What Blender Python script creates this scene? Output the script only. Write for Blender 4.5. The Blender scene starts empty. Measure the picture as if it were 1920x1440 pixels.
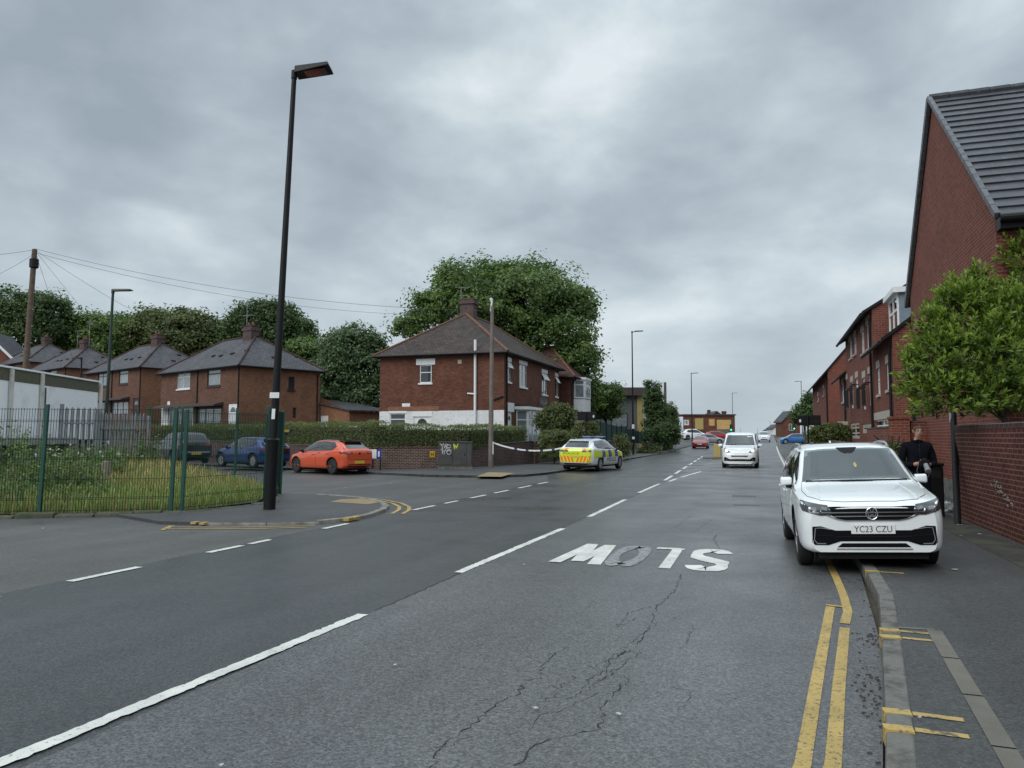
import bpy, bmesh, math, random
import numpy as np
from mathutils import Vector, Matrix
from mathutils.bvhtree import BVHTree
from mathutils.geometry import delaunay_2d_cdt

SC = bpy.context.scene
COL = SC.collection
R = math.radians

# ------------------------------------------------------------------ camera
CAM_H, YAW, PITCH = 1.6, R(18.4), math.atan(98 / 1442)
cam_data = bpy.data.cameras.new("camera")
cam = bpy.data.objects.new("camera", cam_data)
COL.objects.link(cam)
cam.location = (0, 0, CAM_H)
cam.rotation_euler = (math.pi / 2 + PITCH, 0, YAW)
cam_data.sensor_width = 36
cam_data.lens = 1442 / 1920 * 36
cam_data.clip_start = 0.05
cam_data.clip_end = 3000
SC.camera = cam

# ------------------------------------------------------------------ view, world, sun
SC.view_settings.view_transform = 'Standard'
SC.view_settings.look = 'None'
SC.view_settings.gamma = 1
SC.view_settings.exposure = 0.15
try:
    SC.view_settings.use_curve_mapping = False
except Exception:
    pass
SUN_EL, SUN_AZ = R(40), R(205)
world = bpy.data.worlds.new("World")
SC.world = world
world.use_nodes = True


def build_sky():
    nt = world.node_tree
    N, L = nt.nodes, nt.links
    N.clear()
    out = N.new('ShaderNodeOutputWorld')
    bg = N.new('ShaderNodeBackground')
    bg.inputs['Strength'].default_value = 0.1
    L.new(bg.outputs[0], out.inputs[0])
    sky = N.new('ShaderNodeTexSky')
    sky.sky_type = 'NISHITA'
    sky.sun_disc = False
    sky.sun_elevation = SUN_EL
    sky.sun_rotation = SUN_AZ
    tc = N.new('ShaderNodeTexCoord')
    sep = N.new('ShaderNodeSeparateXYZ')
    L.new(tc.outputs['Generated'], sep.inputs[0])

    def m(op, a, b=None, clamp=False):
        n = N.new('ShaderNodeMath'); n.operation = op; n.use_clamp = clamp
        for i, s in enumerate((a, b)):
            if s is None: continue
            if isinstance(s, (int, float)): n.inputs[i].default_value = s
            else: L.new(s, n.inputs[i])
        return n.outputs[0]
    zc = m('MAXIMUM', sep.outputs[2], 0.0)
    comb = N.new('ShaderNodeCombineXYZ')          # cloud layer, flattened a little towards the horizon
    L.new(sep.outputs[0], comb.inputs[0]); L.new(sep.outputs[1], comb.inputs[1])
    L.new(m('POWER', zc, 0.8), comb.inputs[2])

    def noise(scale, detail, rough, dist, off, stretch=(1, 1, 1)):
        mp = N.new('ShaderNodeMapping')
        mp.inputs['Location'].default_value = off
        mp.inputs['Scale'].default_value = stretch
        mp.inputs['Rotation'].default_value = (0, 0, R(25))
        L.new(comb.outputs[0], mp.inputs[0])
        n = N.new('ShaderNodeTexNoise')
        n.inputs['Scale'].default_value = scale
        n.inputs['Detail'].default_value = detail
        n.inputs['Roughness'].default_value = rough
        n.inputs['Distortion'].default_value = dist
        L.new(mp.outputs[0], n.inputs['Vector'])
        return n.outputs['Fac']
    n1 = noise(2.3, 3.0, 0.5, 0.2, SKY_OFF, (1, 1, 1.5))
    n2 = noise(6.5, 6.0, 0.5, 0.25, (3.1, 7.7, 0), (1, 1, 1.9))
    n3 = noise(19.0, 5.0, 0.55, 0.15, (9.1, 2.2, 0), (1, 1, 1.7))
    s = m('ADD', m('ADD', m('MULTIPLY', n1, 0.62), m('MULTIPLY', n2, 0.30)), m('MULTIPLY', n3, 0.08))
    ramp = N.new('ShaderNodeValToRGB')
    el = ramp.color_ramp.elements
    el[0].position = 0.36; el[0].color = (0.30, 0.36, 0.41, 1)
    el[1].position = 0.65; el[1].color = (0.70, 0.765, 0.80, 1)
    e = el.new(0.45); e.color = (0.375, 0.44, 0.495, 1)
    e = el.new(0.53); e.color = (0.465, 0.54, 0.59, 1)
    L.new(s, ramp.inputs[0])
    # paler towards the horizon, several times brighter overhead as under any overcast
    mr = N.new('ShaderNodeMapRange')
    mr.interpolation_type = 'SMOOTHSTEP'
    mr.inputs[1].default_value = 0.44; mr.inputs[2].default_value = 0.95
    mr.inputs[3].default_value = 1.0; mr.inputs[4].default_value = 2.5
    L.new(sep.outputs[2], mr.inputs[0])
    hz = N.new('ShaderNodeMapRange')
    hz.inputs[1].default_value = 0.0; hz.inputs[2].default_value = 0.16
    hz.inputs[3].default_value = 0.5; hz.inputs[4].default_value = 0.0
    L.new(zc, hz.inputs[0])
    mixh = N.new('ShaderNodeMixRGB')
    mixh.inputs[2].default_value = (0.49, 0.555, 0.605, 1)
    L.new(hz.outputs[0], mixh.inputs[0]); L.new(ramp.outputs[0], mixh.inputs[1])
    mul = N.new('ShaderNodeMixRGB'); mul.blend_type = 'MULTIPLY'; mul.inputs[0].default_value = 1
    L.new(mixh.outputs[0], mul.inputs[1])
    sc = m('MULTIPLY', mr.outputs[0], 10.0)
    L.new(sc, mul.inputs[2])
    mix = N.new('ShaderNodeMixRGB')
    mix.inputs[0].default_value = 0.96
    L.new(sky.outputs[0], mix.inputs[1]); L.new(mul.outputs[0], mix.inputs[2])
    L.new(mix.outputs[0], bg.inputs[0])


SKY_OFF = (9.260, 2.610, 0)
build_sky()
sun_data = bpy.data.lights.new("sun", 'SUN')
sun_data.energy = 1.5
sun_data.angle = R(45)
sun_data.color = (1.0, 0.97, 0.93)
sun = bpy.data.objects.new("sun", sun_data)
COL.objects.link(sun)
sun.rotation_euler = (math.pi / 2 - SUN_EL, 0, math.pi - SUN_AZ)

# ------------------------------------------------------------------ surveying helpers
CY, SY = math.cos(YAW), math.sin(YAW)


def gz(Y):
    """height of the street: level, then climbing gently to a crest"""
    if Y < 60: return 0.0
    if Y < 120:
        t = (Y - 60) / 60
        return 0.6 * t * t * (3 - 2 * t) * 0.5 + 0.3 * t * t
    return min(0.6 + (Y - 120) * 0.012, 2.6)


def W2(a, b):
    """sideways a and ahead b of the photographer -> street frame"""
    return (a * CY - b * SY, a * SY + b * CY)


def _ray(u, v):
    x = (u - 960) / 1442; y = -(v - 720) / 1442
    c, s = math.cos(PITCH), math.sin(PITCH)
    f = c - y * s
    return x / f, (s + y * c) / f


def P(u, v, b):
    a, z = _ray(u, v)
    X, Y = W2(a * b, b)
    return Vector((X, Y, CAM_H + z * b))


def G(u, v, z=0.0):
    a, s = _ray(u, v)
    return P(u, v, (z - CAM_H) / s)


# ------------------------------------------------------------------ tagging
def tag(o, label=None, cat=None, group=None, kind=None):
    if label: o['label'] = label
    if cat: o['category'] = cat
    if group: o['group'] = group
    if kind: o['kind'] = kind
    return o


def thing(name, label, cat, loc=(0, 0, 0), rz=0.0, group=None, rx=0.0, ry=0.0):
    o = bpy.data.objects.new(name, None)
    o.empty_display_size = 0.2
    COL.objects.link(o)
    o.location = loc
    o.rotation_euler = (rx, ry, rz)
    return tag(o, label, cat, group)


def copy_tree(o, parent=None):
    c = o.copy()
    COL.objects.link(c)
    c.parent = parent
    for ch in list(o.children):
        copy_tree(ch, c)
    return c


# ------------------------------------------------------------------ mesh builder
class MB:
    def __init__(self):
        self.v = []; self.f = []; self.m = []

    def add(self, vs, fs, mi=0):
        n = len(self.v)
        self.v.extend(tuple(p) for p in vs)
        for f in fs:
            self.f.append(tuple(i + n for i in f)); self.m.append(mi)
        return self

    def quad(self, a, b, c, d, mi=0): return self.add([a, b, c, d], [(0, 1, 2, 3)], mi)

    def hexa(self, b4, t4, mi=0):
        return self.add(list(b4) + list(t4), [(3, 2, 1, 0), (4, 5, 6, 7), (0, 1, 5, 4), (1, 2, 6, 5), (2, 3, 7, 6), (3, 0, 4, 7)], mi)

    def box(self, x0, x1, y0, y1, z0, z1, mi=0):
        if x0 > x1: x0, x1 = x1, x0
        if y0 > y1: y0, y1 = y1, y0
        if z0 > z1: z0, z1 = z1, z0
        return self.hexa([(x0, y0, z0), (x1, y0, z0), (x1, y1, z0), (x0, y1, z0)],
                         [(x0, y0, z1), (x1, y0, z1), (x1, y1, z1), (x0, y1, z1)], mi)

    def obox(self, c, ax, ay, az, mi=0):
        c, ax, ay, az = map(Vector, (c, ax, ay, az))
        return self.hexa([c - ax - ay - az, c + ax - ay - az, c + ax + ay - az, c - ax + ay - az],
                         [c - ax - ay + az, c + ax - ay + az, c + ax + ay + az, c - ax + ay + az], mi)

    def prism(self, poly, z0, z1, mi=0, zf=None):
        """poly: list of (x, y), counter-clockwise seen from above"""
        area = sum(poly[i - 1][0] * poly[i][1] - poly[i][0] * poly[i - 1][1] for i in range(len(poly)))
        if area < 0: poly = poly[::-1]
        n = len(poly)
        g = zf or (lambda y: 0)
        vs = [(x, y, z0 + g(y)) for x, y in poly] + [(x, y, z1 + g(y)) for x, y in poly]
        fs = [tuple(range(n))[::-1], tuple(range(n, 2 * n))] + [(i, (i + 1) % n, n + (i + 1) % n, n + i) for i in range(n)]
        return self.add(vs, fs, mi)

    def tube(self, path, rad, n=8, mi=0, cap=True, flat=1.0):
        path = [Vector(p) for p in path]
        if not hasattr(rad, '__len__'): rad = [rad] * len(path)
        vs, fs = [], []
        ref = None
        for i, p in enumerate(path):
            t = (path[min(i + 1, len(path) - 1)] - path[max(i - 1, 0)]).normalized()
            if ref is None:
                ref = Vector((0, 0, 1)) if abs(t.z) < 0.9 else Vector((1, 0, 0))
            s = t.cross(ref).normalized(); u = s.cross(t).normalized(); ref = u
            for k in range(n):
                a = 2 * math.pi * k / n
                vs.append(p + s * math.cos(a) * rad[i] + u * math.sin(a) * rad[i] * flat)
        for i in range(len(path) - 1):
            for k in range(n):
                a, b = i * n + k, i * n + (k + 1) % n
                fs.append((a, b, b + n, a + n)[::-1])
        if cap:
            fs.append(tuple(range(n))); fs.append(tuple(range(len(vs) - n, len(vs)))[::-1])
        return self.add(vs, fs, mi)

    def lathe(self, prof, n=20, mi=0, axis='z', c=(0, 0, 0)):
        vs, fs = [], []
        for r, h in prof:
            for k in range(n):
                a = 2 * math.pi * k / n
                x, y = r * math.cos(a), r * math.sin(a)
                p = (x, y, h) if axis == 'z' else ((h, x, y) if axis == 'x' else (x, h, y))
                vs.append((p[0] + c[0], p[1] + c[1], p[2] + c[2]))
        for i in range(len(prof) - 1):
            for k in range(n):
                a, b = i * n + k, i * n + (k + 1) % n
                fs.append((a, b, b + n, a + n))
        fs.append(tuple(range(n))[::-1]); fs.append(tuple(range(len(vs) - n, len(vs))))
        return self.add(vs, fs, mi)

    def ball(self, c, r, n=12, m=8, mi=0):
        c = Vector(c)
        if not hasattr(r, '__len__'): r = (r, r, r)
        vs, fs = [], []
        for i in range(m + 1):
            th = math.pi * i / m
            for k in range(n):
                a = 2 * math.pi * k / n
                vs.append((c.x + r[0] * math.sin(th) * math.cos(a), c.y + r[1] * math.sin(th) * math.sin(a), c.z - r[2] * math.cos(th)))
        for i in range(m):
            for k in range(n):
                a, b = i * n + k, i * n + (k + 1) % n
                fs.append((a, b, b + n, a + n))
        return self.add(vs, fs, mi)

    def strip(self, pts, wd, z, mi=0, zf=gz):
        """flat band of width wd along a ground polyline"""
        pts = [Vector((p[0], p[1])) for p in pts]
        l, r = [], []
        for i, p in enumerate(pts):
            t = (pts[min(i + 1, len(pts) - 1)] - pts[max(i - 1, 0)]).normalized()
            nrm = Vector((-t.y, t.x))
            w = wd[i] if hasattr(wd, '__len__') else wd
            l.append(p + nrm * w / 2); r.append(p - nrm * w / 2)
        vs = [(q.x, q.y, z + zf(q.y)) for q in l] + [(q.x, q.y, z + zf(q.y)) for q in r]
        n = len(pts)
        return self.add(vs, [(i, n + i, n + i + 1, i + 1) for i in range(n - 1)], mi)

    def build(self, name, mats, parent=None, smooth=None, bevel=0.0, seg=2, uv=True):
        me = bpy.data.meshes.new(name)
        me.from_pydata(self.v, [], self.f)
        if not isinstance(mats, (list, tuple)): mats = [mats]
        for m_ in mats: me.materials.append(m_)
        me.polygons.foreach_set('material_index', self.m)
        me.validate()
        me.update()
        if smooth is not None:
            me.shade_smooth()
            if smooth > 0: me.set_sharp_from_angle(angle=R(smooth))
        if uv: box_uv(me)
        o = bpy.data.objects.new(name, me)
        COL.objects.link(o)
        o.parent = parent
        if bevel:
            b = o.modifiers.new('bevel', 'BEVEL')
            b.width = bevel; b.segments = seg; b.limit_method = 'ANGLE'; b.angle_limit = R(40)
        return o


def box_uv(me):
    lay = me.uv_layers.new(name='UVMap')
    co = np.empty(len(me.vertices) * 3); me.vertices.foreach_get('co', co); co = co.reshape(-1, 3)
    nl = len(me.loops)
    if nl == 0: return
    vi = np.empty(nl, dtype=np.int32); me.loops.foreach_get('vertex_index', vi)
    npoly = len(me.polygons)
    nn = np.empty(npoly * 3); me.polygons.foreach_get('normal', nn); nn = nn.reshape(-1, 3)
    tot = np.empty(npoly, dtype=np.int32); me.polygons.foreach_get('loop_total', tot)
    n = np.repeat(nn, tot, axis=0)
    t = np.stack([-n[:, 1], n[:, 0], np.zeros(nl)], 1)
    ln = np.linalg.norm(t, axis=1)
    flat = ln < 0.05
    t[flat] = (1, 0, 0); ln[flat] = 1
    t /= ln[:, None]
    b = np.cross(n, t)
    p = co[vi]
    uv = np.stack([(p * t).sum(1), (p * b).sum(1)], 1)
    lay.data.foreach_set('uv', uv.astype(np.float32).ravel())


# ------------------------------------------------------------------ materials
def _new(name):
    m_ = bpy.data.materials.new(name); m_.use_nodes = True
    nt = m_.node_tree
    return m_, nt.nodes, nt.links, nt.nodes['Principled BSDF']


def lin(h):
    h = h.lstrip('#')
    r = [int(h[i:i + 2], 16) / 255 for i in (0, 2, 4)]
    return tuple(((c / 12.92) if c <= .04045 else ((c + .055) / 1.055) ** 2.4) for c in r)


def mat(name, col, rough=0.6, metal=0.0, spec=0.5, var=0.0, vscale=6.0, bump=0.0, bscale=40.0, coat=0.0, emit=None, estr=0.0, dirt=None, dscale=1.5, dlo=0.5, dhi=0.7):
    """plain surface with optional noise variation, bump and dirt patches"""
    m_, N, L, B = _new(name)
    B.inputs['Base Color'].default_value = (*col, 1)
    B.inputs['Roughness'].default_value = rough
    B.inputs['Metallic'].default_value = metal
    B.inputs['Specular IOR Level'].default_value = spec
    B.inputs['Coat Weight'].default_value = coat
    B.inputs['Coat Roughness'].default_value = 0.04
    if emit:
        B.inputs['Emission Color'].default_value = (*emit, 1)
        B.inputs['Emission Strength'].default_value = estr
    tc = N.new('ShaderNodeTexCoord')
    cur = None
    if var:
        n = N.new('ShaderNodeTexNoise'); n.inputs['Scale'].default_value = vscale; n.inputs['Detail'].default_value = 6
        L.new(tc.outputs['Object'], n.inputs['Vector'])
        r = N.new('ShaderNodeMapRange')
        r.inputs[1].default_value = .3; r.inputs[2].default_value = .7
        r.inputs[3].default_value = 1 - var; r.inputs[4].default_value = 1 + var
        L.new(n.outputs['Fac'], r.inputs[0])
        h = N.new('ShaderNodeHueSaturation'); h.inputs['Color'].default_value = (*col, 1)
        L.new(r.outputs[0], h.inputs['Value'])
        cur = h.outputs[0]
    if dirt:
        n = N.new('ShaderNodeTexNoise'); n.inputs['Scale'].default_value = dscale; n.inputs['Detail'].default_value = 8; n.inputs['Roughness'].default_value = .65
        L.new(tc.outputs['Object'], n.inputs['Vector'])
        r = N.new('ShaderNodeMapRange'); r.inputs[1].default_value = dlo; r.inputs[2].default_value = dhi
        L.new(n.outputs['Fac'], r.inputs[0])
        mx = N.new('ShaderNodeMixRGB'); L.new(r.outputs[0], mx.inputs[0])
        if cur: L.new(cur, mx.inputs[1])
        else: mx.inputs[1].default_value = (*col, 1)
        mx.inputs[2].default_value = (*dirt, 1)
        cur = mx.outputs[0]
    if cur: L.new(cur, B.inputs['Base Color'])
    if bump:
        n = N.new('ShaderNodeTexNoise'); n.inputs['Scale'].default_value = bscale; n.inputs['Detail'].default_value = 4
        L.new(tc.outputs['Object'], n.inputs['Vector'])
        b = N.new('ShaderNodeBump'); b.inputs['Strength'].default_value = bump; b.inputs['Distance'].default_value = .02
        L.new(n.outputs['Fac'], b.inputs['Height']); L.new(b.outputs[0], B.inputs['Normal'])
    return m_


def brick_mat(name, c1, c2, mortar, bw=.225, bh=.075, ms=.011, rough=.85, blot=.25, blotc=None, bump=.5, smear=None, offset=.5):
    m_, N, L, B = _new(name)
    tc = N.new('ShaderNodeTexCoord')
    br = N.new('ShaderNodeTexBrick')
    br.inputs['Scale'].default_value = 1
    br.inputs['Brick Width'].default_value = bw
    br.inputs['Row Height'].default_value = bh
    br.inputs['Mortar Size'].default_value = ms
    br.inputs['Mortar Smooth'].default_value = .2
    br.inputs['Bias'].default_value = 0
    br.offset = offset
    br.inputs['Color1'].default_value = (*c1, 1); br.inputs['Color2'].default_value = (*c2, 1); br.inputs['Mortar'].default_value = (*mortar, 1)
    L.new(tc.outputs['UV'], br.inputs['Vector'])
    n = N.new('ShaderNodeTexNoise'); n.inputs['Scale'].default_value = .7; n.inputs['Detail'].default_value = 8; n.inputs['Roughness'].default_value = .7
    L.new(tc.outputs['Object'], n.inputs['Vector'])
    r = N.new('ShaderNodeMapRange'); r.inputs[1].default_value = .3; r.inputs[2].default_value = .7
    r.inputs[3].default_value = 1 - blot; r.inputs[4].default_value = 1 + blot
    L.new(n.outputs['Fac'], r.inputs[0])
    h = N.new('ShaderNodeHueSaturation'); L.new(br.outputs['Color'], h.inputs['Color']); L.new(r.outputs[0], h.inputs['Value'])
    cur = h.outputs[0]
    # single bricks that are burnt or pale
    wn = N.new('ShaderNodeTexNoise'); wn.inputs['Scale'].default_value = 5.5; wn.inputs['Detail'].default_value = 2
    L.new(tc.outputs['UV'], wn.inputs['Vector'])
    r2 = N.new('ShaderNodeMapRange'); r2.inputs[1].default_value = .58; r2.inputs[2].default_value = .7; r2.inputs[4].default_value = .55
    L.new(wn.outputs['Fac'], r2.inputs[0])
    mx = N.new('ShaderNodeMixRGB'); mx.blend_type = 'MIX'
    L.new(r2.outputs[0], mx.inputs[0]); L.new(cur, mx.inputs[1])
    d = blotc or tuple(x * .45 for x in c1)
    mx.inputs[2].default_value = (*d, 1)
    cur = mx.outputs[0]
    L.new(cur, B.inputs['Base Color'])
    B.inputs['Roughness'].default_value = rough
    B.inputs['Specular IOR Level'].default_value = .25
    b = N.new('ShaderNodeBump'); b.inputs['Strength'].default_value = bump; b.inputs['Distance'].default_value = .006; b.invert = True
    L.new(br.outputs['Fac'], b.inputs['Height']); L.new(b.outputs[0], B.inputs['Normal'])
    return m_


def asphalt_mat(name, col, rough=.55, patch=.16, speck=.35, grain=.4):
    m_, N, L, B = _new(name)
    tc = N.new('ShaderNodeTexCoord')

    def noise(scale, detail=6, rg=.6):
        n = N.new('ShaderNodeTexNoise'); n.inputs['Scale'].default_value = scale; n.inputs['Detail'].default_value = detail; n.inputs['Roughness'].default_value = rg
        L.new(tc.outputs['Object'], n.inputs['Vector']); return n.outputs['Fac']

    def rng(s, a, b, c, d):
        r = N.new('ShaderNodeMapRange'); r.inputs[1].default_value = a; r.inputs[2].default_value = b; r.inputs[3].default_value = c; r.inputs[4].default_value = d
        L.new(s, r.inputs[0]); return r.outputs[0]
    big = rng(noise(.35, 7), .3, .7, 1 - patch, 1 + patch)
    vo = N.new('ShaderNodeTexVoronoi'); vo.inputs['Scale'].default_value = 85
    L.new(tc.outputs['Object'], vo.inputs['Vector'])
    sp = N.new('ShaderNodeSeparateColor'); L.new(vo.outputs['Color'], sp.inputs[0])
    fine = rng(sp.outputs[0], 0, 1, 1 - speck, 1 + speck)
    mid = rng(noise(34, 4, .75), .3, .7, 1 - grain, 1 + grain)
    mp = N.new('ShaderNodeMapping'); mp.inputs['Scale'].default_value = (1.5, .06, 1); L.new(tc.outputs['Object'], mp.inputs[0])
    tk = N.new('ShaderNodeTexNoise'); tk.inputs['Scale'].default_value = 1.0; tk.inputs['Detail'].default_value = 3; L.new(mp.outputs[0], tk.inputs['Vector'])
    tr = rng(tk.outputs['Fac'], .32, .68, .84, 1.14)       # wheel tracks running along the street
    oil = rng(noise(1.3, 5, .55), .66, .78, 1, .72)        # old drips and stains
    mt = N.new('ShaderNodeMath'); mt.operation = 'MULTIPLY'; L.new(tr, mt.inputs[0]); L.new(oil, mt.inputs[1])
    mt2 = N.new('ShaderNodeMath'); mt2.operation = 'MULTIPLY'; L.new(mt.outputs[0], mt2.inputs[0]); L.new(big, mt2.inputs[1]); big = mt2.outputs[0]
    mu = N.new('ShaderNodeMath'); mu.operation = 'MULTIPLY'; L.new(big, mu.inputs[0]); L.new(fine, mu.inputs[1])
    mu2 = N.new('ShaderNodeMath'); mu2.operation = 'MULTIPLY'; L.new(mu.outputs[0], mu2.inputs[0]); L.new(mid, mu2.inputs[1])
    h = N.new('ShaderNodeHueSaturation'); h.inputs['Color'].default_value = (*col, 1); L.new(mu2.outputs[0], h.inputs['Value'])
    # pale stones
    vs = N.new('ShaderNodeTexVoronoi'); vs.inputs['Scale'].default_value = 16; vs.inputs['Randomness'].default_value = 1
    L.new(tc.outputs['Object'], vs.inputs['Vector'])
    dd = rng(vs.outputs['Distance'], .05, .09, 1, 0)
    spc = N.new('ShaderNodeSeparateColor'); L.new(vs.outputs['Color'], spc.inputs[0])
    pick = rng(spc.outputs[1], .80, .84, 0, .5)
    mm = N.new('ShaderNodeMath'); mm.operation = 'MULTIPLY'; L.new(dd, mm.inputs[0]); L.new(pick, mm.inputs[1])
    mx = N.new('ShaderNodeMixRGB'); L.new(mm.outputs[0], mx.inputs[0]); L.new(h.outputs[0], mx.inputs[1]); mx.inputs[2].default_value = (.28, .28, .27, 1)
    L.new(mx.outputs[0], B.inputs['Base Color'])
    rr = rng(noise(.5, 6), .35, .65, rough - .1, rough + .1)
    L.new(rr, B.inputs['Roughness'])
    B.inputs['Specular IOR Level'].default_value = .5
    b = N.new('ShaderNodeBump'); b.inputs['Strength'].default_value = .25; b.inputs['Distance'].default_value = .005
    L.new(vo.outputs['Distance'], b.inputs['Height']); L.new(b.outputs[0], B.inputs['Normal'])
    return m_


def paint_mat(name, col, under, wear=.5, scale=9.0, rough=.6):
    """road paint scuffed through to the surface beneath"""
    m_, N, L, B = _new(name)
    tc = N.new('ShaderNodeTexCoord')
    n = N.new('ShaderNodeTexNoise'); n.inputs['Scale'].default_value = scale; n.inputs['Detail'].default_value = 9; n.inputs['Roughness'].default_value = .75
    L.new(tc.outputs['Object'], n.inputs['Vector'])
    r = N.new('ShaderNodeMapRange'); r.inputs[1].default_value = wear; r.inputs[2].default_value = wear + .06
    L.new(n.outputs['Fac'], r.inputs[0])
    n2 = N.new('ShaderNodeTexNoise'); n2.inputs['Scale'].default_value = 2.5; n2.inputs['Detail'].default_value = 6
    L.new(tc.outputs['Object'], n2.inputs['Vector'])
    r2 = N.new('ShaderNodeMapRange'); r2.inputs[1].default_value = .3; r2.inputs[2].default_value = .7; r2.inputs[3].default_value = .75; r2.inputs[4].default_value = 1.1
    L.new(n2.outputs['Fac'], r2.inputs[0])
    h = N.new('ShaderNodeHueSaturation'); h.inputs['Color'].default_value = (*col, 1); L.new(r2.outputs[0], h.inputs['Value'])
    mx = N.new('ShaderNodeMixRGB'); L.new(r.outputs[0], mx.inputs[0]); L.new(h.outputs[0], mx.inputs[1]); mx.inputs[2].default_value = (*under, 1)
    L.new(mx.outputs[0], B.inputs['Base Color'])
    B.inputs['Roughness'].default_value = rough
    return m_


def leaf_mat(name, dark, light, trans=.36, rough=.5, sat=1.0):
    m_, N, L, B = _new(name)
    at = N.new('ShaderNodeAttribute'); at.attribute_name = 'tint'
    mx = N.new('ShaderNodeMixRGB'); L.new(at.outputs['Fac'], mx.inputs[0])
    mx.inputs[1].default_value = (*dark, 1); mx.inputs[2].default_value = (*light, 1)
    L.new(mx.outputs[0], B.inputs['Base Color'])
    B.inputs['Roughness'].default_value = rough
    B.inputs['Specular IOR Level'].default_value = .35
    tr = N.new('ShaderNodeBsdfTranslucent')
    hs = N.new('ShaderNodeHueSaturation'); hs.inputs['Saturation'].default_value = 1.15; hs.inputs['Value'].default_value = 1.3
    L.new(mx.outputs[0], hs.inputs['Color']); L.new(hs.outputs[0], tr.inputs['Color'])
    ms = N.new('ShaderNodeMixShader'); ms.inputs[0].default_value = trans
    out = N['Material Output']
    L.new(B.outputs[0], ms.inputs[1]); L.new(tr.outputs[0], ms.inputs[2]); L.new(ms.outputs[0], out.inputs['Surface'])
    return m_


def glass_mat(name, col=(.012, .015, .017), rough=.03, spec=.5):
    m_, N, L, B = _new(name)
    B.inputs['Base Color'].default_value = (*col, 1)
    B.inputs['Roughness'].default_value = rough
    B.inputs['Specular IOR Level'].default_value = spec
    B.inputs['Coat Weight'].default_value = 1.0
    B.inputs['Coat Roughness'].default_value = .01
    return m_


def clear_glass(name, tint=(.55, .62, .60), ior=1.5):
    """thin tinted glass: see through, mirror by Fresnel"""
    m_, N, L, B = _new(name)
    t = N.new('ShaderNodeBsdfTransparent'); t.inputs[0].default_value = (*tint, 1)
    g = N.new('ShaderNodeBsdfGlossy'); g.inputs['Roughness'].default_value = .015; g.inputs['Color'].default_value = (.95, 1, 1, 1)
    f = N.new('ShaderNodeFresnel'); f.inputs[0].default_value = ior
    mx = N.new('ShaderNodeMixShader'); L.new(f.outputs[0], mx.inputs[0]); L.new(t.outputs[0], mx.inputs[1]); L.new(g.outputs[0], mx.inputs[2])
    L.new(mx.outputs[0], N['Material Output'].inputs['Surface']); N.remove(B)
    return m_


M = {}
# ground
M['asphalt_new'] = asphalt_mat('asphalt newer lane', (.046, .048, .049), .37, speck=.46)
M['asphalt_old'] = asphalt_mat('asphalt older lane', (.092, .093, .094), .38, patch=.18, speck=.5)
M['asphalt_side'] = asphalt_mat('asphalt side road', (.068, .068, .066), .5, patch=.2)
M['asphalt_apron'] = asphalt_mat('asphalt apron', (.080, .079, .074), .6, patch=.2)
M['pavement'] = asphalt_mat('pavement asphalt', (.052, .053, .052), .55, patch=.22)
M['earth'] = mat('bare earth', (.07, .062, .042), .95, var=.3, vscale=1.2, bump=.5)
M['crack'] = mat('open crack', (.022, .022, .022), .9, var=.5, vscale=3)
M['white_paint'] = paint_mat('white road paint', (.66, .66, .61), (.06, .06, .06), .575, 34)
M['white_worn'] = paint_mat('white road paint worn', (.55, .55, .52), (.07, .07, .07), .47, 10)
M['white_ghost'] = paint_mat('white road paint nearly gone', (.17, .18, .19), (.065, .065, .065), .50, 7)
M['yellow_paint'] = paint_mat('yellow road paint', (.45, .315, .095), (.10, .09, .06), .535, 40)
M['yellow_worn'] = paint_mat('yellow road paint worn', (.42, .30, .10), (.10, .085, .06), .5, 9)
M['concrete'] = mat('kerb concrete', (.17, .165, .15), .85, var=.22, vscale=5, bump=.35, bscale=60, dirt=(.062, .06, .052), dscale=5, dlo=.42, dhi=.62)
M['kerb_pale'] = mat('pale kerb stone', (.25, .235, .20), .85, var=.22, vscale=5, bump=.3, bscale=60, dirt=(.12, .11, .09), dscale=4, dlo=.45, dhi=.65)
M['strip'] = mat('edging concrete', (.135, .125, .105), .85, var=.15, vscale=4, bump=.3, bscale=60)
M['tactile'] = mat('buff tactile paving', (.26, .19, .10), .85, var=.15, vscale=4)
M['stone'] = mat('old stone edging', (.085, .08, .062), .95, var=.35, vscale=6, bump=.6, bscale=20, dirt=(.04, .055, .02), dscale=3, dlo=.45, dhi=.6)
# masonry
M['brick_old'] = brick_mat('old brown brick', lin('78493a'), lin('5b3728'), lin('58483f'), blot=.3)
M['brick_row'] = brick_mat('row house brick', lin('75503f'), lin('5c3d31'), lin('5c5048'), blot=.28)
M['brick_side'] = brick_mat('row house side brick', lin('96644a'), lin('7e523c'), lin('786858'), blot=.22)
M['brick_new'] = brick_mat('new red brick', lin('7c4237'), lin('68352b'), lin('7d675a'), blot=.14, ms=.009)
M['brick_wall'] = brick_mat('boundary red brick', lin('5c3029'), lin('482620'), lin('7d6054'), blot=.3, ms=.009)
M['brick_dark'] = brick_mat('sooty wall brick', lin('6a463b'), lin('452c27'), lin('8a8078'), blot=.35, ms=.014)
M['brick_soot'] = brick_mat('sooty purple brick', lin('523837'), lin('3c2b2b'), lin('6b625e'), blot=.35, ms=.013)
M['brick_white'] = brick_mat('white painted brick', (.80, .81, .81), (.74, .75, .75), (.5, .51, .51), ms=.008, blot=.1, blotc=(.42, .42, .41), bump=.8)
M['render_white'] = mat('white render', (.68, .69, .69), .8, var=.08)
M['slate'] = brick_mat('grey slate', lin('575659'), lin('45454a'), lin('2a2a2e'), .3, .22, .012, .6, .2, bump=.8)
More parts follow.
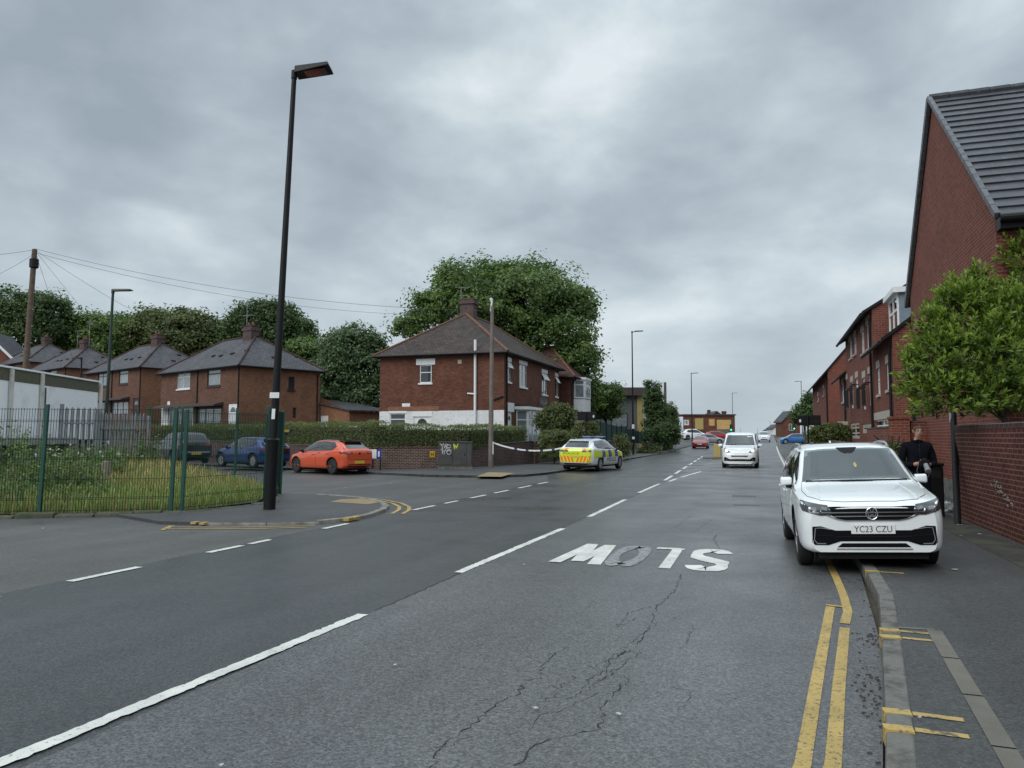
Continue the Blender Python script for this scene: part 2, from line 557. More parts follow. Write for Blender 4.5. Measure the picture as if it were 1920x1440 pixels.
M['tile_brown'] = brick_mat('brown roof tile', lin('4f4743'), lin('3c3634'), lin('272423'), .25, .2, .014, .8, .32, blotc=lin('584336'), bump=.9)
M['tile_red'] = brick_mat('red brown roof tile', lin('56403c'), lin('45322f'), lin('2b2221'), .25, .2, .014, .8, .25, bump=.9)
M['tile_flat'] = brick_mat('grey flat concrete tile', (.062, .065, .075), (.045, .048, .056), (.03, .03, .034), .33, 40, .003, .45, .28, blotc=(.115, .115, .12), bump=.3)
M['ridge'] = mat('terracotta ridge', lin('6d4a3a'), .8, var=.25, vscale=5)
M['lintel'] = mat('stone lintel', (.42, .38, .32), .8, var=.1)
M['white_trim'] = mat('white painted trim', (.74, .75, .75), .45, var=.05)
M['brown_trim'] = mat('dark brown joinery', (.035, .022, .018), .5)
M['black_trim'] = mat('black rainwater goods', (.009, .009, .010), .5, spec=.25)
M['grey_clad'] = mat('grey cladding', (.10, .105, .11), .7, var=.1)
M['dormer_grey'] = mat('lead grey cheek', (.17, .21, .25), .6, var=.08)
M['yellow_clad'] = mat('yellow cladding', (.42, .32, .11), .7, var=.1)
M['ply'] = mat('plywood boarding', (.55, .36, .13), .8, var=.15, vscale=1.5)
M['fascia_brown'] = mat('brown fascia', (.06, .045, .04), .7, var=.1)
M['olive'] = mat('olive fascia', (.10, .10, .065), .7, var=.12)
M['cabin_white'] = mat('cabin white panel', (.90, .92, .94), .5, var=.03, dirt=(.5, .5, .48), dscale=.9, dlo=.55, dhi=.8)
M['cabin_post'] = mat('cabin post', (.62, .60, .56), .6, var=.08, dirt=(.32, .25, .18), dscale=2, dlo=.55, dhi=.72)
M['glass'] = glass_mat('window glass', (.03, .036, .04))
M['glass_net'] = mat('window with net curtain', (.20, .225, .24), .08, coat=.8, var=.25, vscale=3)
M['screen_glass'] = clear_glass('windscreen glass', (.50, .57, .55), 2.0)
M['car_glass'] = glass_mat('car glass', (.010, .013, .014), .02)
# metal and the like
M['black_metal'] = mat('black painted steel', (.008, .008, .009), .5, spec=.25, var=.2)
M['grey_metal'] = mat('weathered grey column', (.075, .078, .08), .5, var=.15)
M['green_metal'] = mat('green powder coat', (.008, .060, .046), .4, var=.15, vscale=3)
M['galv'] = mat('galvanised steel', (.30, .305, .32), .5, metal=.15, var=.2, vscale=3)
M['timber'] = mat('weathered timber pole', (.12, .085, .06), .9, var=.25, vscale=4, bump=.5, bscale=15)
M['timber_grey'] = mat('grey timber pole', (.165, .14, .125), .9, var=.2, vscale=4, bump=.5, bscale=15)
M['wire'] = mat('overhead wire', (.06, .065, .07), .6)
M['rubber'] = mat('tyre rubber', (.012, .012, .012), .75, var=.15)
M['rim_silver'] = mat('silver alloy', (.38, .38, .39), .35, metal=.8)
M['rim_dark'] = mat('dark alloy', (.09, .09, .095), .35, metal=.7)
M['plastic'] = mat('black plastic', (.007, .007, .008), .55, spec=.2)
M['matt_black'] = mat('matt black grille', (.004, .004, .005), .6, spec=.12)
M['seat'] = mat('dark seat cloth', (.035, .035, .038), .9)
M['mesh_green'] = mat('dark green fence wire', (.004, .026, .020), .6, spec=.2)
M['gloss_black'] = mat('gloss black', (.006, .006, .007), .12, coat=.6)
M['under'] = mat('underbody', (.006, .006, .006), .9)
M['chrome'] = mat('chrome', (.72, .73, .74), .12, metal=1.0)
M['lamp_clear'] = mat('clear lamp lens', (.13, .135, .14), .08, coat=1)
M['lamp_smoke'] = mat('dark lamp interior', (.03, .033, .036), .12, coat=.6)
M['lamp_red'] = mat('red lamp lens', (.22, .008, .008), .1, coat=1)
M['lamp_lit'] = mat('lit headlamp', (.9, .85, .7), .2, emit=(1.0, .72, .36), estr=1.1)
M['lamp_lit_core'] = mat('lit headlamp bulb', (.9, .85, .7), .2, emit=(1.0, .86, .55), estr=5.0)
M['green_lit'] = mat('green signal lens lit', (.0, .4, .2), .3, emit=(.05, 1.0, .45), estr=2.5)
M['plate_white'] = mat('white number plate', (.72, .73, .72), .35)
M['plate_yellow'] = mat('yellow number plate', (.62, .46, .05), .35)
M['ink'] = mat('black lettering', (.012, .012, .012), .5)


def car_paint(name, col, rough=.28, metal=0.0):
    return mat(name, col, rough, metal=metal, coat=1.0, var=.03, vscale=2)


M['p_white'] = car_paint('white car paint', (.76, .79, .80))
M['p_orange'] = car_paint('orange car paint', (.60, .085, .028))
M['p_blue'] = car_paint('blue car paint', (.012, .045, .17), metal=.3)
M['p_sky'] = car_paint('bright blue car paint', (.03, .16, .42), metal=.3)
M['p_dark'] = car_paint('dark grey green car paint', (.016, .024, .024), metal=.3)
M['p_red'] = car_paint('red car paint', (.36, .008, .012))
M['p_silver'] = car_paint('silver car paint', (.36, .38, .40), metal=.5)
M['hi_yellow'] = mat('fluorescent yellow film', (.62, .72, .015), .35, coat=.5)
M['hi_orange'] = mat('fluorescent orange film', (.85, .16, .03), .35, coat=.5)
M['hi_blue'] = mat('reflective blue film', (.018, .05, .28), .3, coat=.5)
M['bar_blue'] = mat('blue beacon lens', (.02, .06, .22), .1, coat=1)
# foliage
M['leaf_mid'] = leaf_mat('mid green leaves', (.038, .075, .018), (.185, .27, .080))
M['leaf_deep'] = leaf_mat('deep green leaves', (.026, .052, .018), (.120, .185, .065))
M['leaf_olive'] = leaf_mat('olive leaves', (.044, .062, .020), (.165, .200, .070))
M['leaf_pale'] = leaf_mat('grey green leaves', (.040, .075, .030), (.170, .245, .115))
M['leaf_bright'] = leaf_mat('bright laurel leaves', (.018, .044, .006), (.31, .43, .075), trans=.28, rough=.48)
M['leaf_hedge'] = leaf_mat('hedge leaves', (.050, .070, .022), (.200, .240, .085))
M['leaf_bright_hedge'] = leaf_mat('hedge new growth', (.05, .07, .018), (.18, .21, .07))
M['weed'] = leaf_mat('weed leaves', (.06, .11, .03), (.22, .31, .11))
M['grass'] = leaf_mat('grass blades', (.13, .19, .045), (.38, .44, .16), trans=.3, rough=.7)
M['dry_grass'] = leaf_mat('dry grass blades', (.26, .22, .09), (.50, .42, .20), trans=.25, rough=.8)
M['flower_red'] = leaf_mat('red flower heads', (.22, .02, .035), (.38, .05, .07))
M['flower_white'] = leaf_mat('white flower heads', (.5, .5, .45), (.72, .72, .66))
M['bark'] = mat('tree bark', (.06, .05, .038), .95, var=.3, vscale=3, bump=.6, bscale=12)
# ------------------------------------------------------------------ ground, roads, pavements, markings
def struct(o): return tag(o, kind='structure')


def sheet(name, ys, xl, xr, z, m_, zf=gz, nx=1):
    mb = MB()
    for i in range(len(ys) - 1):
        y0, y1 = ys[i], ys[i + 1]
        for k in range(nx):
            def X(y, t): return xl(y) + (xr(y) - xl(y)) * t
            mb.quad((X(y0, k / nx), y0, z + zf(y0)), (X(y0, (k + 1) / nx), y0, z + zf(y0)), (X(y1, (k + 1) / nx), y1, z + zf(y1)), (X(y1, k / nx), y1, z + zf(y1)))
    return struct(mb.build(name, m_))


def yr(a, b, s):
    n = max(1, int(round((b - a) / s)))
    return [a + (b - a) * i / n for i in range(n + 1)]


def lerp_tab(tab):
    xs = [t[0] for t in tab]; vs = [t[1] for t in tab]
    return lambda y: float(np.interp(y, xs, vs))


YS = yr(-6, 60, 4) + yr(60, 330, 5)[1:]
sheet('ground', [-30] + YS + [600, 1500], lambda y: -900, lambda y: 900, -.05, M['earth'])
left_kerb = lerp_tab([(-6, -7.35), (27, -7.6), (29.7, -8.85), (33.7, -8.7), (52, -9.0), (95, -9.3), (330, -9.6)])
right_kerb = lerp_tab([(-6, -1.6), (0, -.3), (2, .18), (4.2, .5), (6.95, .82), (8.3, .97), (10.5, 1.0), (40, 1.02), (110, 1.1), (330, 1.4)])
mid_line = lambda y: -3.44 if y < 330 else -3.44
sheet('side_road', yr(-6, 62, 68), lambda y: -80, lambda y: -7.3, 0.0, M['asphalt_side'])
sheet('main_road', YS, left_kerb, lambda y: -3.44, .005, M['asphalt_new'])
sheet('main_road_older_lane', YS, lambda y: -3.44, lambda y: right_kerb(y) + .02, .009, M['asphalt_old'])
# apron of the forecourt at the near left, browner and duller
mb = MB()
mb.add([(p[0], p[1], .004) for p in [(-30, -6), (-7.36, -6), (-7.36, 12.0), (-7.9, 12.15), (-10, 11.2), (-30, 6.5)]], [(0, 1, 2, 3, 4, 5)])
struct(mb.build('forecourt', M['asphalt_apron']))

# right-hand pavement and its kerb stones
sheet('pavement', yr(-6, 60, 3) + yr(60, 150, 5)[1:], lambda y: right_kerb(y) + .13, lambda y: 12.0, .10, M['pavement'])
mb = MB()
yk = -2.0
rng = random.Random(3)
while yk < 120:
    ln = .92 if yk < 30 else 2.75
    a, b = yk + .006, yk + ln - .006
    xa, xb = right_kerb(a), right_kerb(b)
    dz = rng.uniform(-.004, .006)
    ga, gb = gz(a), gz(b)
    mb.hexa([(xa, a, ga - .05), (xa + .14, a, ga - .05), (xb + .14, b, gb - .05), (xb, b, gb - .05)],
            [(xa + .012, a, ga + .105 + dz), (xa + .14, a, ga + .108 + dz), (xb + .14, b, gb + .108 + dz), (xb + .012, b, gb + .105 + dz)])
    yk += ln
struct(mb.build('kerb', M['concrete'], bevel=.012))
# flush concrete edging let into the pavement, a repaired trench cover
mb = MB()
def pv(u, v): p = G(u, v, .1); return (p.x, p.y)
mb.strip([pv(1668, 1176), pv(1752, 1181)], .05, .104)
e0, e1 = pv(1752, 1183), pv(1905, 1440)
dx, dy = (e1[0] - e0[0]), (e1[1] - e0[1])
for k in range(7):
    t0, t1 = k * .305, k * .305 + .297
    mb.strip([(e0[0] + dx * t0, e0[1] + dy * t0), (e0[0] + dx * t1, e0[1] + dy * t1)], .105, .105)
struct(mb.build('pavement_edging', M['strip']))
# older darker reinstatement along the wall foot
mb = MB(); mb.strip([(2.98, -2), (3.0, 9), (2.92, 17), (2.8, 24)], [.55, .5, .62, .5], .1035)
struct(mb.build('wall_foot_dirt', mat('dirt at the wall foot', (.040, .037, .031), .9, var=.4, vscale=2.5, bump=.5, dirt=(.055, .06, .035), dscale=2.5, dlo=.5, dhi=.62)))

# island pavement with the tall lamp, and its kerb
isl_px = [(300, 983), (380, 985), (500, 985.5), (600, 983), (652, 978), (692, 971), (722, 960), (729, 953), (718, 945), (695, 939), (655, 934.5), (600, 931), (545, 929)]
isl = [G(u, v) for u, v in isl_px]
isl = [(p.x, p.y) for p in isl]
inner = [(-12.75, 17.9), (-12.2, 17.3), (-11.2, 15.4), (-11.45, 13.2), (-12.4, 12.2)]
mb = MB(); mb.prism(isl + inner, -.04, .055)
struct(mb.build('corner_pavement', M['pavement']))
mb = MB()
for i in range(1, len(isl) - 2):
    a, b = Vector(isl[i]), Vector(isl[i + 1])
    t = (b - a).normalized(); nrm = Vector((-t.y, t.x))
    n = max(1, round((b - a).length / .9))
    for k in range(n):
        p, q = a.lerp(b, k / n) + t * .005, a.lerp(b, (k + 1) / n) - t * .005
        h = .07 if i > 2 else .05
        o = nrm * -.02; w = nrm * .13
        mb.hexa([(*(p + o), -.04), (*(q + o), -.04), (*(q + w), -.04), (*(p + w), -.04)], [(*(p + o * .5), h), (*(q + o * .5), h), (*(q + w), h + .002), (*(p + w), h + .002)])
struct(mb.build('corner_kerb', M['kerb_pale'], bevel=.01))
mb = MB(); mb.add([(*p, .0595) for p in [tuple(G(u, v, .055).xy) for u, v in [(618, 941), (690, 946), (716, 941), (684, 935), (640, 936)]]], [(0, 1, 2, 3, 4)])
struct(mb.build('tactile_paving', M['tactile']))

# pavement round the house corner and up the left side of the hill
DS = Vector((-.93, .37)).normalized()
wall_corner = Vector((-17.4, 31.9))
kp = [G(u, v) for u, v in [(640, 886), (700, 889.5), (806, 894.5), (900, 896), (985, 894)]]
kp = [(p.x, p.y) for p in kp]
kp = [tuple(wall_corner + DS * 45 + Vector((-.7, -1.9))), tuple(wall_corner + DS * 8 + Vector((-.7, -1.9)))] + kp
lk = [(left_kerb(y) - .02, y) for y in (31, 33.7, 40, 46, 52, 58)]
back = [(-12.3, 58), (-12.35, 41.2), (-14.1, 34.9), tuple(wall_corner), tuple(wall_corner + DS * 45)]
mb = MB(); mb.prism(kp + lk + back, -.03, .095)
struct(mb.build('pavement_far', M['pavement']))
sheet('pavement_hill', [58] + yr(60, 150, 5), lambda y: -12.9 - (y - 58) * .04, lambda y: left_kerb(y) - .02, .095, M['pavement'])
mb = MB()
pts = kp + lk + [(left_kerb(y) - .02, y) for y in yr(60, 150, 4)]
for i in range(len(pts) - 1):
    a, b = Vector(pts[i]), Vector(pts[i + 1]); t = (b - a).normalized(); nrm = Vector((-t.y, t.x))
    w = nrm * .14
    za, zb = gz(a.y), gz(b.y)
    mb.hexa([(*a, za - .04), (*b, zb - .04), (*(b + w), zb - .04), (*(a + w), za - .04)], [(*a, za + .098), (*b, zb + .098), (*(b + w), zb + .1), (*(a + w), za + .1)])
struct(mb.build('kerb_far', M['concrete']))
mb = MB(); mb.add([(*p, .1) for p in [tuple(G(u, v, .095).xy) for u, v in [(893, 893.5), (940, 894), (965, 887), (915, 885.5)]]], [(0, 1, 2, 3)])
struct(mb.build('tactile_paving_far', M['tactile']))

# ---- painted markings
ZM = .0145
def zline(mb, x, y0, y1, w=.12, x1=None, z=ZM):
    """a painted line along the street; the near ones have ragged, trodden edges"""
    near = y0 < 24; r = random.Random(int(y0 * 97))
    ys = yr(y0, y1, .045 if near else 4); x1 = x if x1 is None else x1
    j = .0045 if near else 0
    mb.strip([(x + (x1 - x) * (y - y0) / (y1 - y0) + r.gauss(0, j), y) for y in ys], [w * (1 + r.gauss(0, .06 if near else 0)) for _ in ys], z)
mb = MB()
for y0, y1, xa, xb in [(.9, 6.22, -3.66, -3.47), (8.45, 13.0, -3.47, -3.40), (15.05, 19.4, -3.40, -3.45), (21.8, 26.1, -3.5, -3.5)]:
    zline(mb, xa, y0, y1, .108, xb)
for k in range(7):          # the taper of the hatched island, left edge
    y0 = 28.2 + k * 5.2
    x0 = -3.58 - k * .21
    zline(mb, x0, y0, y0 + 3.4, .13, x0 - .14)
zline(mb, -3.35, 27.6, 29.4, .12, -3.3); zline(mb, -3.25, 30.5, 35.8, .12, -2.92)
for y in (37, 40, 43, 46.5):
    mb.strip([(-3.0, y + .6), (-4.15 - (y - 37) * .03, y + 1.6)], .12, ZM)
for k in range(18): zline(mb, -3.6, 88 + k * 9, 92 + k * 9, .12)
zline(mb, .78, 22, 100, .11, .9)
struct(mb.build('centre_line', M['white_paint']))
mb = MB()
def gwy(u, v): return G(u, v).y
for y0, y1 in [(4.4, 6.02), (6.85, 7.84), (9.06, 9.78), (9.95, 10.45), (11.95, 12.75), (15.5, 16.6), (17.2, 18.0), (18.9, 20.0), (20.7, 21.9), (22.9, 24.2), (25.0, 26.2)]:
    zline(mb, -7.32, y0 - .25, y1 - .25, .11, z=.0125)
struct(mb.build('give_way_line', M['white_paint']))
mb = MB()
for i, x in enumerate((-2.6, -1.95, -1.3, -.62, .1)): mb.strip([(x, 38.6), (x + .05, 39.0)], .4, ZM)
struct(mb.build('crossing_studs', M['white_worn']))


def letters(txt, size_x, size_y):
    """outline letters as a flat mesh in the unit frame"""
    cu = bpy.data.curves.new('lettering', 'FONT'); cu.body = txt; cu.align_x = 'CENTER'; cu.size = 1; cu.resolution_u = 4
    cu.offset = 0.0
    o = bpy.data.objects.new('lettering', cu); COL.objects.link(o)
    dg = bpy.context.evaluated_depsgraph_get()
    me = bpy.data.meshes.new_from_object(o.evaluated_get(dg))
    vs = np.array([v.co[:] for v in me.vertices]); fs = [tuple(p.vertices) for p in me.polygons]
    bpy.data.objects.remove(o); bpy.data.curves.remove(cu); bpy.data.meshes.remove(me)
    lo, hi = vs.min(0), vs.max(0)
    vs = (vs - lo) / np.maximum(hi - lo, 1e-6)
    vs = vs - np.array([.5, .5, 0])
    vs[:, 0] *= size_x; vs[:, 1] *= size_y; vs[:, 2] = 0
    return vs, fs


def bar_poly(mb, pts, w, z):
    mb.strip(pts, w, z, zf=lambda y: 0)
# SLOW, readable by drivers coming down the hill, so turned half round for us
def slow_pt(x, y):   # x 0..1 along the word from its S, y 0..1 up the letter, in the reader's frame
    return (-.55 - x * 2.08 + (y - .5) * .02, 11.25 - y * 1.75)
def slow_stroke(mb, pts, wx, z=ZM):
    vs = []
    for i, p in enumerate(pts):
        a = Vector(slow_pt(*pts[max(i - 1, 0)])); b = Vector(slow_pt(*pts[min(i + 1, len(pts) - 1)]))
        t = (b - a).normalized(); n = Vector((-t.y, t.x))
        w = .062 * abs(n.x) + .15 * abs(n.y)          # elongated letters: bars across are thicker
        c = Vector(slow_pt(*p))
        vs.append((c + n * w * wx, c - n * w * wx))
    for i in range(len(vs) - 1):
        mb.quad((*vs[i][0], z), (*vs[i][1], z), (*vs[i + 1][1], z), (*vs[i + 1][0], z))
def arc(cx, cy, rx, ry, a0, a1, n=12):
    return [(cx + rx * math.cos(R(a0 + (a1 - a0) * i / n)), cy + ry * math.sin(R(a0 + (a1 - a0) * i / n))) for i in range(n + 1)]
mbs = MB()
slow_stroke(mbs, arc(.1, .74, .085, .20, 20, 200, 10) + arc(.1, .31, .095, .23, 60, -40, 3)[:0] + [(.035, .62), (.10, .53), (.165, .42)] + arc(.1, .27, .088, .21, 30, -160, 10), 1)
struct(mbs.build('slow_marking_s', paint_mat('white S', (.66, .66, .62), (.07, .07, .07), .62, 12)))
mbs = MB()
slow_stroke(mbs, [(.33, 1.0), (.33, .04)], 1.1); slow_stroke(mbs, [(.285, .055), (.47, .055)], .5, ZM + .002)
struct(mbs.build('slow_marking_l', paint_mat('white L', (.64, .64, .60), (.07, .07, .07), .56, 6)))
mbs = MB()
slow_stroke(mbs, arc(.6, .5, .085, .45, 90, 450, 26), 1)
struct(mbs.build('slow_marking_o', paint_mat('white O', (.27, .28, .28), (.12, .122, .125), .5, 14)))
mbs = MB()
slow_stroke(mbs, [(.745, 1.0), (.80, .0)], 1.15); slow_stroke(mbs, [(.80, .02), (.865, .9)], 1.1, ZM + .0015); slow_stroke(mbs, [(.865, .9), (.925, .02)], 1.1, ZM + .003); slow_stroke(mbs, [(.925, .0), (.99, 1.0)], 1.15, ZM + .0045)
struct(mbs.build('slow_marking_w', M['white_paint']))

# double yellow lines on the right
mb = MB()
yl = [G(u, v) for u, v in [(1478, 1500), (1505, 1440), (1530, 1290), (1557, 1140)]]
mb.strip([(p.x, p.y) for p in yl], .078, ZM)
yb = [G(u, v) for u, v in [(1540, 1500), (1562, 1440), (1573, 1290), (1584, 1180)]]
mb.strip([(p.x, p.y) for p in yb], .078, ZM)
yc = [G(u, v) for u, v in [(1584, 1172), (1590, 1150), (1582, 1120), (1570, 1090), (1557, 1062), (1540, 1020)]]
mb.strip([(p.x, p.y) for p in yc], .08, ZM)
zline(mb, .72, 12, 24, .07, .74)
struct(mb.build('double_yellow_line', M['yellow_paint']))
mb = MB()
p0, p1 = G(1549, 1137), G(1584, 1141); mb.strip([p0.xy, p1.xy], .06, ZM + .002)
# loading ticks on the kerb, spilling on to the pavement
for y0, wide in ((9.42, 1), (6.62, 1), (6.40, 1), (4.68, 1), (4.42, 1)):
    x = right_kerb(y0)
    mb.box(x + .004, x + .143, y0, y0 + .085, .03, .1132)
struct(mb.build('kerb_ticks', paint_mat('yellow kerb paint', (.46, .32, .09), (.13, .12, .10), .53, 18)))
mb = MB()
for y0 in (9.44, 6.64, 6.42, 4.70, 4.45):
    x = right_kerb(y0) + .15
    mb.strip([(x, y0 + .04), (x + .24, y0 + .02)], .06, .104)
struct(mb.build('faded_ticks', M['yellow_worn']))
# yellow lines round the island
mb = MB()
mb.strip([G(308, 993).xy, G(400, 993).xy, G(500, 992).xy, G(575, 990).xy], .07, .0125)
mb.strip([G(326, 989.5).xy, G(420, 990).xy, G(520, 988.5).xy, G(590, 987).xy], .06, .0125)
mb.strip([G(305, 995).xy, G(322, 987).xy], .1, .0125)
for o in (0, .22):
    mb.strip([(p.x + o, p.y + o * .2) for p in [G(u, v) for u, v in [(672, 934.5), (705, 938), (735, 944), (749, 951), (748, 957), (735, 964)]]], .085, .0125)
struct(mb.build('double_yellow_line_corner', M['yellow_paint']))
mb = MB()
for u, v in ((362, 985), (378, 986)):
    p = G(u, v); mb.box(p.x - .05, p.x + .05, p.y - .01, p.y + .14, .02, .0575)
for u, v in ((648, 979), (660, 977)):
    p = G(u, v); mb.box(p.x - .04, p.x + .08, p.y - .03, p.y + .15, .02, .0765)
struct(mb.build('corner_kerb_ticks', M['yellow_paint']))

# cracks and a seam in the older lane
def crack_path(px, jit, seed, w0=.012):
    r = random.Random(seed); pts = []
    g = [G(u, v) for u, v in px]
    for i in range(len(g) - 1):
        n = max(3, int((g[i + 1] - g[i]).length / .035))
        for k in range(n):
            p = g[i].lerp(g[i + 1], k / n); pts.append((p.x + r.gauss(0, jit), p.y + r.gauss(0, jit)))
    ws = [w0 * .62 * (r.uniform(.25, 1.5) if r.random() > .12 else .08) for _ in pts]
    return pts, ws
mb = MB()
for i, (px, j, w) in enumerate([
    ([(1278, 1078), (1265, 1110), (1230, 1140), (1222, 1170), (1195, 1215), (1155, 1235)], .011, .012),
    ([(1237, 1135), (1180, 1150), (1150, 1185)], .014, .008),
    ([(1210, 1185), (1150, 1240), (1085, 1300)], .014, .010),
    ([(1205, 1220), (1145, 1268), (1080, 1305), (1050, 1320)], .014, .008),
    ([(1165, 1285), (1130, 1330), (1125, 1370), (1040, 1390), (1000, 1400), (962, 1440)], .013, .012),
    ([(1065, 1212), (1020, 1245), (1012, 1275), (975, 1280)], .012, .010),
    ([(980, 1285), (975, 1305), (930, 1320), (895, 1355), (830, 1400), (800, 1450)], .013, .011),
    ([(1300, 1175), (1285, 1215), (1265, 1222)], .011, .006),
    ([(1348, 1030), (1338, 1012), (1345, 1003)], .012, .012),
    ([(1300, 965), (1275, 983), (1265, 990)], .02, .010),
    ([(1335, 975), (1300, 1000)], .02, .008),
    ([(1255, 1290), (1300, 1300), (1320, 1304)], .012, .006),
    ([(1115, 1128), (1090, 1150), (1086, 1162)], .012, .006),
    ([(1120, 1305), (1020, 1345), (985, 1372)], .016, .006),
    ([(1195, 1160), (1168, 1175), (1140, 1168)], .014, .007), ([(1190, 1225), (1160, 1222), (1120, 1255), (1100, 1250)], .016, .007), ([(1140, 1240), (1135, 1275), (1100, 1300)], .014, .007),
    ([(1080, 1270), (1050, 1290), (1040, 1310), (1005, 1325)], .016, .007), ([(1170, 1262), (1180, 1280), (1150, 1300)], .014, .006), ([(1230, 1175), (1262, 1165), (1280, 1150)], .016, .005),
    ([(1020, 1245), (1000, 1240), (985, 1222)], .014, .006), ([(930, 1320), (900, 1315), (880, 1330)], .014, .007), ([(870, 1380), (850, 1400), (815, 1405)], .016, .006), ([(1125, 1370), (1150, 1385), (1180, 1375)], .016, .006),
    ([(1290, 1300), (1285, 1330), (1260, 1345)], .016, .005), ([(1350, 1320), (1375, 1310), (1365, 1300)], .016, .005)]):
    pts, ws = crack_path(px, j, i, w); mb.strip(pts, ws, .0115)
for y0, y1 in ((6.4, 8.4), (13.1, 15.0), (19.5, 21.7)):
    pts = [(-3.44 + random.Random(int(y * 50)).gauss(0, .008), y) for y in yr(y0, y1, .08)]
    mb.strip(pts, .014, .0115)
struct(mb.build('road_cracks', M['crack']))
mb = MB()
for u, v, w, l in ((1395, 931, .62, .5), (1400, 948, .6, .3)):
    p = G(u, v); mb.box(p.x - w / 2, p.x + w / 2, p.y - l / 2, p.y + l / 2, .0, .0125)
struct(mb.build('manhole_cover', mat('iron cover', (.06, .06, .06), .5, var=.3, vscale=12, bump=.6, bscale=30)))
# dead leaves and grit lying in the gutter
mb = MB(); r = random.Random(8)
for _ in range(110):
    y = r.choice([r.gauss(6.75, .18), r.gauss(5.3, .3), r.uniform(3.6, 9.5)])
    x = right_kerb(y) - abs(r.gauss(.02, .07)) - .01
    s = r.uniform(.004, .013); a = r.uniform(0, 6.28)
    mb.obox((x, y, .0125 + s * .2), (s * math.cos(a), s * math.sin(a), r.uniform(-.3, .3) * s), (-s * .5 * math.sin(a), s * .5 * math.cos(a), 0), (0, 0, .002))
tag(mb.build('gutter_leaves', mat('dead leaves', (.05, .04, .032), .9, var=.7, vscale=40)), kind='stuff')
# ------------------------------------------------------------------ plants
def leaf_mesh(name, m_, C, Nrm, size, aspect=.5, tint=None, rs=None, parent=None, fold=.0, extra=None):
    """C (n,3) centres, Nrm (n,3) face normals, size (n,) half lengths: one rhombus per leaf"""
    n = len(C)
    up = rs.normal(size=(n, 3))
    t = up - (up * Nrm).sum(1)[:, None] * Nrm
    t /= np.linalg.norm(t, axis=1)[:, None] + 1e-9
    if extra is not None:      # leaf axes given
        t = extra / (np.linalg.norm(extra, axis=1)[:, None] + 1e-9)
        Nrm = Nrm - (Nrm * t).sum(1)[:, None] * t
        Nrm /= np.linalg.norm(Nrm, axis=1)[:, None] + 1e-9
    b = np.cross(Nrm, t)
    s = size[:, None]
    V = np.empty((n, 4, 3))
    V[:, 0] = C - t * s; V[:, 1] = C + b * s * aspect + Nrm * s * fold; V[:, 2] = C + t * s; V[:, 3] = C - b * s * aspect + Nrm * s * fold
    me = bpy.data.meshes.new(name)
    me.vertices.add(n * 4); me.loops.add(n * 4); me.polygons.add(n)
    me.vertices.foreach_set('co', V.astype(np.float32).ravel())
    me.loops.foreach_set('vertex_index', np.arange(n * 4, dtype=np.int32))
    me.polygons.foreach_set('loop_start', np.arange(0, n * 4, 4, dtype=np.int32))
    me.materials.append(m_)
    at = me.attributes.new('tint', 'FLOAT', 'FACE')
    at.data.foreach_set('value', (tint if tint is not None else rs.random(n)).astype(np.float32))
    me.update(); me.validate()
    o = bpy.data.objects.new(name, me); COL.objects.link(o); o.parent = parent
    return o


def unit(rs, n):
    d = rs.normal(size=(n, 3)); return d / np.linalg.norm(d, axis=1)[:, None]


def crown(name, m_, blobs, n_clump, per, leaf, rs, parent, spread=.5, droop=.0, shell=(.72, 1.04), aspect=.55, gap=.12):
    """blobs: (x, y, z, rx, ry, rz); clumps of leaves sit through the outer shell of the blobs"""
    B = np.array(blobs, float)
    area = (B[:, 3] * B[:, 4] + B[:, 4] * B[:, 5] + B[:, 3] * B[:, 5])
    pick = rs.choice(len(B), n_clump, p=area / area.sum())
    d = unit(rs, n_clump)
    d[:, 2] = np.where(d[:, 2] < -.55, -d[:, 2] * .6, d[:, 2])
    rad = rs.uniform(shell[0] ** 2, shell[1] ** 2, n_clump) ** .5
    # uneven outline: low-frequency lumps on each blob
    ph = rs.uniform(0, 6.28, (len(B), 3))
    lump = 1 + gap * np.sin(d[:, 0] * 5 + ph[pick, 0]) + gap * np.sin(d[:, 1] * 6 + ph[pick, 1]) + gap * .8 * np.sin(d[:, 2] * 7 + ph[pick, 2])
    c = B[pick, :3] + d * B[pick, 3:] * (rad * lump)[:, None]
    # drop clumps buried deep inside another blob
    keep = np.ones(n_clump, bool)
    for j in range(len(B)):
        q = ((c - B[j, :3]) / B[j, 3:]); r2 = (q * q).sum(1)
        keep &= ~((r2 < .42) & (pick != j))
    c, d = c[keep], d[keep]
    nc = len(c)
    csz = rs.uniform(.55, 1.45, nc)
    ctint = np.clip(rs.normal(.5, .22, nc), 0, 1)
    idx = np.repeat(np.arange(nc), per)
    n = len(idx)
    off = np.clip(rs.normal(size=(n, 3)), -1.9, 1.9) * (spread * csz[idx])[:, None]; off[:, 2] *= .62
    C = c[idx] + off
    nr = d[idx] * .7 + unit(rs, n) * .8 + np.array([0, 0, .55]); nr /= np.linalg.norm(nr, axis=1)[:, None]
    t = np.clip(ctint[idx] + rs.normal(0, .16, n), 0, 1)
    return leaf_mesh(name, m_, C, nr, leaf * rs.uniform(.6, 1.35, n), aspect, t, rs, parent), c


def limbs(parent, base, r0, height, ends, rs, m_, name='trunk'):
    mb = MB()
    base = Vector(base)
    fork = base + Vector((0, 0, height))
    mb.tube([base, base.lerp(fork, .5) + Vector((rs.normal(0, .04 * height * .3), 0, 0)), fork], [r0, r0 * .82, r0 * .68], 9)
    for e in ends:
        e = Vector(e); mid = fork.lerp(e, .45) + Vector((rs.normal(0, .25), rs.normal(0, .25), rs.uniform(.0, .5)))
        mb.tube([fork - Vector((0, 0, height * .15)), mid, e], [r0 * .5, r0 * .3, r0 * .06], 6)
    return mb.build(name, m_, parent, smooth=40)


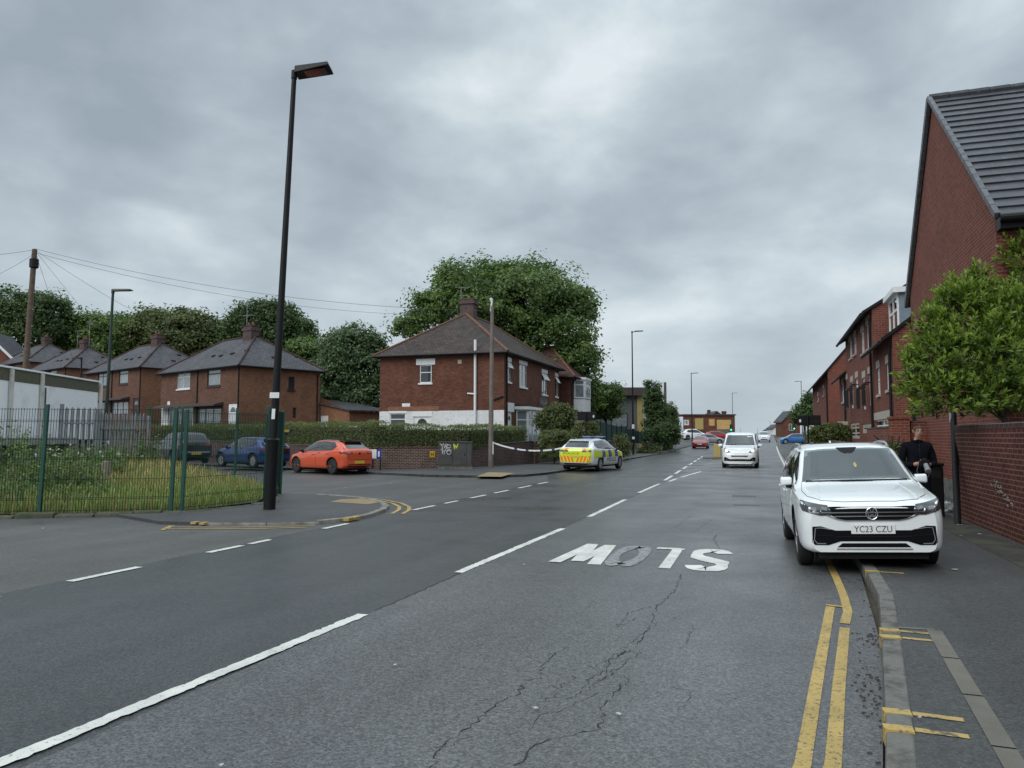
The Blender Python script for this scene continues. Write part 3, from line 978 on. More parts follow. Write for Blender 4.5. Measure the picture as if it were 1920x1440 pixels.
def tree(name, label, cat, blobs_px, depth, seed, m_, clumps, per, leaf, spread, ground=0.0, squash=1.0, group='trees behind the houses', trunk_r=.35, shell=(.72, 1.04), gap=.12, deep=1.0):
    """blobs_px: (u, v, ru, rv[, dd]) crown lobes as seen from the street, at the given distance"""
    rs = np.random.RandomState(seed)
    k = depth / 1442
    bl = []
    for b in blobs_px:
        dd = b[4] if len(b) > 4 else 0
        p = P(b[0], b[1], depth + dd); s = (depth + dd) / 1442
        rx, rz = b[2] * s, b[3] * s
        bl.append((p.x, p.y, p.z, rx, (rx + rz) * .5 * deep, rz))
    cx = sum(b[0] * b[3] for b in bl) / sum(b[3] for b in bl); cy = sum(b[1] * b[3] for b in bl) / sum(b[3] for b in bl)
    root = thing(name, label, cat, (cx, cy, ground), 0, group)
    loc = [(b[0] - cx, b[1] - cy, b[2] - ground, b[3], b[4], b[5]) for b in bl]
    o, cl = crown('crown', m_, loc, int(clumps * 1.9), int(per * 1.4), leaf * .68, rs, root, spread * .74, shell=shell, gap=gap)
    zmin = min(b[2] - b[5] for b in loc)
    ends = [cl[i] for i in rs.choice(len(cl), min(16, len(cl)), replace=False)]
    limbs(root, (0, 0, 0), trunk_r, max(1.2, zmin + .6), ends, rs, M['bark'])
    return root


TG = 'trees behind the houses'
tree('broadleaf_tree', 'huge spreading green tree towering behind the corner house roof', 'tree',
     [(960, 575, 95, 80), (1035, 610, 82, 92), (880, 575, 62, 68, -3), (820, 585, 50, 42, -2), (770, 614, 34, 24, -3), (1080, 690, 48, 64, -2), (990, 530, 55, 42, 2), (935, 530, 52, 40, 2), (850, 530, 38, 34), (1098, 745, 34, 30, -2), (1000, 700, 80, 70, 1), (1080, 575, 32, 36), (940, 640, 70, 60, 0), (1010, 650, 60, 60, -2)],
     66, 11, M['leaf_mid'], 1500, 30, .22, .55, trunk_r=.5, gap=.19, shell=(.55, 1.05))
tree('broadleaf_tree', 'small leafy tree beyond the bay windowed house, beside the lamp', 'tree',
     [(1138, 745, 24, 26), (1125, 772, 22, 20), (1150, 775, 12, 12)], 70, 12, M['leaf_mid'], 190, 26, .17, .42, trunk_r=.15)
tree('broadleaf_tree', 'tall pale green tree left of the white-based corner house', 'tree',
     [(655, 660, 45, 48), (690, 700, 34, 50), (640, 720, 48, 62), (670, 750, 46, 50), (700, 650, 18, 28)], 64, 13, M['leaf_pale'], 560, 30, .2, .5)
tree('broadleaf_tree', 'round dark tree directly behind the chimney of the nearest row house', 'tree',
     [(500, 612, 60, 48), (550, 640, 36, 46), (455, 625, 36, 40), (520, 660, 55, 40)], 112, 14, M['leaf_deep'], 520, 30, .36, .85)
tree('broadleaf_tree', 'brownish olive tree in the middle of the left tree line', 'tree',
     [(345, 620, 52, 38), (395, 640, 34, 42), (290, 625, 50, 42), (340, 650, 75, 35)], 116, 15, M['leaf_olive'], 560, 30, .37, .88)
tree('broadleaf_tree', 'light green low tree in a dip of the left tree line', 'tree',
     [(180, 622, 52, 36), (230, 640, 40, 44), (140, 640, 40, 34), (190, 660, 75, 34)], 118, 16, M['leaf_mid'], 480, 30, .37, .85)
tree('broadleaf_tree', 'open crowned tree at the far left behind the wooden pole', 'tree',
     [(20, 590, 62, 44), (85, 590, 40, 46), (45, 630, 80, 36), (-40, 610, 60, 60), (112, 620, 26, 30)], 115, 17, M['leaf_deep'], 560, 28, .36, .85, gap=.16)
tree('broadleaf_tree', 'bushy tree filling the gap right of the nearest row house', 'tree',
     [(575, 665, 34, 30), (600, 700, 40, 40), (630, 745, 50, 40), (570, 720, 40, 60)], 98, 18, M['leaf_mid'], 420, 28, .31, .72)
tree('broadleaf_tree', 'dark tree showing behind the chimneys of the second row house', 'tree',
     [(255, 640, 50, 46), (310, 655, 40, 40), (215, 655, 30, 30)], 124, 19, M['leaf_deep'], 330, 28, .40, .9)
# hillside planting, right of centre
tree('ivy_clad_tree', 'ivy clad pointed tree in front of the yellow panelled building', 'tree',
     [(1219, 752, 8, 22), (1229, 752, 11, 24), (1237, 770, 14, 26), (1221, 785, 10, 30), (1233, 802, 18, 24), (1216, 722, 2.5, 10), (1231, 726, 3, 8), (1224, 735, 5, 10), (1222, 822, 13, 26), (1240, 828, 16, 22)], 80, 20, M['leaf_deep'], 400, 24, .16, .26, ground=.2, group='hillside trees', trunk_r=.2, gap=.18)
tree('ivy_clad_tree', 'narrow straggly tree leaning by the short wooden pole on the hill', 'tree',
     [(1256, 768, 5, 13), (1265, 778, 4, 16), (1262, 800, 9, 22), (1252, 785, 6, 22), (1258, 822, 11, 22)], 84, 21, M['leaf_olive'], 170, 22, .16, .26, ground=.25, group='hillside trees', trunk_r=.15, gap=.18)
tree('ivy_mound', 'dark ivy mound spilling down beside the hill pavement', 'shrub',
     [(1246, 818, 17, 20), (1258, 812, 13, 22), (1232, 815, 14, 15)], 76, 22, M['leaf_deep'], 150, 26, .15, .35, ground=.1, group='hillside shrubs', trunk_r=.1)
tree('scrub_bush', 'low scrubby bush at the foot of the hill wall', 'shrub',
     [(1222, 843, 15, 8), (1206, 846, 9, 7), (1215, 850, 20, 7)], 68, 23, M['leaf_olive'], 60, 22, .12, .25, ground=.0, group='hillside shrubs', trunk_r=.05)
tree('overgrown_bush', 'overgrown dry bush on the gate piers behind the police car', 'shrub',
     [(1163, 822, 8, 6), (1168, 834, 7, 10), (1164, 850, 9, 10)], 52, 24, M['leaf_olive'], 60, 22, .1, .22, group='hillside shrubs', trunk_r=.05)
tree('broadleaf_tree', 'distant tree behind the right-hand black sign', 'tree',
     [(1510, 775, 14, 20), (1502, 785, 14, 14), (1519, 750, 6, 14)], 95, 25, M['leaf_deep'], 130, 24, .22, .45, ground=.3, group='hillside trees', trunk_r=.2)
# garden shrubs
tree('garden_bush', 'loose olive bush hiding the ground floor of the bay window house', 'shrub',
     [(1038, 790, 24, 24), (1058, 792, 18, 24), (1016, 795, 8, 18), (1045, 772, 20, 14)], 47, 26, M['leaf_olive'], 240, 26, .1, .26, group='garden shrubs', trunk_r=.08)
tree('garden_bush', 'rounded clipped bush between the tape and the black sign', 'shrub',
     [(1040, 822, 30, 16), (1022, 826, 14, 15), (1058, 824, 14, 14), (1038, 848, 28, 18)], 42.5, 27, M['leaf_hedge'], 240, 30, .055, .13, group='garden shrubs', trunk_r=.06, gap=.03)
tree('garden_bush', 'upright green bush behind the post of the left black sign', 'shrub',
     [(1098, 805, 19, 22), (1086, 820, 12, 22), (1112, 812, 9, 20), (1098, 845, 20, 20)], 44, 28, M['leaf_bright_hedge'], 170, 28, .07, .16, group='garden shrubs', trunk_r=.06, gap=.05)
tree('garden_bush', 'spreading yellow green bush in front of the terrace doors', 'shrub',
     [(1560, 808, 22, 11), (1538, 812, 16, 10), (1578, 815, 14, 10), (1550, 822, 26, 10)], 41, 29, M['leaf_bright_hedge'], 190, 26, .09, .2, group='garden shrubs', trunk_r=.06, gap=.15)
tree('garden_bush', 'dark sprawling shrub behind the roof of the parked white car', 'shrub',
     [(1668, 850, 26, 18), (1690, 868, 26, 26), (1645, 850, 18, 12), (1700, 890, 18, 24)], 20.5, 30, M['leaf_olive'], 170, 24, .055, .13, group='garden shrubs', trunk_r=.04, gap=.18)


# the big laurel overhanging the boundary wall: whorls of narrow leaves on twigs
def laurel():
    rs = np.random.RandomState(5)
    root = thing('laurel_tree', 'bright green laurel tree overhanging the red brick boundary wall', 'tree', (3.75, 15.2, 0))
    blobs_px = [(1812, 622, 58, 84, 13.4), (1765, 690, 58, 72, 13.2), (1850, 690, 100, 96, 13.4), (1722, 712, 32, 52, 13.3), (1745, 625, 30, 36, 13.3), (1885, 610, 50, 70, 13.6), (1785, 575, 26, 44, 13.4), (1832, 545, 24, 40, 13.5), (1905, 510, 24, 46, 14.6), (1935, 640, 90, 130, 14.2), (1790, 748, 80, 42, 13.0), (1880, 750, 84, 42, 13.2), (1915, 490, 30, 40, 14.2)]
    ox = np.array([3.75, 15.2, 0])
    B = []
    for u, v, ru, rv, d in blobs_px:
        p = P(u, v, d); s = d / 1442
        B.append((p.x - ox[0], p.y - ox[1], p.z, ru * s, (ru + rv) * .5 * s, rv * s))
    B = np.array(B)
    n = 3600
    area = B[:, 3] * B[:, 5]
    pick = rs.choice(len(B), n, p=area / area.sum())
    d = unit(rs, n); d[:, 2] = np.where(d[:, 2] < -.7, -d[:, 2], d[:, 2])
    rad = rs.uniform(.5, 1.12, n)
    c = B[pick, :3] + d * B[pick, 3:] * rad[:, None]
    keep = np.ones(n, bool)
    for j in range(len(B)):
        q = (c - B[j, :3]) / B[j, 3:]; keep &= ~(((q * q).sum(1) < .4) & (pick != j))
    c, d = c[keep], d[keep]; n = len(c)
    ax = d * .8 + np.array([0, 0, .75]) + rs.normal(0, .25, (n, 3)); ax /= np.linalg.norm(ax, axis=1)[:, None]
    C, Nn, T, S, tint = [], [], [], [], []
    for i in range(n):
        a = ax[i]; s1 = np.cross(a, [.3, .5, .81]); s1 /= np.linalg.norm(s1); s2 = np.cross(a, s1)
        L = rs.uniform(.16, .32); ct = np.clip(rs.normal(.40, .28), 0, 1)
        m = rs.randint(10, 17)
        for k in range(m):
            h = rs.uniform(0, 1) ** .7; ph = k * 2.4 + rs.uniform(-.3, .3)
            out = s1 * math.cos(ph) + s2 * math.sin(ph)
            dirv = out * (1.05 - .6 * h) + a * (.25 + .75 * h) - np.array([0, 0, .25 * (1 - h)])
            dirv /= np.linalg.norm(dirv)
            sz = rs.uniform(.036, .066)
            C.append(c[i] + a * (h * L - .1) + dirv * sz); T.append(dirv)
            nv = a * .8 - out * .3 + rs.normal(0, .2, 3); Nn.append(nv / np.linalg.norm(nv)); S.append(sz)
            tint.append(np.clip(ct * .6 + .45 * h + rs.normal(0, .12) - .1, 0, 1))
    leaf_mesh('crown', M['leaf_bright'], np.array(C), np.array(Nn), np.array(S), .30, np.array(tint), rs, root, fold=.12, extra=np.array(T))
    ends = [tuple(c[i]) for i in rs.choice(n, 12, replace=False)]
    limbs(root, (.12, .1, 0), .05, 2.2, ends, rs, M['bark'])
laurel()


def hedge(label, pts, z0, z1, wd, seed, m_, dens=760, top2=None, rough=.04, leaf=.034):
    """clipped hedge along a ground polyline"""
    rs = np.random.RandomState(seed)
    o0 = Vector((*pts[0], 0))
    root = thing('hedge', label, 'hedge', o0, 0, 'garden hedges')
    C, Nn, tint = [], [], []
    core = MB()
    for i in range(len(pts) - 1):
        a, b = Vector((*pts[i], 0)) - o0, Vector((*pts[i + 1], 0)) - o0
        L = (b - a).length; t = (b - a) / L; nr = Vector((-t.y, t.x, 0))
        core.hexa([a - nr * (wd / 2 - .16) + Vector((0, 0, z0)), b - nr * (wd / 2 - .16) + Vector((0, 0, z0)), b + nr * (wd / 2 - .16) + Vector((0, 0, z0)), a + nr * (wd / 2 - .16) + Vector((0, 0, z0))],
                  [a - nr * (wd / 2 - .2) + Vector((0, 0, z1 - .22)), b - nr * (wd / 2 - .2) + Vector((0, 0, z1 - .22)), b + nr * (wd / 2 - .2) + Vector((0, 0, z1 - .22)), a + nr * (wd / 2 - .2) + Vector((0, 0, z1 - .22))])
        H = z1 - z0
        n = int(L * (2 * H + wd) * dens)
        s = rs.uniform(-.1, L + .1, n); q = rs.uniform(0, 2 * H + wd, n)
        lump = .05 * np.sin(s * 1.7 + seed) + .04 * np.sin(s * 4.3 + 1) + .02 * np.sin(s * 11)
        for j in range(n):
            if q[j] < H: off, z, no = -wd / 2, q[j], -nr
            elif q[j] < H + wd: off, z, no = q[j] - H - wd / 2, H, Vector((0, 0, 1))
            else: off, z, no = wd / 2, q[j] - H - wd, nr
            # round the shoulders
            e = max(0, (abs(off) - (wd / 2 - .2)) / .2) if z > H - .2 else 0
            z -= .12 * e * e * (z > H - .25)
            p = a + t * s[j] + nr * (off + rs.normal(0, rough)) + Vector((0, 0, z0 + z + lump[j] * (z / H) + rs.normal(0, rough)))
            C.append(p); v = no + Vector(rs.normal(0, .6, 3)) + Vector((0, 0, .35)); Nn.append(v.normalized())
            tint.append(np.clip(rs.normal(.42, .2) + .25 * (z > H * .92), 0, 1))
    n = len(C)
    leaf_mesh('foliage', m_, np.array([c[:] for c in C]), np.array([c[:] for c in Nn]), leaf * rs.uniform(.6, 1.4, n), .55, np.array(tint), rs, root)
    core.build('branch_core', M['leaf_core'], root)
    return root


M['leaf_core'] = mat('twigs inside the hedge', (.04, .045, .022), .95, var=.5, vscale=8)
wc = Vector((-17.4, 31.9))
hedge('long dark hedge along the sooty wall of the side road', [tuple(wc + DS * 30 + Vector((.1, .7))), tuple(wc + DS * 14 + Vector((.1, .7))), tuple(wc + Vector((0, .75)))], .9, 2.25, 1.1, 3, M['leaf_hedge'])
hedge('trimmed hedge on the corner wall above the graffiti cabinet', [tuple(wc + Vector((-.6, .45))), (-14.45, 35.6), (-13.3, 41.0)], 1.0, 2.12, 1.2, 4, M['leaf_hedge'])


# ---- rough grass and weeds behind the green fence
def enclosure_z(x, y):
    """the waste ground climbs gently away from the road"""
    d = max(0.0, (-x - 11.5) * .75 + (y - 15) * .62)
    return .06 + min(.75, .035 * d)


ENC = [(-12.3, 17.45), (-11.4, 15.3), (-11.65, 12.95), (-13.8, 11.75), (-17.5, 9.6), (-27, 6.5), (-34, 18), (-27, 27), (-23.5, 24.7)]
mb = MB()
vs = [(x, y) for x, y in ENC]
from mathutils.geometry import tessellate_polygon
res = delaunay_2d_cdt([Vector(p) for p in vs] + [Vector((x, y)) for x in np.arange(-33, -11, 1.2) for y in np.arange(7, 27, 1.2)], [], [list(range(len(vs)))], 1, 1e-4)
mb.add([(p.x, p.y, enclosure_z(p.x, p.y)) for p in res[0]], [tuple(f) for f in res[2]])
struct(mb.build('waste_ground', M['earth'], smooth=0))


def inside(poly, x, y):
    c = False; n = len(poly)
    for i in range(n):
        x1, y1 = poly[i - 1]; x2, y2 = poly[i]
        if (y1 > y) != (y2 > y) and x < (x2 - x1) * (y - y1) / (y2 - y1) + x1: c = not c
    return c


def blades(name, m_, n, hmin, hmax, seed, cond, wd=.012, lean=.35):
    rs = np.random.RandomState(seed)
    V, F, T = [], [], []
    k = 0; tries = 0
    while k < n and tries < n * 8:
        tries += 1
        x, y = rs.uniform(-27, -11.2), rs.uniform(8, 27)
        if not inside(ENC, x, y) or not cond(x, y, rs): continue
        dist = math.hypot(x, y)
        h = rs.uniform(hmin, hmax) * (.7 + .6 * (math.sin(x * 1.3) * math.sin(y * 1.7) * .5 + .5)); a = rs.uniform(0, 6.28)
        w = wd * dist / 15
        lx, ly = rs.normal(0, lean * h), rs.normal(0, lean * h)
        z = enclosure_z(x, y) - .02
        i = len(V)
        c, s = math.cos(a) * w, math.sin(a) * w
        V += [(x - c, y - s, z), (x + c, y + s, z), (x + lx * .4 + c * .6, y + ly * .4 + s * .6, z + h * .6), (x + lx * .4 - c * .6, y + ly * .4 - s * .6, z + h * .6), (x + lx, y + ly, z + h)]
        F += [(i, i + 1, i + 2, i + 3), (i + 3, i + 2, i + 4)]
        t = np.clip(rs.normal(.45, .25), 0, 1); T += [t, t]
        k += 1
    me = bpy.data.meshes.new(name); me.from_pydata(V, [], F); me.materials.append(m_)
    at = me.attributes.new('tint', 'FLOAT', 'FACE'); at.data.foreach_set('value', np.array(T, np.float32))
    o = bpy.data.objects.new(name, me); COL.objects.link(o)
    return tag(o, kind='stuff')


def edge_d(x, y):   # how far behind the front fence
    return (x + 11.65) * -.5 + (y - 12.95) * .86 if x < -11.6 else min(3, y - 12.9)


blades('long_grass', M['grass'], 46000, .10, .36, 1, lambda x, y, r: True)
blades('dry_grass', M['dry_grass'], 11000, .15, .50, 2, lambda x, y, r: r.random() < (.75 if math.sin(x * .9 + 2) + math.sin(y * .8) > .5 else .08) or edge_d(x, y) < .35 or edge_d(x, y) > 5)


def weed_bush(label, x, y, w, h, seed, n, m_=None, leaf=.05, grp='weeds behind the green fence', fl=None):
    rs = np.random.RandomState(seed)
    root = thing('weed_clump', label, 'weeds', (x, y, enclosure_z(x, y)), 0, grp)
    st = MB(); C, Nn, T = [], [], []
    for _ in range(n):
        bx, by = rs.normal(0, w * .38), rs.normal(0, w * .38)
        hh = h * rs.uniform(.55, 1.05) * (1 - .35 * min(1, math.hypot(bx, by) / w))
        lx, ly = rs.normal(0, .16) * hh, rs.normal(0, .16) * hh
        st.tube([(0, 0, -.04), (bx * .8, by * .8, .02), (bx + lx * .4, by + ly * .4, hh * .55), (bx + lx, by + ly, hh)], [.006, .006, .005, .002], 4)
        for k in range(18):
            t = rs.uniform(.12, 1); p = np.array([bx + lx * t, by + ly * t, hh * t]); a = rs.uniform(0, 6.28)
            d = np.array([math.cos(a), math.sin(a), rs.uniform(-.1, .7)]); L = leaf * rs.uniform(.7, 1.6) * (1.3 - t * .6)
            C.append(p + d * L); Nn.append(d * -.3 + np.array([0, 0, 1.]) + rs.normal(0, .4, 3)); T.append(d)
    Nn = np.array(Nn); Nn /= np.linalg.norm(Nn, axis=1)[:, None]
    leaf_mesh('foliage', m_ or M['weed'], np.array(C), Nn, leaf * rs.uniform(.7, 1.5, len(C)), .4, None, rs, root, extra=np.array(T))
    st.build('stem', M['weed_stem'], root)
    if fl:
        for _ in range(9 if fl is M['flower_white'] else 16):
            k = 7; c0 = np.array([rs.normal(0, w * .38), rs.normal(0, w * .38), h * rs.uniform(.75, 1.02)])
            leaf_mesh('flower_head', fl, c0 + rs.normal(0, .012, (k, 3)), unit(rs, k), np.full(k, .028), .8, None, rs, root)
    return root


M['weed_stem'] = mat('weed stems', (.09, .11, .05), .8, var=.3)
for i, (lab, u, b, w, h, n, fl) in enumerate([
    ('tall nettle mass at the very left edge of the fence', 10, 20.5, 1.3, 1.5, 60, None),
    ('tall bramble clump beside the first green fence post', 70, 19.5, 1.0, 1.35, 55, None),
    ('weed clump right behind the first post with pale flower heads', 112, 18.5, .9, 1.05, 45, M['flower_white']),
    ('dock plants left of the stone bollard', 150, 19.5, .8, .75, 36, None),
    ('low weeds just behind the stone bollard', 205, 23.5, .9, .7, 36, M['flower_white']),
    ('ragged weeds along the foot of the palisade', 160, 25.0, 1.1, .95, 40, None),
    ('red flowered weeds in front of the green corner post', 268, 27.5, .7, 1.15, 36, M['flower_red']),
    ('weeds between the palisade and the red flowers', 232, 27.0, 1.0, .9, 36, None),
    ('broad weeds low on the left by the kerb stones', 30, 16.6, .8, .7, 34, None),
    ('spiky dark weed standing alone in the grass', 132, 16.8, .28, .5, 10, None),
    ('small weeds rooted right of the stone bollard', 176, 17.8, .4, .5, 14, None)]):
    a, _ = _ray(u, 818)
    X, Y = W2(a * b, b)
    weed_bush(lab, X, Y, w * 1.1, h * (1.22 if n > 15 else 1), 40 + i, int(n * 1.25), fl=fl, leaf=.055 if b > 19 else .045)
# ------------------------------------------------------------------ fences, walls, columns and street furniture
def mesh_fence():
    pts = [(-18.3, 9.2), (-13.74, 11.62), (-11.64, 12.86), (-11.37, 15.57), (-12.48, 17.77), (-15.3, 19.5), (-20.0, 22.5), (-23.7, 24.8)]
    root = thing('mesh_fence', 'dark green wire mesh fence round the weedy waste ground', 'fence', (-11.64, 12.86, 0))
    o = Vector((-11.64, 12.86, 0))
    H = [2.2, 2.2, 2.16, 2.28, 2.26, 2.3, 2.3, 2.3]
    lean = Vector((CY, SY, 0)) * .075
    base = [Vector((x, y, enclosure_z(x, y) - .1 if i > 4 else .04)) - o for i, (x, y) in enumerate(pts)]
    def post(b, h, ln):
        t = b + Vector((0, 0, h)) + ln
        mb = MB(); ax = Vector((CY, SY, 0)) * .035; ay = Vector((-SY, CY, 0)) * .03
        b = b - Vector((0, 0, .2))
        mb.hexa([b - ax - ay, b + ax - ay, b + ax + ay, b - ax + ay], [t - ax - ay, t + ax - ay, t + ax + ay, t - ax + ay])
        return mb.build('post', M['green_metal'], root, bevel=.006)
    for i, b in enumerate(base):
        post(b, H[i], lean * (1.2 if i in (0, 1) else .8 if i < 5 else .4))
    post(base[2] + Vector((.16, .12, 0)), 2.12, lean * .9)
    for i in range(len(base) - 1):
        a, b = base[i], base[i + 1]
        la, lb = lean * .9, lean * .9
        L = (b - a).length; n = int(L / .05)
        mb = MB()
        hz = H[i] - .08
        d = (b - a) / L
        w = .0048 if i < 4 else .0020
        for k in range(1, n):
            p = a.lerp(b, k / n); q = p + Vector((0, 0, hz)) + la
            p = p + Vector((0, 0, .05))
            s = d * w; r_ = Vector((-d.y, d.x, 0)) * w
            mb.add([p - s, p + r_, p + s, p - r_, q - s, q + r_, q + s, q - r_], [(0, 1, 5, 4), (1, 2, 6, 5), (2, 3, 7, 6), (3, 0, 4, 7)])
        for z in (.08, .3, .33, .7, 1.1, 1.13, 1.5, 1.85, 1.88, hz - .02):
            mb.tube([a + Vector((0, 0, z)) + la * z / hz, b + Vector((0, 0, z)) + la * z / hz], .0042 if i < 4 else .002, 4)
        mb.build('mesh_panel', M['mesh_green'], root, uv=False)
mesh_fence()


def palisade():
    o = P(180, 830, 29.3); o.z = .2
    root = thing('palisade_fence', 'grey galvanised palisade fence with pointed pales', 'fence', o)
    runs = [(P(276, 820, 31), P(182, 820, 29.4), 13, 2.52, 'r'), (P(177, 820, 29.2), P(112, 820, 28.2), 7, 2.7, 'l')]
    for a, b, n, zt, _ in runs:
        a, b = Vector((a.x, a.y, 0)) - Vector((o.x, o.y, 0)), Vector((b.x, b.y, 0)) - Vector((o.x, o.y, 0))
        d = (b - a).normalized(); nr = Vector((-d.y, d.x, 0))
        for z in (.65, zt - .62):
            rail = MB(); rail.obox((a + b) / 2 + nr * .03 + Vector((0, 0, z - .2)), (b - a) / 2, nr * .02, (0, 0, .03)); rail.build('rail', M['galv'], root)
        for k in range(n):
            p = a.lerp(b, k / (n - 1)); w = .05
            mb = MB(); t = zt - .2; th = .012
            s, q = d * w, nr * th
            mb.add([p - s - q, p + s - q, p + s + q, p - s + q, p - s - q + Vector((0, 0, t - .12)), p + s - q + Vector((0, 0, t - .12)), p + s + q + Vector((0, 0, t - .12)), p - s + q + Vector((0, 0, t - .12)), p - q + Vector((0, 0, t)), p + q + Vector((0, 0, t))],
                   [(0, 1, 5, 4), (1, 2, 6, 5), (2, 3, 7, 6), (3, 0, 4, 7), (4, 5, 8), (5, 6, 9, 8), (6, 7, 9), (7, 4, 8, 9)])
            mb.build('pale', M['galv'], root)
        for p, h in ((b, zt - .12), (a, zt - .3)):
            mb = MB(); mb.obox(p + nr * .09 + Vector((0, 0, h / 2)), d * .055, nr * .05, (0, 0, h / 2)); mb.build('post', M['galv'], root)
palisade()

# stone edging under the green fence and the stub bollard in the grass
mb = MB(); r = random.Random(4)
ed = [(-22, 7.1), (-14.0, 11.3), (-12.1, 12.35), (-11.25, 12.95), (-10.95, 15.4), (-12.2, 17.6)]
for i in range(len(ed) - 1):
    a, b = Vector(ed[i]), Vector(ed[i + 1]); t = (b - a).normalized(); nr = Vector((-t.y, t.x)); n = max(2, int((b - a).length / .55))
    for k in range(n):
        p, q = a.lerp(b, k / n) + t * .01, a.lerp(b, (k + 1) / n) - t * .01; j = r.uniform(-.03, .03); h = .065 + r.uniform(-.03, .035)
        mb.hexa([(*(p + nr * (-.06 + j)), -.02), (*(q + nr * (-.06 + j)), -.02), (*(q + nr * .16), -.02), (*(p + nr * .16), -.02)], [(*(p + nr * (-.03 + j)), h), (*(q + nr * (-.04 + j)), h), (*(q + nr * .16), h + .02), (*(p + nr * .16), h + .02)])
struct(mb.build('stone_edging', M['stone'], bevel=.025))
p = P(198, 905, 21.3); z0 = enclosure_z(p.x, p.y)
mb = MB(); mb.lathe([(.125, -.1), (.115, .62), (.10, .66), (.02, .67)], 14)
o = mb.build('stone_bollard', mat('pale concrete stub', (.20, .17, .13), .9, var=.25, vscale=5, bump=.4), smooth=40); o.location = (p.x, p.y, z0)
tag(o, 'stubby round concrete bollard standing in the long grass', 'bollard')


def lamp(name, label, base, top, side, arm, lant=(.75, .16, .05), r0=.085, r1=.045, sleeve=1.4, rs=.11, m_=None, group='street lamps', tiltup=.0, stick=()):
    """column from base to top with a flat lantern reaching out along side (2D)"""
    base, top = Vector(base), Vector(top)
    root = thing(name, label, 'street lamp', base, 0, group)
    m_ = m_ or M['black_metal']
    t = top - base; u = t.normalized(); L = t.length
    s = Vector((side[0], side[1], 0)).normalized()
    mb = MB(); mb.tube([u * (sleeve * .9), t * .5, t], [r0, (r0 + r1) / 2, r1], 14)
    mb.build('shaft', m_, root, smooth=40)
    mb = MB(); mb.tube([u * -.1, u * sleeve, u * (sleeve + .05), u * (sleeve + .09)], [rs, rs, rs * 1.12, r0], 14)
    mb.build('base_sleeve', m_, root, smooth=40)
    mb = MB(); up = Vector((0, 0, 1)); q = s.cross(up)
    s2 = (s + up * tiltup).normalized(); u2 = q.cross(s2) * -1
    if u2.z < 0: u2 = -u2
    if arm > 0: mb.tube([t - u * .05, t + s2 * arm], .03, 8)
    mb.tube([t - u * .12, t + u * .06], r1 * 1.3, 10)
    if arm > 0 or True: mb.build('bracket', m_, root, smooth=40)
    c = t + s2 * (arm + lant[0] / 2 - .04) + u2 * .02
    mb = MB(); hw, th = lant[1], lant[2]
    a, b = s2 * lant[0] / 2, q * hw
    mb.hexa([c - a * .96 - b * .75 - u2 * th, c + a - b - u2 * th * .5, c + a + b - u2 * th * .5, c - a * .96 + b * .75 - u2 * th], [c - a * .9 - b * .6 + u2 * th, c + a * .95 - b * .8 + u2 * th * .6, c + a * .95 + b * .8 + u2 * th * .6, c - a * .9 + b * .6 + u2 * th])
    lo = mb.build('lantern', m_, root, bevel=.012)
    mb = MB(); c2 = c - u2 * (th * .75 + .004) + a * .15
    mb.obox(c2, a * .6, b * .62, u2 * .006); mb.build('diffuser', M['lamp_smoke'], lo)
    for (z, h, w, mm) in stick:
        mb = MB(); cc = u * z; rr = (rs if z < sleeve else r0) + .012
        face = Vector((SY, -CY, 0)); sd = Vector((CY, SY, 0))
        mb.obox(cc + face * rr, sd * w / 2, face * .004, u * h / 2); mb.build('number_plate', mm, root)
    return root


b0 = G(505, 955, .055)
lamp('street_lamp', 'tall black street lamp with a square lantern on the near corner pavement', b0, P(552, 138, 16.55), (.95, .30), .06, (.80, .25, .085), .088, .052, 1.42, .125, stick=[(2.42, .12, .2, M['white_trim']), (2.02, .22, .07, M['white_trim'])], tiltup=.14)
p = P(195, 850, 34); p.z = .3
lamp('street_lamp', 'green-black street lamp rising behind the palisade fence and white cabin', p, P(212, 545, 34), (1, .25), .05, (.85, .17, .05), .075, .055, 1.6, .1, m_=mat('dark green column', (.012, .03, .025), .45))
p = P(150, 830, 52); p.z = .5
lamp('street_lamp', 'small far lamp head peeping over the end of the white cabin', p, P(153, 672, 52), (-1, -.1), .05, (.75, .15, .05), .07, .05, 1.6, .1)
for lab, u, vt, b, X0, side, mm in [
    ('thin black street lamp on the left pavement beyond the police car', 1185, 622, 64, None, (1, -.1), 'black_metal'),
    ('lamp beside the oncoming red car halfway up the hill', 1296, 700, 103, None, (1, -.1), 'black_metal'),
    ('lamp in front of the boarded brick building at the hill top', 1373, 737, 150, None, (1, -.1), 'grey_metal'),
    ('grey lamp over the right pavement behind the right-hand black sign', 1502, 715, 116, None, (-1, .1), 'grey_metal'),
    ('faint lamp just left of the distant gabled house', 1472, 770, 235, None, (-1, .1), 'grey_metal'),
    ('hazy lamp at the crest above the distant white car', 1444, 790, 300, None, (-1, .1), 'grey_metal'),
    ('tiny lamp beside the grey one on the right, farther up the hill', 1507, 750, 165, None, (-1, .1), 'grey_metal'),
    ('short faint lamp in the middle of the crest', 1420, 803, 420, None, (1, 0), 'grey_metal')]:
    t = P(u, vt, b); bs = Vector((t.x, t.y, gz(t.y)))
    lamp('street_lamp', lab, bs, t, side, .25, (.75, .14, .045), .075, .045, 1.5, .1, m_=M[mm], stick=[(2.4, .35, .2, M['white_trim']), (1.45, .2, .2, M['white_trim'])] if u == 1185 else ())


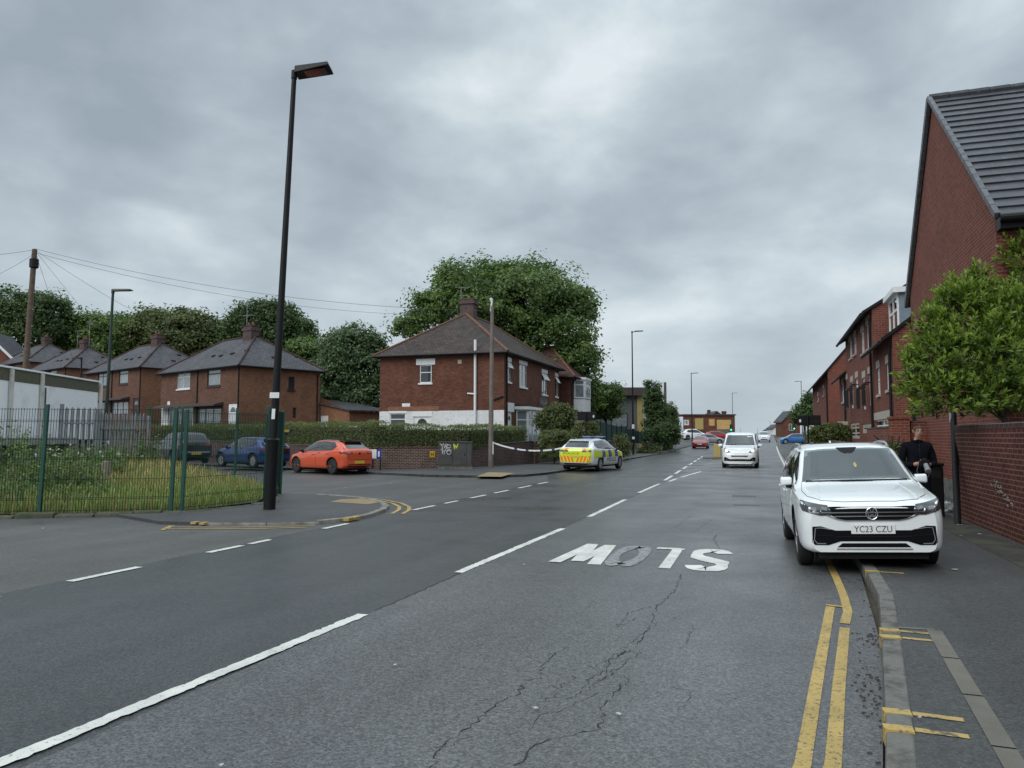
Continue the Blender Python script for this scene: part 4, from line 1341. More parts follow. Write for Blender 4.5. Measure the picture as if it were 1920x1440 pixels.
def pole(label, base, top, r0, r1, m_, group='wooden telegraph poles'):
    root = thing('telegraph_pole', label, 'telegraph pole', base, 0, group)
    t = Vector(top) - Vector(base)
    mb = MB(); mb.tube([Vector((0, 0, -.3)), t * .5, t, t + t.normalized() * .03], [r0, (r0 + r1) / 2, r1, r1 * .6], 12); mb.build('shaft', m_, root, smooth=40)
    return root, t


tp = P(65, 468, 38); bp = P(38, 800, 38); bp.z = .3
pl, t = pole('brown telegraph pole with a cable drum top behind the white cabin', bp, tp, .16, .12, M['timber'])
mb = MB(); mb.lathe([(.14, -.95), (.21, -.9), (.21, -.5), (.15, -.45)], 12, c=tuple(t)); mb.build('cable_drum', M['black_metal'], pl, smooth=40)
mb = MB()
for k in range(9):
    z = t.z - 2.2 - k * .42; q = t * (z / t.z); mb.box(q.x - .3 if k % 2 else q.x, q.x if k % 2 else q.x + .3, q.y - .012, q.y + .012, z, z + .02)
mb.build('step_iron', M['galv'], pl)
bp2 = G(920, 881); tp2 = P(923, 575, 37.2)
pl2, t2 = pole('grey telegraph pole standing between the graffiti cabinet and the tape', bp2, tp2, .125, .085, M['timber_grey'])
mb = MB(); mb.tube([t2 * .97 + Vector((-.1, 0, 0)), t2 * 1.0 + Vector((-.02, 0, .18)), t2 * 1.01 + Vector((-.05, 0, .32))], [.025, .05, .09], 8); mb.ball(t2 + Vector((-.06, 0, .36)), .08); mb.build('insulator', M['white_trim'], pl2)
mb = MB(); mb.obox(Vector((.14, -.06, 1.05)), (.02, .008, 0), (0, .01, 0), (0, 0, .3)); mb.build('cable_guard', M['white_trim'], pl2)
p = P(1247, 800, 88); p.z = .2
pole('short brown pole among the ivy on the hill', p, P(1247, 717, 88), .2, .15, M['timber'])


def wires(label, a, b, sag, n=1, grp='overhead wires'):
    a, b = Vector(a), Vector(b)
    mb = MB(); pts = []
    for i in range(25):
        s = i / 24; q = a.lerp(b, s); q.z -= sag * 4 * s * (1 - s); pts.append(q - a)
    mb.tube(pts, .008, 4)
    o = mb.build('overhead_wire', M['wire'], uv=False); o.location = a
    tag(o, label, 'wire', grp)
tw = tp
wires('upper of the two long wires sagging from the left pole towards the corner house', tw + Vector((0, 0, .05)), P(925, 583, 37.2), .7)
wires('lower of the two long wires sagging from the left pole towards the corner house', tw + Vector((0, 0, -.15)), P(868, 590, 51), .9)
wires('wire dropping from the left pole to the nearest row house', tw, P(455, 672, 55), .6)
wires('wire from the left pole running out of the top left of the view', tw, P(-250, 470, 30), .3)
wires('wire from the left pole slanting down out of the left edge', tw + Vector((0, 0, -.2)), P(-200, 575, 28), .4)
wires('steep drop wire from the left pole to the second row house', tw, P(255, 680, 66), .4)
wires('steep drop wire from the left pole to the third row house', tw, P(150, 700, 72), .4)


# ---- walls along the pavements
def wall(name, label, pts, h, th, m_, cop=None, coph=.07, z0=-.05, grp='street walls', cat='wall', hs=None, copm=None):
    o = Vector((*pts[0], 0))
    root = thing(name, label, cat, o, 0, grp)
    mb, cp = MB(), MB()
    for i in range(len(pts) - 1):
        a, b = Vector((*pts[i], 0)) - o, Vector((*pts[i + 1], 0)) - o
        d = (b - a).normalized(); nr = Vector((-d.y, d.x, 0)) * th / 2
        ha, hb = (hs[i], hs[i + 1]) if hs else (h, h)
        za, zb = gz(pts[i][1]) + z0, gz(pts[i + 1][1]) + z0
        U = lambda p, z: p + Vector((0, 0, z))
        mb.hexa([U(a - nr, za), U(b - nr, zb), U(b + nr, zb), U(a + nr, za)], [U(a - nr, ha), U(b - nr, hb), U(b + nr, hb), U(a + nr, ha)])
        if cop:
            k = 1 + cop / th
            cp.hexa([U(a - nr * k, ha + .001), U(b - nr * k, hb + .001), U(b + nr * k, hb + .001), U(a + nr * k, ha + .001)], [U(a - nr * k, ha + coph * .8), U(b - nr * k, hb + coph * .8), U(b + nr * k, hb + coph * .8), U(a + nr * k, ha + coph * .8)])
    mb.build('brickwork', m_, root)
    if cop: cp.build('coping', copm or M['stone'], root, bevel=.012)
    return root


wall('garden_wall', 'sooty brick wall running up the side road under the long hedge', [tuple(wc + DS * 30), tuple(wc)], 1.1, .24, M['brick_soot'], .05, hs=[1.6, 1.02])
wall('garden_wall', 'worn red brick wall across the corner behind the street nameplate', [(-17.38, 31.95), (-14.22, 34.75)], 1.05, .24, M['brick_dark'], .04, copm=M['brick_dark'])
wall('garden_wall', 'sooty purple brick wall behind the wooden pole and police tape', [(-14.2, 34.85), (-12.5, 41.0)], 1.1, .24, M['brick_soot'], .05, hs=[1.06, 1.3])
wall('garden_wall', 'dark brick wall below the rounded bush behind the police car', [(-12.5, 42.3), (-12.6, 49.5)], 1.05, .24, M['brick_soot'], .05)
wall('garden_wall', 'low reddish retaining wall beside the thin black lamp up the hill', [(-12.9, 55.5), (-13.3, 78)], 1.3, .3, M['brick_row'], .05, hs=[1.2, 1.0])
for lab, y, h in (('left dark gate pier between the two sooty walls', 41.25, 1.25), ('right brick gate pier behind the police tape', 42.1, 1.1), ('weathered gate pier above the police car bonnet', 52.5, 1.3)):
    mb = MB(); mb.box(-.2, .2, -.2, .2, 0, h); mb.prism([(-.25, -.25), (.25, -.25), (.25, .25), (-.25, .25)], h + .002, h + .1)
    o = mb.build('gate_pier', M['brick_dark'] if y != 52.5 else M['lintel'], bevel=.01); o.location = (-12.5 if y < 50 else -12.4, y, 0); tag(o, lab, 'gate pier', 'gate piers')
# right-hand boundary walls
rw = wall('boundary_wall', 'tall red brick boundary wall with a chalky scrape beside the pavement', [(3.42, 16.25), (3.5, -2)], 1.72, .24, M['brick_wall'], .02, .1, z0=.06, copm=M['brick_soot'])
mb = MB(); r = random.Random(2)
for k in range(46):
    s = k / 46; y = 13.75 - s * 1.05 + r.gauss(0, .05); z = .88 - s * .30 + r.gauss(0, .035) * (1.6 - s)
    a = r.gauss(.3, .5); w = r.uniform(.01, .06) * (1.1 - .5 * s); h = r.uniform(.002, .009)
    mb.obox((3.3 - .002 - 3.42 + .012 * 0, y - 16.25, z), (0, w * math.cos(a), w * math.sin(a) * .6), (.0015, 0, 0), (0, -h * math.sin(a), h * math.cos(a)))
mb.build('scrape', mat('chalky scrape', (.36, .33, .32), .9, var=.3, vscale=20), rw)
wall('forecourt_wall', 'lower red brick garden wall with a pier in front of the terrace', [(3.55, 24.4), (3.6, 31.5)], 1.85, .22, M['brick_new'], .03, .06, z0=.06)
mb = MB(); mb.box(-.24, .24, -.24, .24, 0, 2.02); mb.box(-.27, .27, -.27, .27, 2.022, 2.1)
o = mb.build('gate_pier', M['brick_new'], bevel=.01); o.location = (3.5, 24.05, .05); tag(o, 'red brick gate pier at the end of the lower garden wall', 'gate pier', 'gate piers')
wall('forecourt_wall', 'red brick return wall between the pier and the big gable', [(3.76, 24.05), (4.6, 24.3)], 1.98, .2, M['brick_new'], .02, .06, z0=.06)
wall('stone_wall', 'low dark rubble wall between the bush and the red garden wall', [(3.3, 32.2), (3.1, 46)], 1.15, .3, M['stone'], .02, .07, z0=.02, hs=[1.25, 1.35])
# green screened fence up the hill
o = Vector((-13.2, 60.5, 0)); root = thing('screen_fence', 'dark green screened fence on the slope above the hill pavement', 'fence', o)
fp = [(-13.2, 60.5), (-13.15, 72), (-13.1, 84), (-13.0, 97)]
for i in range(3):
    a, b = Vector((*fp[i], 0)) - o, Vector((*fp[i + 1], 0)) - o; mb = MB()
    zz = [(2.0, 2.85), (1.75, 2.45), (1.4, 2.05), (1.1, 1.6)]; za, zb = zz[i], zz[i + 1]
    nr = Vector((.02, 0, 0)); U = lambda p, z: p + Vector((0, 0, z))
    mb.hexa([U(a - nr, za[0] - .6), U(b - nr, zb[0] - .6), U(b + nr, zb[0] - .6), U(a + nr, za[0] - .6)], [U(a - nr, za[1]), U(b - nr, zb[1]), U(b + nr, zb[1]), U(a + nr, za[1])])
    mb.build('screen_panel', mat('green fence netting', (.010, .040, .035), .8, var=.2, vscale=1.2), root)
    for k in range(5):
        q = a.lerp(b, k / 5); mb = MB(); mb.box(q.x + .03, q.x + .09, q.y - .03, q.y + .03, za[0] - 1.2, za[0] + (za[1] - za[0]) * 1.0 + (zb[1] - za[1]) * k / 5 + .25); mb.build('post', M['green_metal'], root)

# ---- graffiti cabinet, nameplate, hydrant plate
ca = G(822, 884); cb = G(884, 884)
d = (cb - ca).normalized(); ang = math.atan2(d.y, d.x); CW = (cb - ca).length
root = thing('utility_cabinet', 'grey steel utility cabinet with white graffiti in front of the brick wall', 'cabinet', ca, ang)
mb = MB(); mb.box(-.03, CW + .03, .02, .5, 0, .22); mb.build('plinth', M['concrete'], root)
cabm = mat('dull grey-green steel', (.052, .056, .052), .6, var=.25, vscale=2.5, dirt=(.055, .035, .03), dscale=1.6, dlo=.5, dhi=.7)
mb = MB(); mb.box(0, CW, .04, .47, .222, 1.3); mb.box(-.03, CW + .03, .01, .5, 1.302, 1.36); mb.build('body', cabm, root, bevel=.012)
for x0, x1, z1 in ((.05, CW * .42, 1.25), (CW * .45, CW * .84, 1.25)):
    mb = MB(); mb.box(x0, x1, .025, .038, .3, z1); dr = mb.build('door', cabm, root, bevel=.006)
    mb = MB(); mb.box(x1 - .08, x1 - .05, .012, .024, .7, .82); mb.build('handle', M['black_metal'], dr)
def scribble(name, strokes, w, m_, y):
    mb = MB()
    for st in strokes:
        for i in range(len(st) - 1):
            a, b = Vector((st[i][0], y, st[i][1])), Vector((st[i + 1][0], y, st[i + 1][1])); t = (b - a); L = t.length
            if L < 1e-4: continue
            t /= L; n = Vector((-t.z, 0, t.x))
            mb.obox((a + b) / 2, t * (L / 2 + w * .4), (0, .0015, 0), n * w / 2)
    return mb.build(name, m_, root)
def sarc(cx, cz, rx, rz, a0, a1, n=9): return [(cx + rx * math.cos(R(a0 + (a1 - a0) * i / n)), cz + rz * math.sin(R(a0 + (a1 - a0) * i / n))) for i in range(n + 1)]
k = CW / 1.5
scribble('graffiti', [[(.06 * k, 1.26), (.16 * k, 1.2), (.24 * k, 1.27)], [(.13 * k, 1.2), (.20 * k, 1.04), (.12 * k, 1.0)], [(.24 * k, 1.2), (.27 * k, 1.08), (.35 * k, 1.16), (.38 * k, 1.04)], [(.1 * k, .98), (.17 * k, 1.04), (.18 * k, .8)], [(.18 * k, .9), (.26 * k, .94), (.26 * k, .78)],
                      sarc(.36 * k, 1.2, .07 * k, .05, 0, 300), sarc(.46 * k, 1.14, .1 * k, .07, 30, 330), sarc(.36 * k, .98, .07 * k, .05, 60, 300), sarc(.47 * k, .86, .1 * k, .09, 0, 360, 12), [(.37 * k, .92), (.47 * k, 1.02), (.57 * k, .95)]], .019, M['white_trim'], .0215)
scribble('graffiti', [[(.68 * k, 1.25), (.72 * k, 1.02), (.78 * k, 1.2), (.82 * k, 1.06), (.88 * k, 1.25)], [(.7 * k, 1.25), (.74 * k, 1.04)]], .03, M['hi_yellow'], .0215)
sa, sb = G(696, 884), G(712, 884)
root = thing('street_nameplate', 'white and blue nameplate fixed low on the corner brick wall', 'street sign', P(702, 853, 34.3), math.atan2(-.3, 1) + .25)
mb = MB(); mb.box(-.36, .36, -.02, .0, -.16, .24); mb.build('panel', M['plate_white'], root, bevel=.01)
mb = MB(); mb.box(.12, .365, -.026, -.0205, -.165, .245); mb.build('border', mat('sign blue', (.02, .045, .30), .4), root)
mb = MB(); mb.box(.2, .28, -.03, -.0265, -.08, .17); mb.build('symbol', M['plate_white'], root)
mb = MB(); mb.box(-.32, -.28, .0, .03, -.8, .1); mb.box(.28, .32, .0, .03, -.8, .1); mb.build('leg', M['black_metal'], root)
wl = Vector((-14.22, 34.75)) - Vector((-17.38, 31.95)); wl.normalize()
hp = Vector((-17.38, 31.95)) + wl * 2.78
root = thing('hydrant_plate', 'small yellow hydrant marker plate screwed to the corner brick wall', 'sign', (hp.x + .13 * wl.y, hp.y - .13 * wl.x, .74), math.atan2(wl.y, wl.x))
mb = MB(); mb.box(-.13, .13, -.012, 0, -.15, .15); mb.build('panel', mat('hydrant yellow', (.62, .40, .02), .4), root, bevel=.03)
mb = MB(); mb.box(-.07, -.045, -.016, -.0125, -.08, .08); mb.box(.045, .07, -.016, -.0125, -.08, .08); mb.box(-.045, .045, -.016, -.0125, -.012, .012); mb.build('letter', M['ink'], root)


# ---- black sign backs on posts
def sign_back(label, c, w, h, rz, post_dx, zg, spot):
    root = thing('road_sign', label, 'road sign', (c[0], c[1], zg), rz, 'black backed road signs')
    z = c[2] - zg
    mb = MB(); mb.box(-w / 2, w / 2, -.012, .012, z - h / 2, z + h / 2); mb.build('panel', M['black_metal'], root, bevel=.01)
    mb = MB()
    for zz in (z - h * .28, z + h * .28): mb.box(-w * .46, w * .46, -.03, -.0125, zz - .02, zz + .02)
    mb.build('channel', M['black_metal'], root)
    mb = MB(); mb.tube([(post_dx, -.07, -.2), (post_dx, -.07, z + h * .4)], .038, 10); mb.build('post', M['black_metal'], root, smooth=40)
    mb = MB(); mb.box(spot[0] - .035, spot[0] + .035, -.017, -.0126, z + spot[1] - .06, z + spot[1] + .06); mb.build('sticker', M['white_trim'], root)
    return root
c = P(1517, 788, 32.7); sign_back('black back of a road sign on the right pavement by the bush', c, .93, .44, YAW * .2, -.06, .1, (-.36, -.02))
c = P(1100, 780, 40.5); sign_back('black back of a road sign on the left above the police car', c, .98, .46, YAW * .4, -.03, .095, (.36, -.02))
# slim black sign post against the wall whose sign is lost in the laurel
b = G(1796, 984, .1); t = P(1787, 770, 14.9)
root = thing('sign_post', 'slim black post by the wall disappearing up into the laurel', 'sign post', b)
mb = MB(); mb.tube([Vector((0, 0, -.1)), t - b], .055, 12); mb.build('shaft', M['black_metal'], root, smooth=40)
mb = MB(); q = (t - b) * .93; mb.obox(q + Vector((-.06, -.03, 0)), (.012, 0, 0), (0, .012, 0), (0, 0, .09)); mb.build('clip', M['white_trim'], root)
# black litter bin by the photographer
b = G(1752, 969, .1)
root = thing('litter_bin', 'tall square black bin standing by the red brick gable', 'bin', (b.x, b.y + .18, .1), R(6))
mb = MB(); mb.hexa([(-.17, -.17, 0), (.17, -.17, 0), (.17, .17, 0), (-.17, .17, 0)], [(-.17, -.17, .93), (.17, -.17, .93), (.17, .17, .93), (-.17, .17, .93)]); mb.build('body', M['plastic'], root, bevel=.02)
mb = MB(); mb.prism([(-.185, -.185), (.185, -.185), (.185, .185), (-.185, .185)], .932, 1.0); mb.build('lid', M['plastic'], root, bevel=.025)
mb = MB(); mb.box(-.12, .12, -.18, -.172, .72, .86); mb.build('slot', M['under'], root)
M['scrap'] = mat('trodden paper', (.42, .42, .40), .8, var=.3, vscale=30)
# litter by the wall
b = G(1776, 960, .1)
mb = MB(); r = random.Random(6)
vsz = []
for i in range(9):
    for k in range(12):
        th = math.pi * i / 8; ph = 2 * math.pi * k / 12; rr = 1 + r.uniform(-.35, .3)
        vsz.append((.15 * rr * math.sin(th) * math.cos(ph), .11 * rr * math.sin(th) * math.sin(ph), .10 - .10 * rr * math.cos(th)))
fs = [(i * 12 + k, i * 12 + (k + 1) % 12, (i + 1) * 12 + (k + 1) % 12, (i + 1) * 12 + k) for i in range(8) for k in range(12)]
mb.add(vsz, fs)
o = mb.build('litter_bag', mat('crumpled white bag', (.5, .5, .48), .6, var=.5, vscale=9), smooth=30); o.location = b; tag(o, 'crumpled white litter bag at the wall foot between bin and post', 'litter')
mb = MB()
for u, v in [(1758, 1070), (1798, 998), (1803, 987), (1838, 1001), (1790, 1003), (1895, 1058)]: pass
for i, (u, v, z, lab) in enumerate([(1791, 1070, .1, 'pale paper scrap on the right pavement in front of the white car'), (1802, 1006, .1, 'curled yellowish leaf of paper beside the slim post'), (1836, 1003, .1, 'flat white scrap close to the wall right of the slim post'), (1800, 985, .1, 'little white scrap touching the foot of the slim post'), (1725, 1350, .1, 'squashed white scrap on the pavement inside the edging'), (1160, 1343, .01, 'white flake in the middle of the older lane near us'), (1004, 1332, .01, 'smaller flake left of the white flake in the older lane'), (983, 1060, .01, 'white speck beside the long centre dash'), (740, 1250, .01, 'white speck on the newer lane behind the nearest dash'), (415, 1440, .01, 'pale flake at the bottom edge of the newer lane'), (80, 992, .01, 'white crumpled paper at the stone edging under the fence'), (122, 895, .3, 'white wrapper caught among the weeds'), (648, 915, .0, 'group of white crumbs in the mouth of the side road'), (632, 917, .0, 'left white crumb in the mouth of the side road'), (590, 913, .0, 'leftmost white crumb near the green fence corner'), (732, 907, .0, 'white crumb on the side road in front of the nameplate'), (560, 939, .0, 'white crumb on the pavement beside the lamp foot')]):
    p = G(u, v, z); mb = MB(); r = random.Random(i); s = (.03 if p.y < 14 else .055) * r.uniform(.7, 1.3)
    if p.y < 9: s *= .62
    vs_ = [(s * r.uniform(.5, 1.2) * math.cos(a), s * r.uniform(.4, .9) * math.sin(a), r.uniform(.002, .009)) for a in np.linspace(0, 6.28, 8)[:-1]]
    n = len(vs_); vs2 = [(x * .9, y * .9, .001) for x, y, z_ in vs_]
    mb.add(vs_ + vs2, [tuple(range(n)), tuple(range(n, 2 * n))[::-1]] + [(k2, k2 + n, (k2 + 1) % n + n, (k2 + 1) % n) for k2 in range(n)])
    o = mb.build('paper_scrap', M['scrap'] if i != 1 else M['lintel']); o.location = (p.x, p.y, max(p.z, .0) + .012); tag(o, lab, 'litter', 'paper scraps on the ground')

# police tape
def tape(label, pts, grp='police tape'):
    o = Vector(pts[0]); mb = MB(); acc = 0
    P_ = []
    for i in range(len(pts) - 1):
        a, b, sag = Vector(pts[i]), Vector(pts[i + 1]), .28 if i == 0 else .04
        n = 26
        for k in range(n + (i == len(pts) - 2)):
            s = k / n; q = a.lerp(b, s); q.z -= sag * 4 * s * (1 - s); P_.append(q - o)
    for i in range(len(P_) - 1):
        a, b = P_[i], P_[i + 1]; acc += (b - a).length
        w = Vector((0, 0, .036)); n_ = (b - a).cross(Vector((0, 0, 1))).normalized() * .002
        mb.hexa([a - w - n_, b - w - n_, b - w + n_, a - w + n_], [a + w - n_, b + w - n_, b + w + n_, a + w + n_], 1 if (acc % .62) < .10 else 0)
    ob = mb.build('police_tape', [M['white_trim'], mat('tape blue print', (.02, .03, .12), .5)], uv=False); ob.location = o; tag(ob, label, 'police tape', grp)
tape('white and blue police tape sagging from the grey pole to the police car', [P(922, 829, 37.0), P(1062, 838, 36.0)])
tape('short end of police tape from the left sign post down to the police car', [P(1079, 819, 39), P(1090, 826, 37)])
# keep-left bollard and traffic island ahead of the van, rail, signals
p = P(1352, 852, 55); g = gz(p.y)
root = thing('traffic_island_bollard', 'yellow traffic island bollard half hidden behind the white van', 'bollard', (p.x - .25, p.y, g))
mb = MB(); mb.box(-.24, .24, -.14, .14, .1, 1.05); mb.build('body', M['yellow_clad'], root, bevel=.04)
mb = MB(); mb.prism([(-.95, -.9), (.5, -1.3), (.8, 2.2), (-.8, 2.2)], -.02, .1); mb.build('kerbed_island', M['concrete'], root)
def signal(label, u, v, b, lit_):
    p = P(u, v, b); g = gz(p.y); root = thing('traffic_light', label, 'traffic light', (p.x, p.y, g), 0, 'traffic lights at the hill top')
    z = p.z - g; mb = MB(); mb.tube([(0, 0, 0), (0, 0, z + .5)], .06, 8); mb.build('post', M['black_metal'], root)
    mb = MB(); mb.box(-.26, .26, -.2, -.07, z - .62, z + .62); mb.build('head', M['black_metal'], root, bevel=.03)
    for i, (dz, mm) in enumerate(((.38, 'lamp_smoke'), (0, 'lamp_smoke'), (-.38, 'green_lit' if lit_ else 'lamp_smoke'))):
        mb = MB(); mb.lathe([(.14, -.2), (.14, -.215), (.04, -.23)], 12, axis='y', c=(0, 0, z + dz)); mb.build('lens', M[mm], root)
signal('traffic light showing green in front of the boarded building', 1371, 802, 140, True)
signal('traffic light showing green right of the distant gabled house', 1489, 800, 150, True)
b = P(1462, 838, 92); g = gz(b.y)
root = thing('guard_rail', 'battered low rail at the kerb in front of the bright blue car', 'guard rail', (b.x, b.y, g + .05))
for i in range(4):
    mb = MB(); mb.box(-.05, .05, i * 1.6 - .05, i * 1.6 + .05, 0, .95); mb.build('post', M['galv'], root)
for z in (.85, .4): mb = MB(); mb.box(-.03, .03, 0, 4.8, z, z + .11); mb.build('rail', M['galv'], root)
# ------------------------------------------------------------------ buildings
def V2(p): return Vector((p[0], p[1]))


def hit(u, v, p0, p1):
    """distance along the wall p0->p1 and the height that the sight line (u, v) meets"""
    a, s = _ray(u, v)
    d = Vector(W2(a, 1.0))
    p0, e = V2(p0), (V2(p1) - V2(p0)).normalized()
    # b*d = p0 + t*e
    det = d.x * -e.y + e.x * d.y
    b = (p0.x * -e.y + e.x * p0.y) / det
    t = (d * b - p0).dot(e)
    return t, CAM_H + s * b


def px_open(boxes, p0, p1):
    out = []
    for u0, v0, u1, v1 in boxes:
        s0, za = hit(u0, v0, p0, p1); s1, zb = hit(u1, v1, p0, p1)
        _, zc = hit((u0 + u1) / 2, v0, p0, p1); _, zd = hit((u0 + u1) / 2, v1, p0, p1)
        out.append((min(s0, s1), max(s0, s1), min(zc, zd), max(zc, zd)))
    return out


def wall_open(mb, p0, p1, z0, z1, ops=(), mi=0, rev=.11, mrev=None):
    """outer face right of p0->p1, real openings with reveals"""
    p0, p1 = V2(p0), V2(p1); L = (p1 - p0).length; e = (p1 - p0) / L; nrm = Vector((e.y, -e.x))
    ops = [(max(.02, a), min(L - .02, b), max(z0, c), min(z1, d_)) for a, b, c, d_ in ops if d_ > z0 and c < z1]
    us = sorted({0, L, *[o[0] for o in ops], *[o[1] for o in ops]}); zs = sorted({z0, z1, *[o[2] for o in ops], *[o[3] for o in ops]})
    pt = lambda u, z, dd=0: (p0.x + e.x * u - nrm.x * dd, p0.y + e.y * u - nrm.y * dd, z)
    for i in range(len(us) - 1):
        for j in range(len(zs) - 1):
            um, zm = (us[i] + us[i + 1]) / 2, (zs[j] + zs[j + 1]) / 2
            if any(o[0] < um < o[1] and o[2] < zm < o[3] for o in ops): continue
            mb.quad(pt(us[i], zs[j]), pt(us[i + 1], zs[j]), pt(us[i + 1], zs[j + 1]), pt(us[i], zs[j + 1]), mi)
    mr = mi if mrev is None else mrev
    for a, b, c, d_ in ops:
        mb.quad(pt(a, c), pt(a, c, rev), pt(a, d_, rev), pt(a, d_), mr); mb.quad(pt(b, c, rev), pt(b, c), pt(b, d_), pt(b, d_, rev), mr)
        mb.quad(pt(a, d_), pt(a, d_, rev), pt(b, d_, rev), pt(b, d_), mr); mb.quad(pt(a, c, rev), pt(a, c), pt(b, c), pt(b, c, rev), mr)
    return mb


def window(parent, p0, p1, op, rev=.07, frame='white_trim', pane='glass', cols=1, top=.0, fw=.06, sill=None, lintel=None, open_top=False, name='window', lw=.1, lh=.2, rows=1):
    p0, p1 = V2(p0), V2(p1); e = (p1 - p0).normalized(); n = Vector((e.y, -e.x))
    a, b, c, d_ = op
    E3 = Vector((e.x, e.y, 0)); N3 = Vector((n.x, n.y, 0))
    def bar(mb, u0, u1, z0, z1, f0, f1):
        q = Vector((p0.x, p0.y, 0)) + E3 * (u0 + u1) / 2 + N3 * (-rev + (f0 + f1) / 2) + Vector((0, 0, (z0 + z1) / 2))
        mb.obox(q, E3 * (u1 - u0) / 2, N3 * (f1 - f0) / 2, (0, 0, (z1 - z0) / 2))
    mb = MB()
    bar(mb, a, a + fw, c, d_, -.03, .03); bar(mb, b - fw, b, c, d_, -.03, .03)
    bar(mb, a + fw, b - fw, c, c + fw, -.03, .03); bar(mb, a + fw, b - fw, d_ - fw, d_, -.03, .03)
    for k in range(1, cols):
        u = a + (b - a) * k / cols; bar(mb, u - fw * .4, u + fw * .4, c + fw, d_ - fw, -.027, .027)
    zt = d_ - (d_ - c) * top
    if top: bar(mb, a + fw, b - fw, zt - fw * .45, zt + fw * .45, -.024, .024)
    for k in range(1, rows):
        z = c + (d_ - c) * k / rows; bar(mb, a + fw, b - fw, z - fw * .3, z + fw * .3, -.022, .022)
    w = mb.build(name, M[frame], parent)
    mb = MB(); bar(mb, a + fw * .5, b - fw * .5, c + fw * .5, d_ - fw * .5, -.012, .0)
    mb.build('pane', M[pane], w)
    if open_top:
        mb = MB(); q = Vector((p0.x, p0.y, 0)) + E3 * (a + b) / 2 + N3 * .10 + Vector((0, 0, (zt + d_) / 2 - .03))
        hh = (d_ - zt) / 2; dn = (Vector((0, 0, -1)) + N3 * .55).normalized()
        wv = (b - a) / 2 - .02
        mb.obox(q + dn * hh * .9, E3 * wv, dn * .03, N3 * .012); mb.obox(q - dn * hh * .9, E3 * wv, dn * .03, N3 * .012)
        mb.obox(q - E3 * wv, E3 * .03, dn * hh, N3 * .011); mb.obox(q + E3 * wv, E3 * .03, dn * hh, N3 * .011)
        mb.obox(q, E3 * wv, dn * hh, N3 * .004)
        mb.build('open_light', M[frame], w)
    if sill:
        mb = MB(); bar(mb, a - .08, b + .08, c - .1, c - .002, .0, rev + .06); mb.build('sill', M[sill], w)
    if lintel:
        mb = MB(); bar(mb, a - lw, b + lw, d_ + .002, d_ + lh, .02, rev + .022); mb.build('lintel', M[lintel], w)
    return w


def door(parent, p0, p1, op, col='white_trim', rev=.07, glaze=True, surround=None, name='door'):
    p0, p1 = V2(p0), V2(p1); e = (p1 - p0).normalized(); n = Vector((e.y, -e.x)); a, b, c, d_ = op
    E3 = Vector((e.x, e.y, 0)); N3 = Vector((n.x, n.y, 0)); O = Vector((p0.x, p0.y, 0))
    mb = MB(); mb.obox(O + E3 * (a + b) / 2 - N3 * rev + Vector((0, 0, (c + d_) / 2)), E3 * (b - a) / 2, N3 * .03, (0, 0, (d_ - c) / 2)); o = mb.build(name, M[col], parent)
    if glaze:
        mb = MB(); cx = O + E3 * (a + b) / 2 - N3 * (rev - .034) + Vector((0, 0, c + (d_ - c) * .72)); w = (b - a) * .3
        pts = [(w * math.cos(t), w * math.sin(t)) for t in np.linspace(0, math.pi, 9)]
        mb.add([cx + E3 * x + Vector((0, 0, z)) for x, z in pts], [tuple(range(9))]); mb.build('fanlight', M['glass'], o)
    mb = MB(); mb.obox(O + E3 * (b - .12) - N3 * (rev - .05) + Vector((0, 0, c + (d_ - c) * .5)), E3 * .012, N3 * .02, (0, 0, .07)); mb.build('handle', M['chrome'], o)
    return o


def hip_roof(parent, x0, x1, y0, y1, ze, zr, ridge, m_, over=.35, th=.1, ridge_m='ridge', name='roof', soffit='black_trim'):
    """hipped roof over a rectangle; ridge = ((x, y), (x, y))"""
    X0, X1, Y0, Y1 = x0 - over, x1 + over, y0 - over, y1 + over
    ra, rb = Vector((*ridge[0], zr)), Vector((*ridge[1], zr))
    z = ze - over * .35
    c = [Vector((X0, Y0, z)), Vector((X1, Y0, z)), Vector((X1, Y1, z)), Vector((X0, Y1, z))]
    mb = MB()
    if abs(ra.x - rb.x) < abs(ra.y - rb.y):      # ridge along y, ra nearer y0
        faces = [[c[0], c[1], ra], [c[1], c[2], rb, ra], [c[2], c[3], rb], [c[3], c[0], ra, rb]]
        hips = [(c[0], ra), (c[1], ra), (c[2], rb), (c[3], rb)]
    else:                                        # ridge along x, ra nearer x0
        faces = [[c[0], c[1], rb, ra], [c[1], c[2], rb], [c[2], c[3], ra, rb], [c[3], c[0], ra]]
        hips = [(c[0], ra), (c[1], rb), (c[2], rb), (c[3], ra)]
    for f in faces: mb.add(f, [tuple(range(len(f)))])
    dn = Vector((0, 0, -th))
    mb.add([p + dn for p in c], [(3, 2, 1, 0)])
    r = mb.build(name, m_, parent)
    mb = MB()
    for i in range(4):
        a, b = c[i], c[(i + 1) % 4]; mb.quad(a + dn, b + dn, b, a)
        d = (b - a).normalized(); n = Vector((d.y, -d.x, 0))
        mb.tube([a + n * .05 + dn * .5, b + n * .05 + dn * .5], .06, 6)
    mb.build('gutter', M[soffit], r)
    mb = MB()
    for a, b in hips + [(ra, rb)]: mb.tube([a + Vector((0, 0, .02)), b + Vector((0, 0, .02))], .085, 6)
    mb.build('ridge_tiles', M[ridge_m], r)
    return r, c, ra, rb


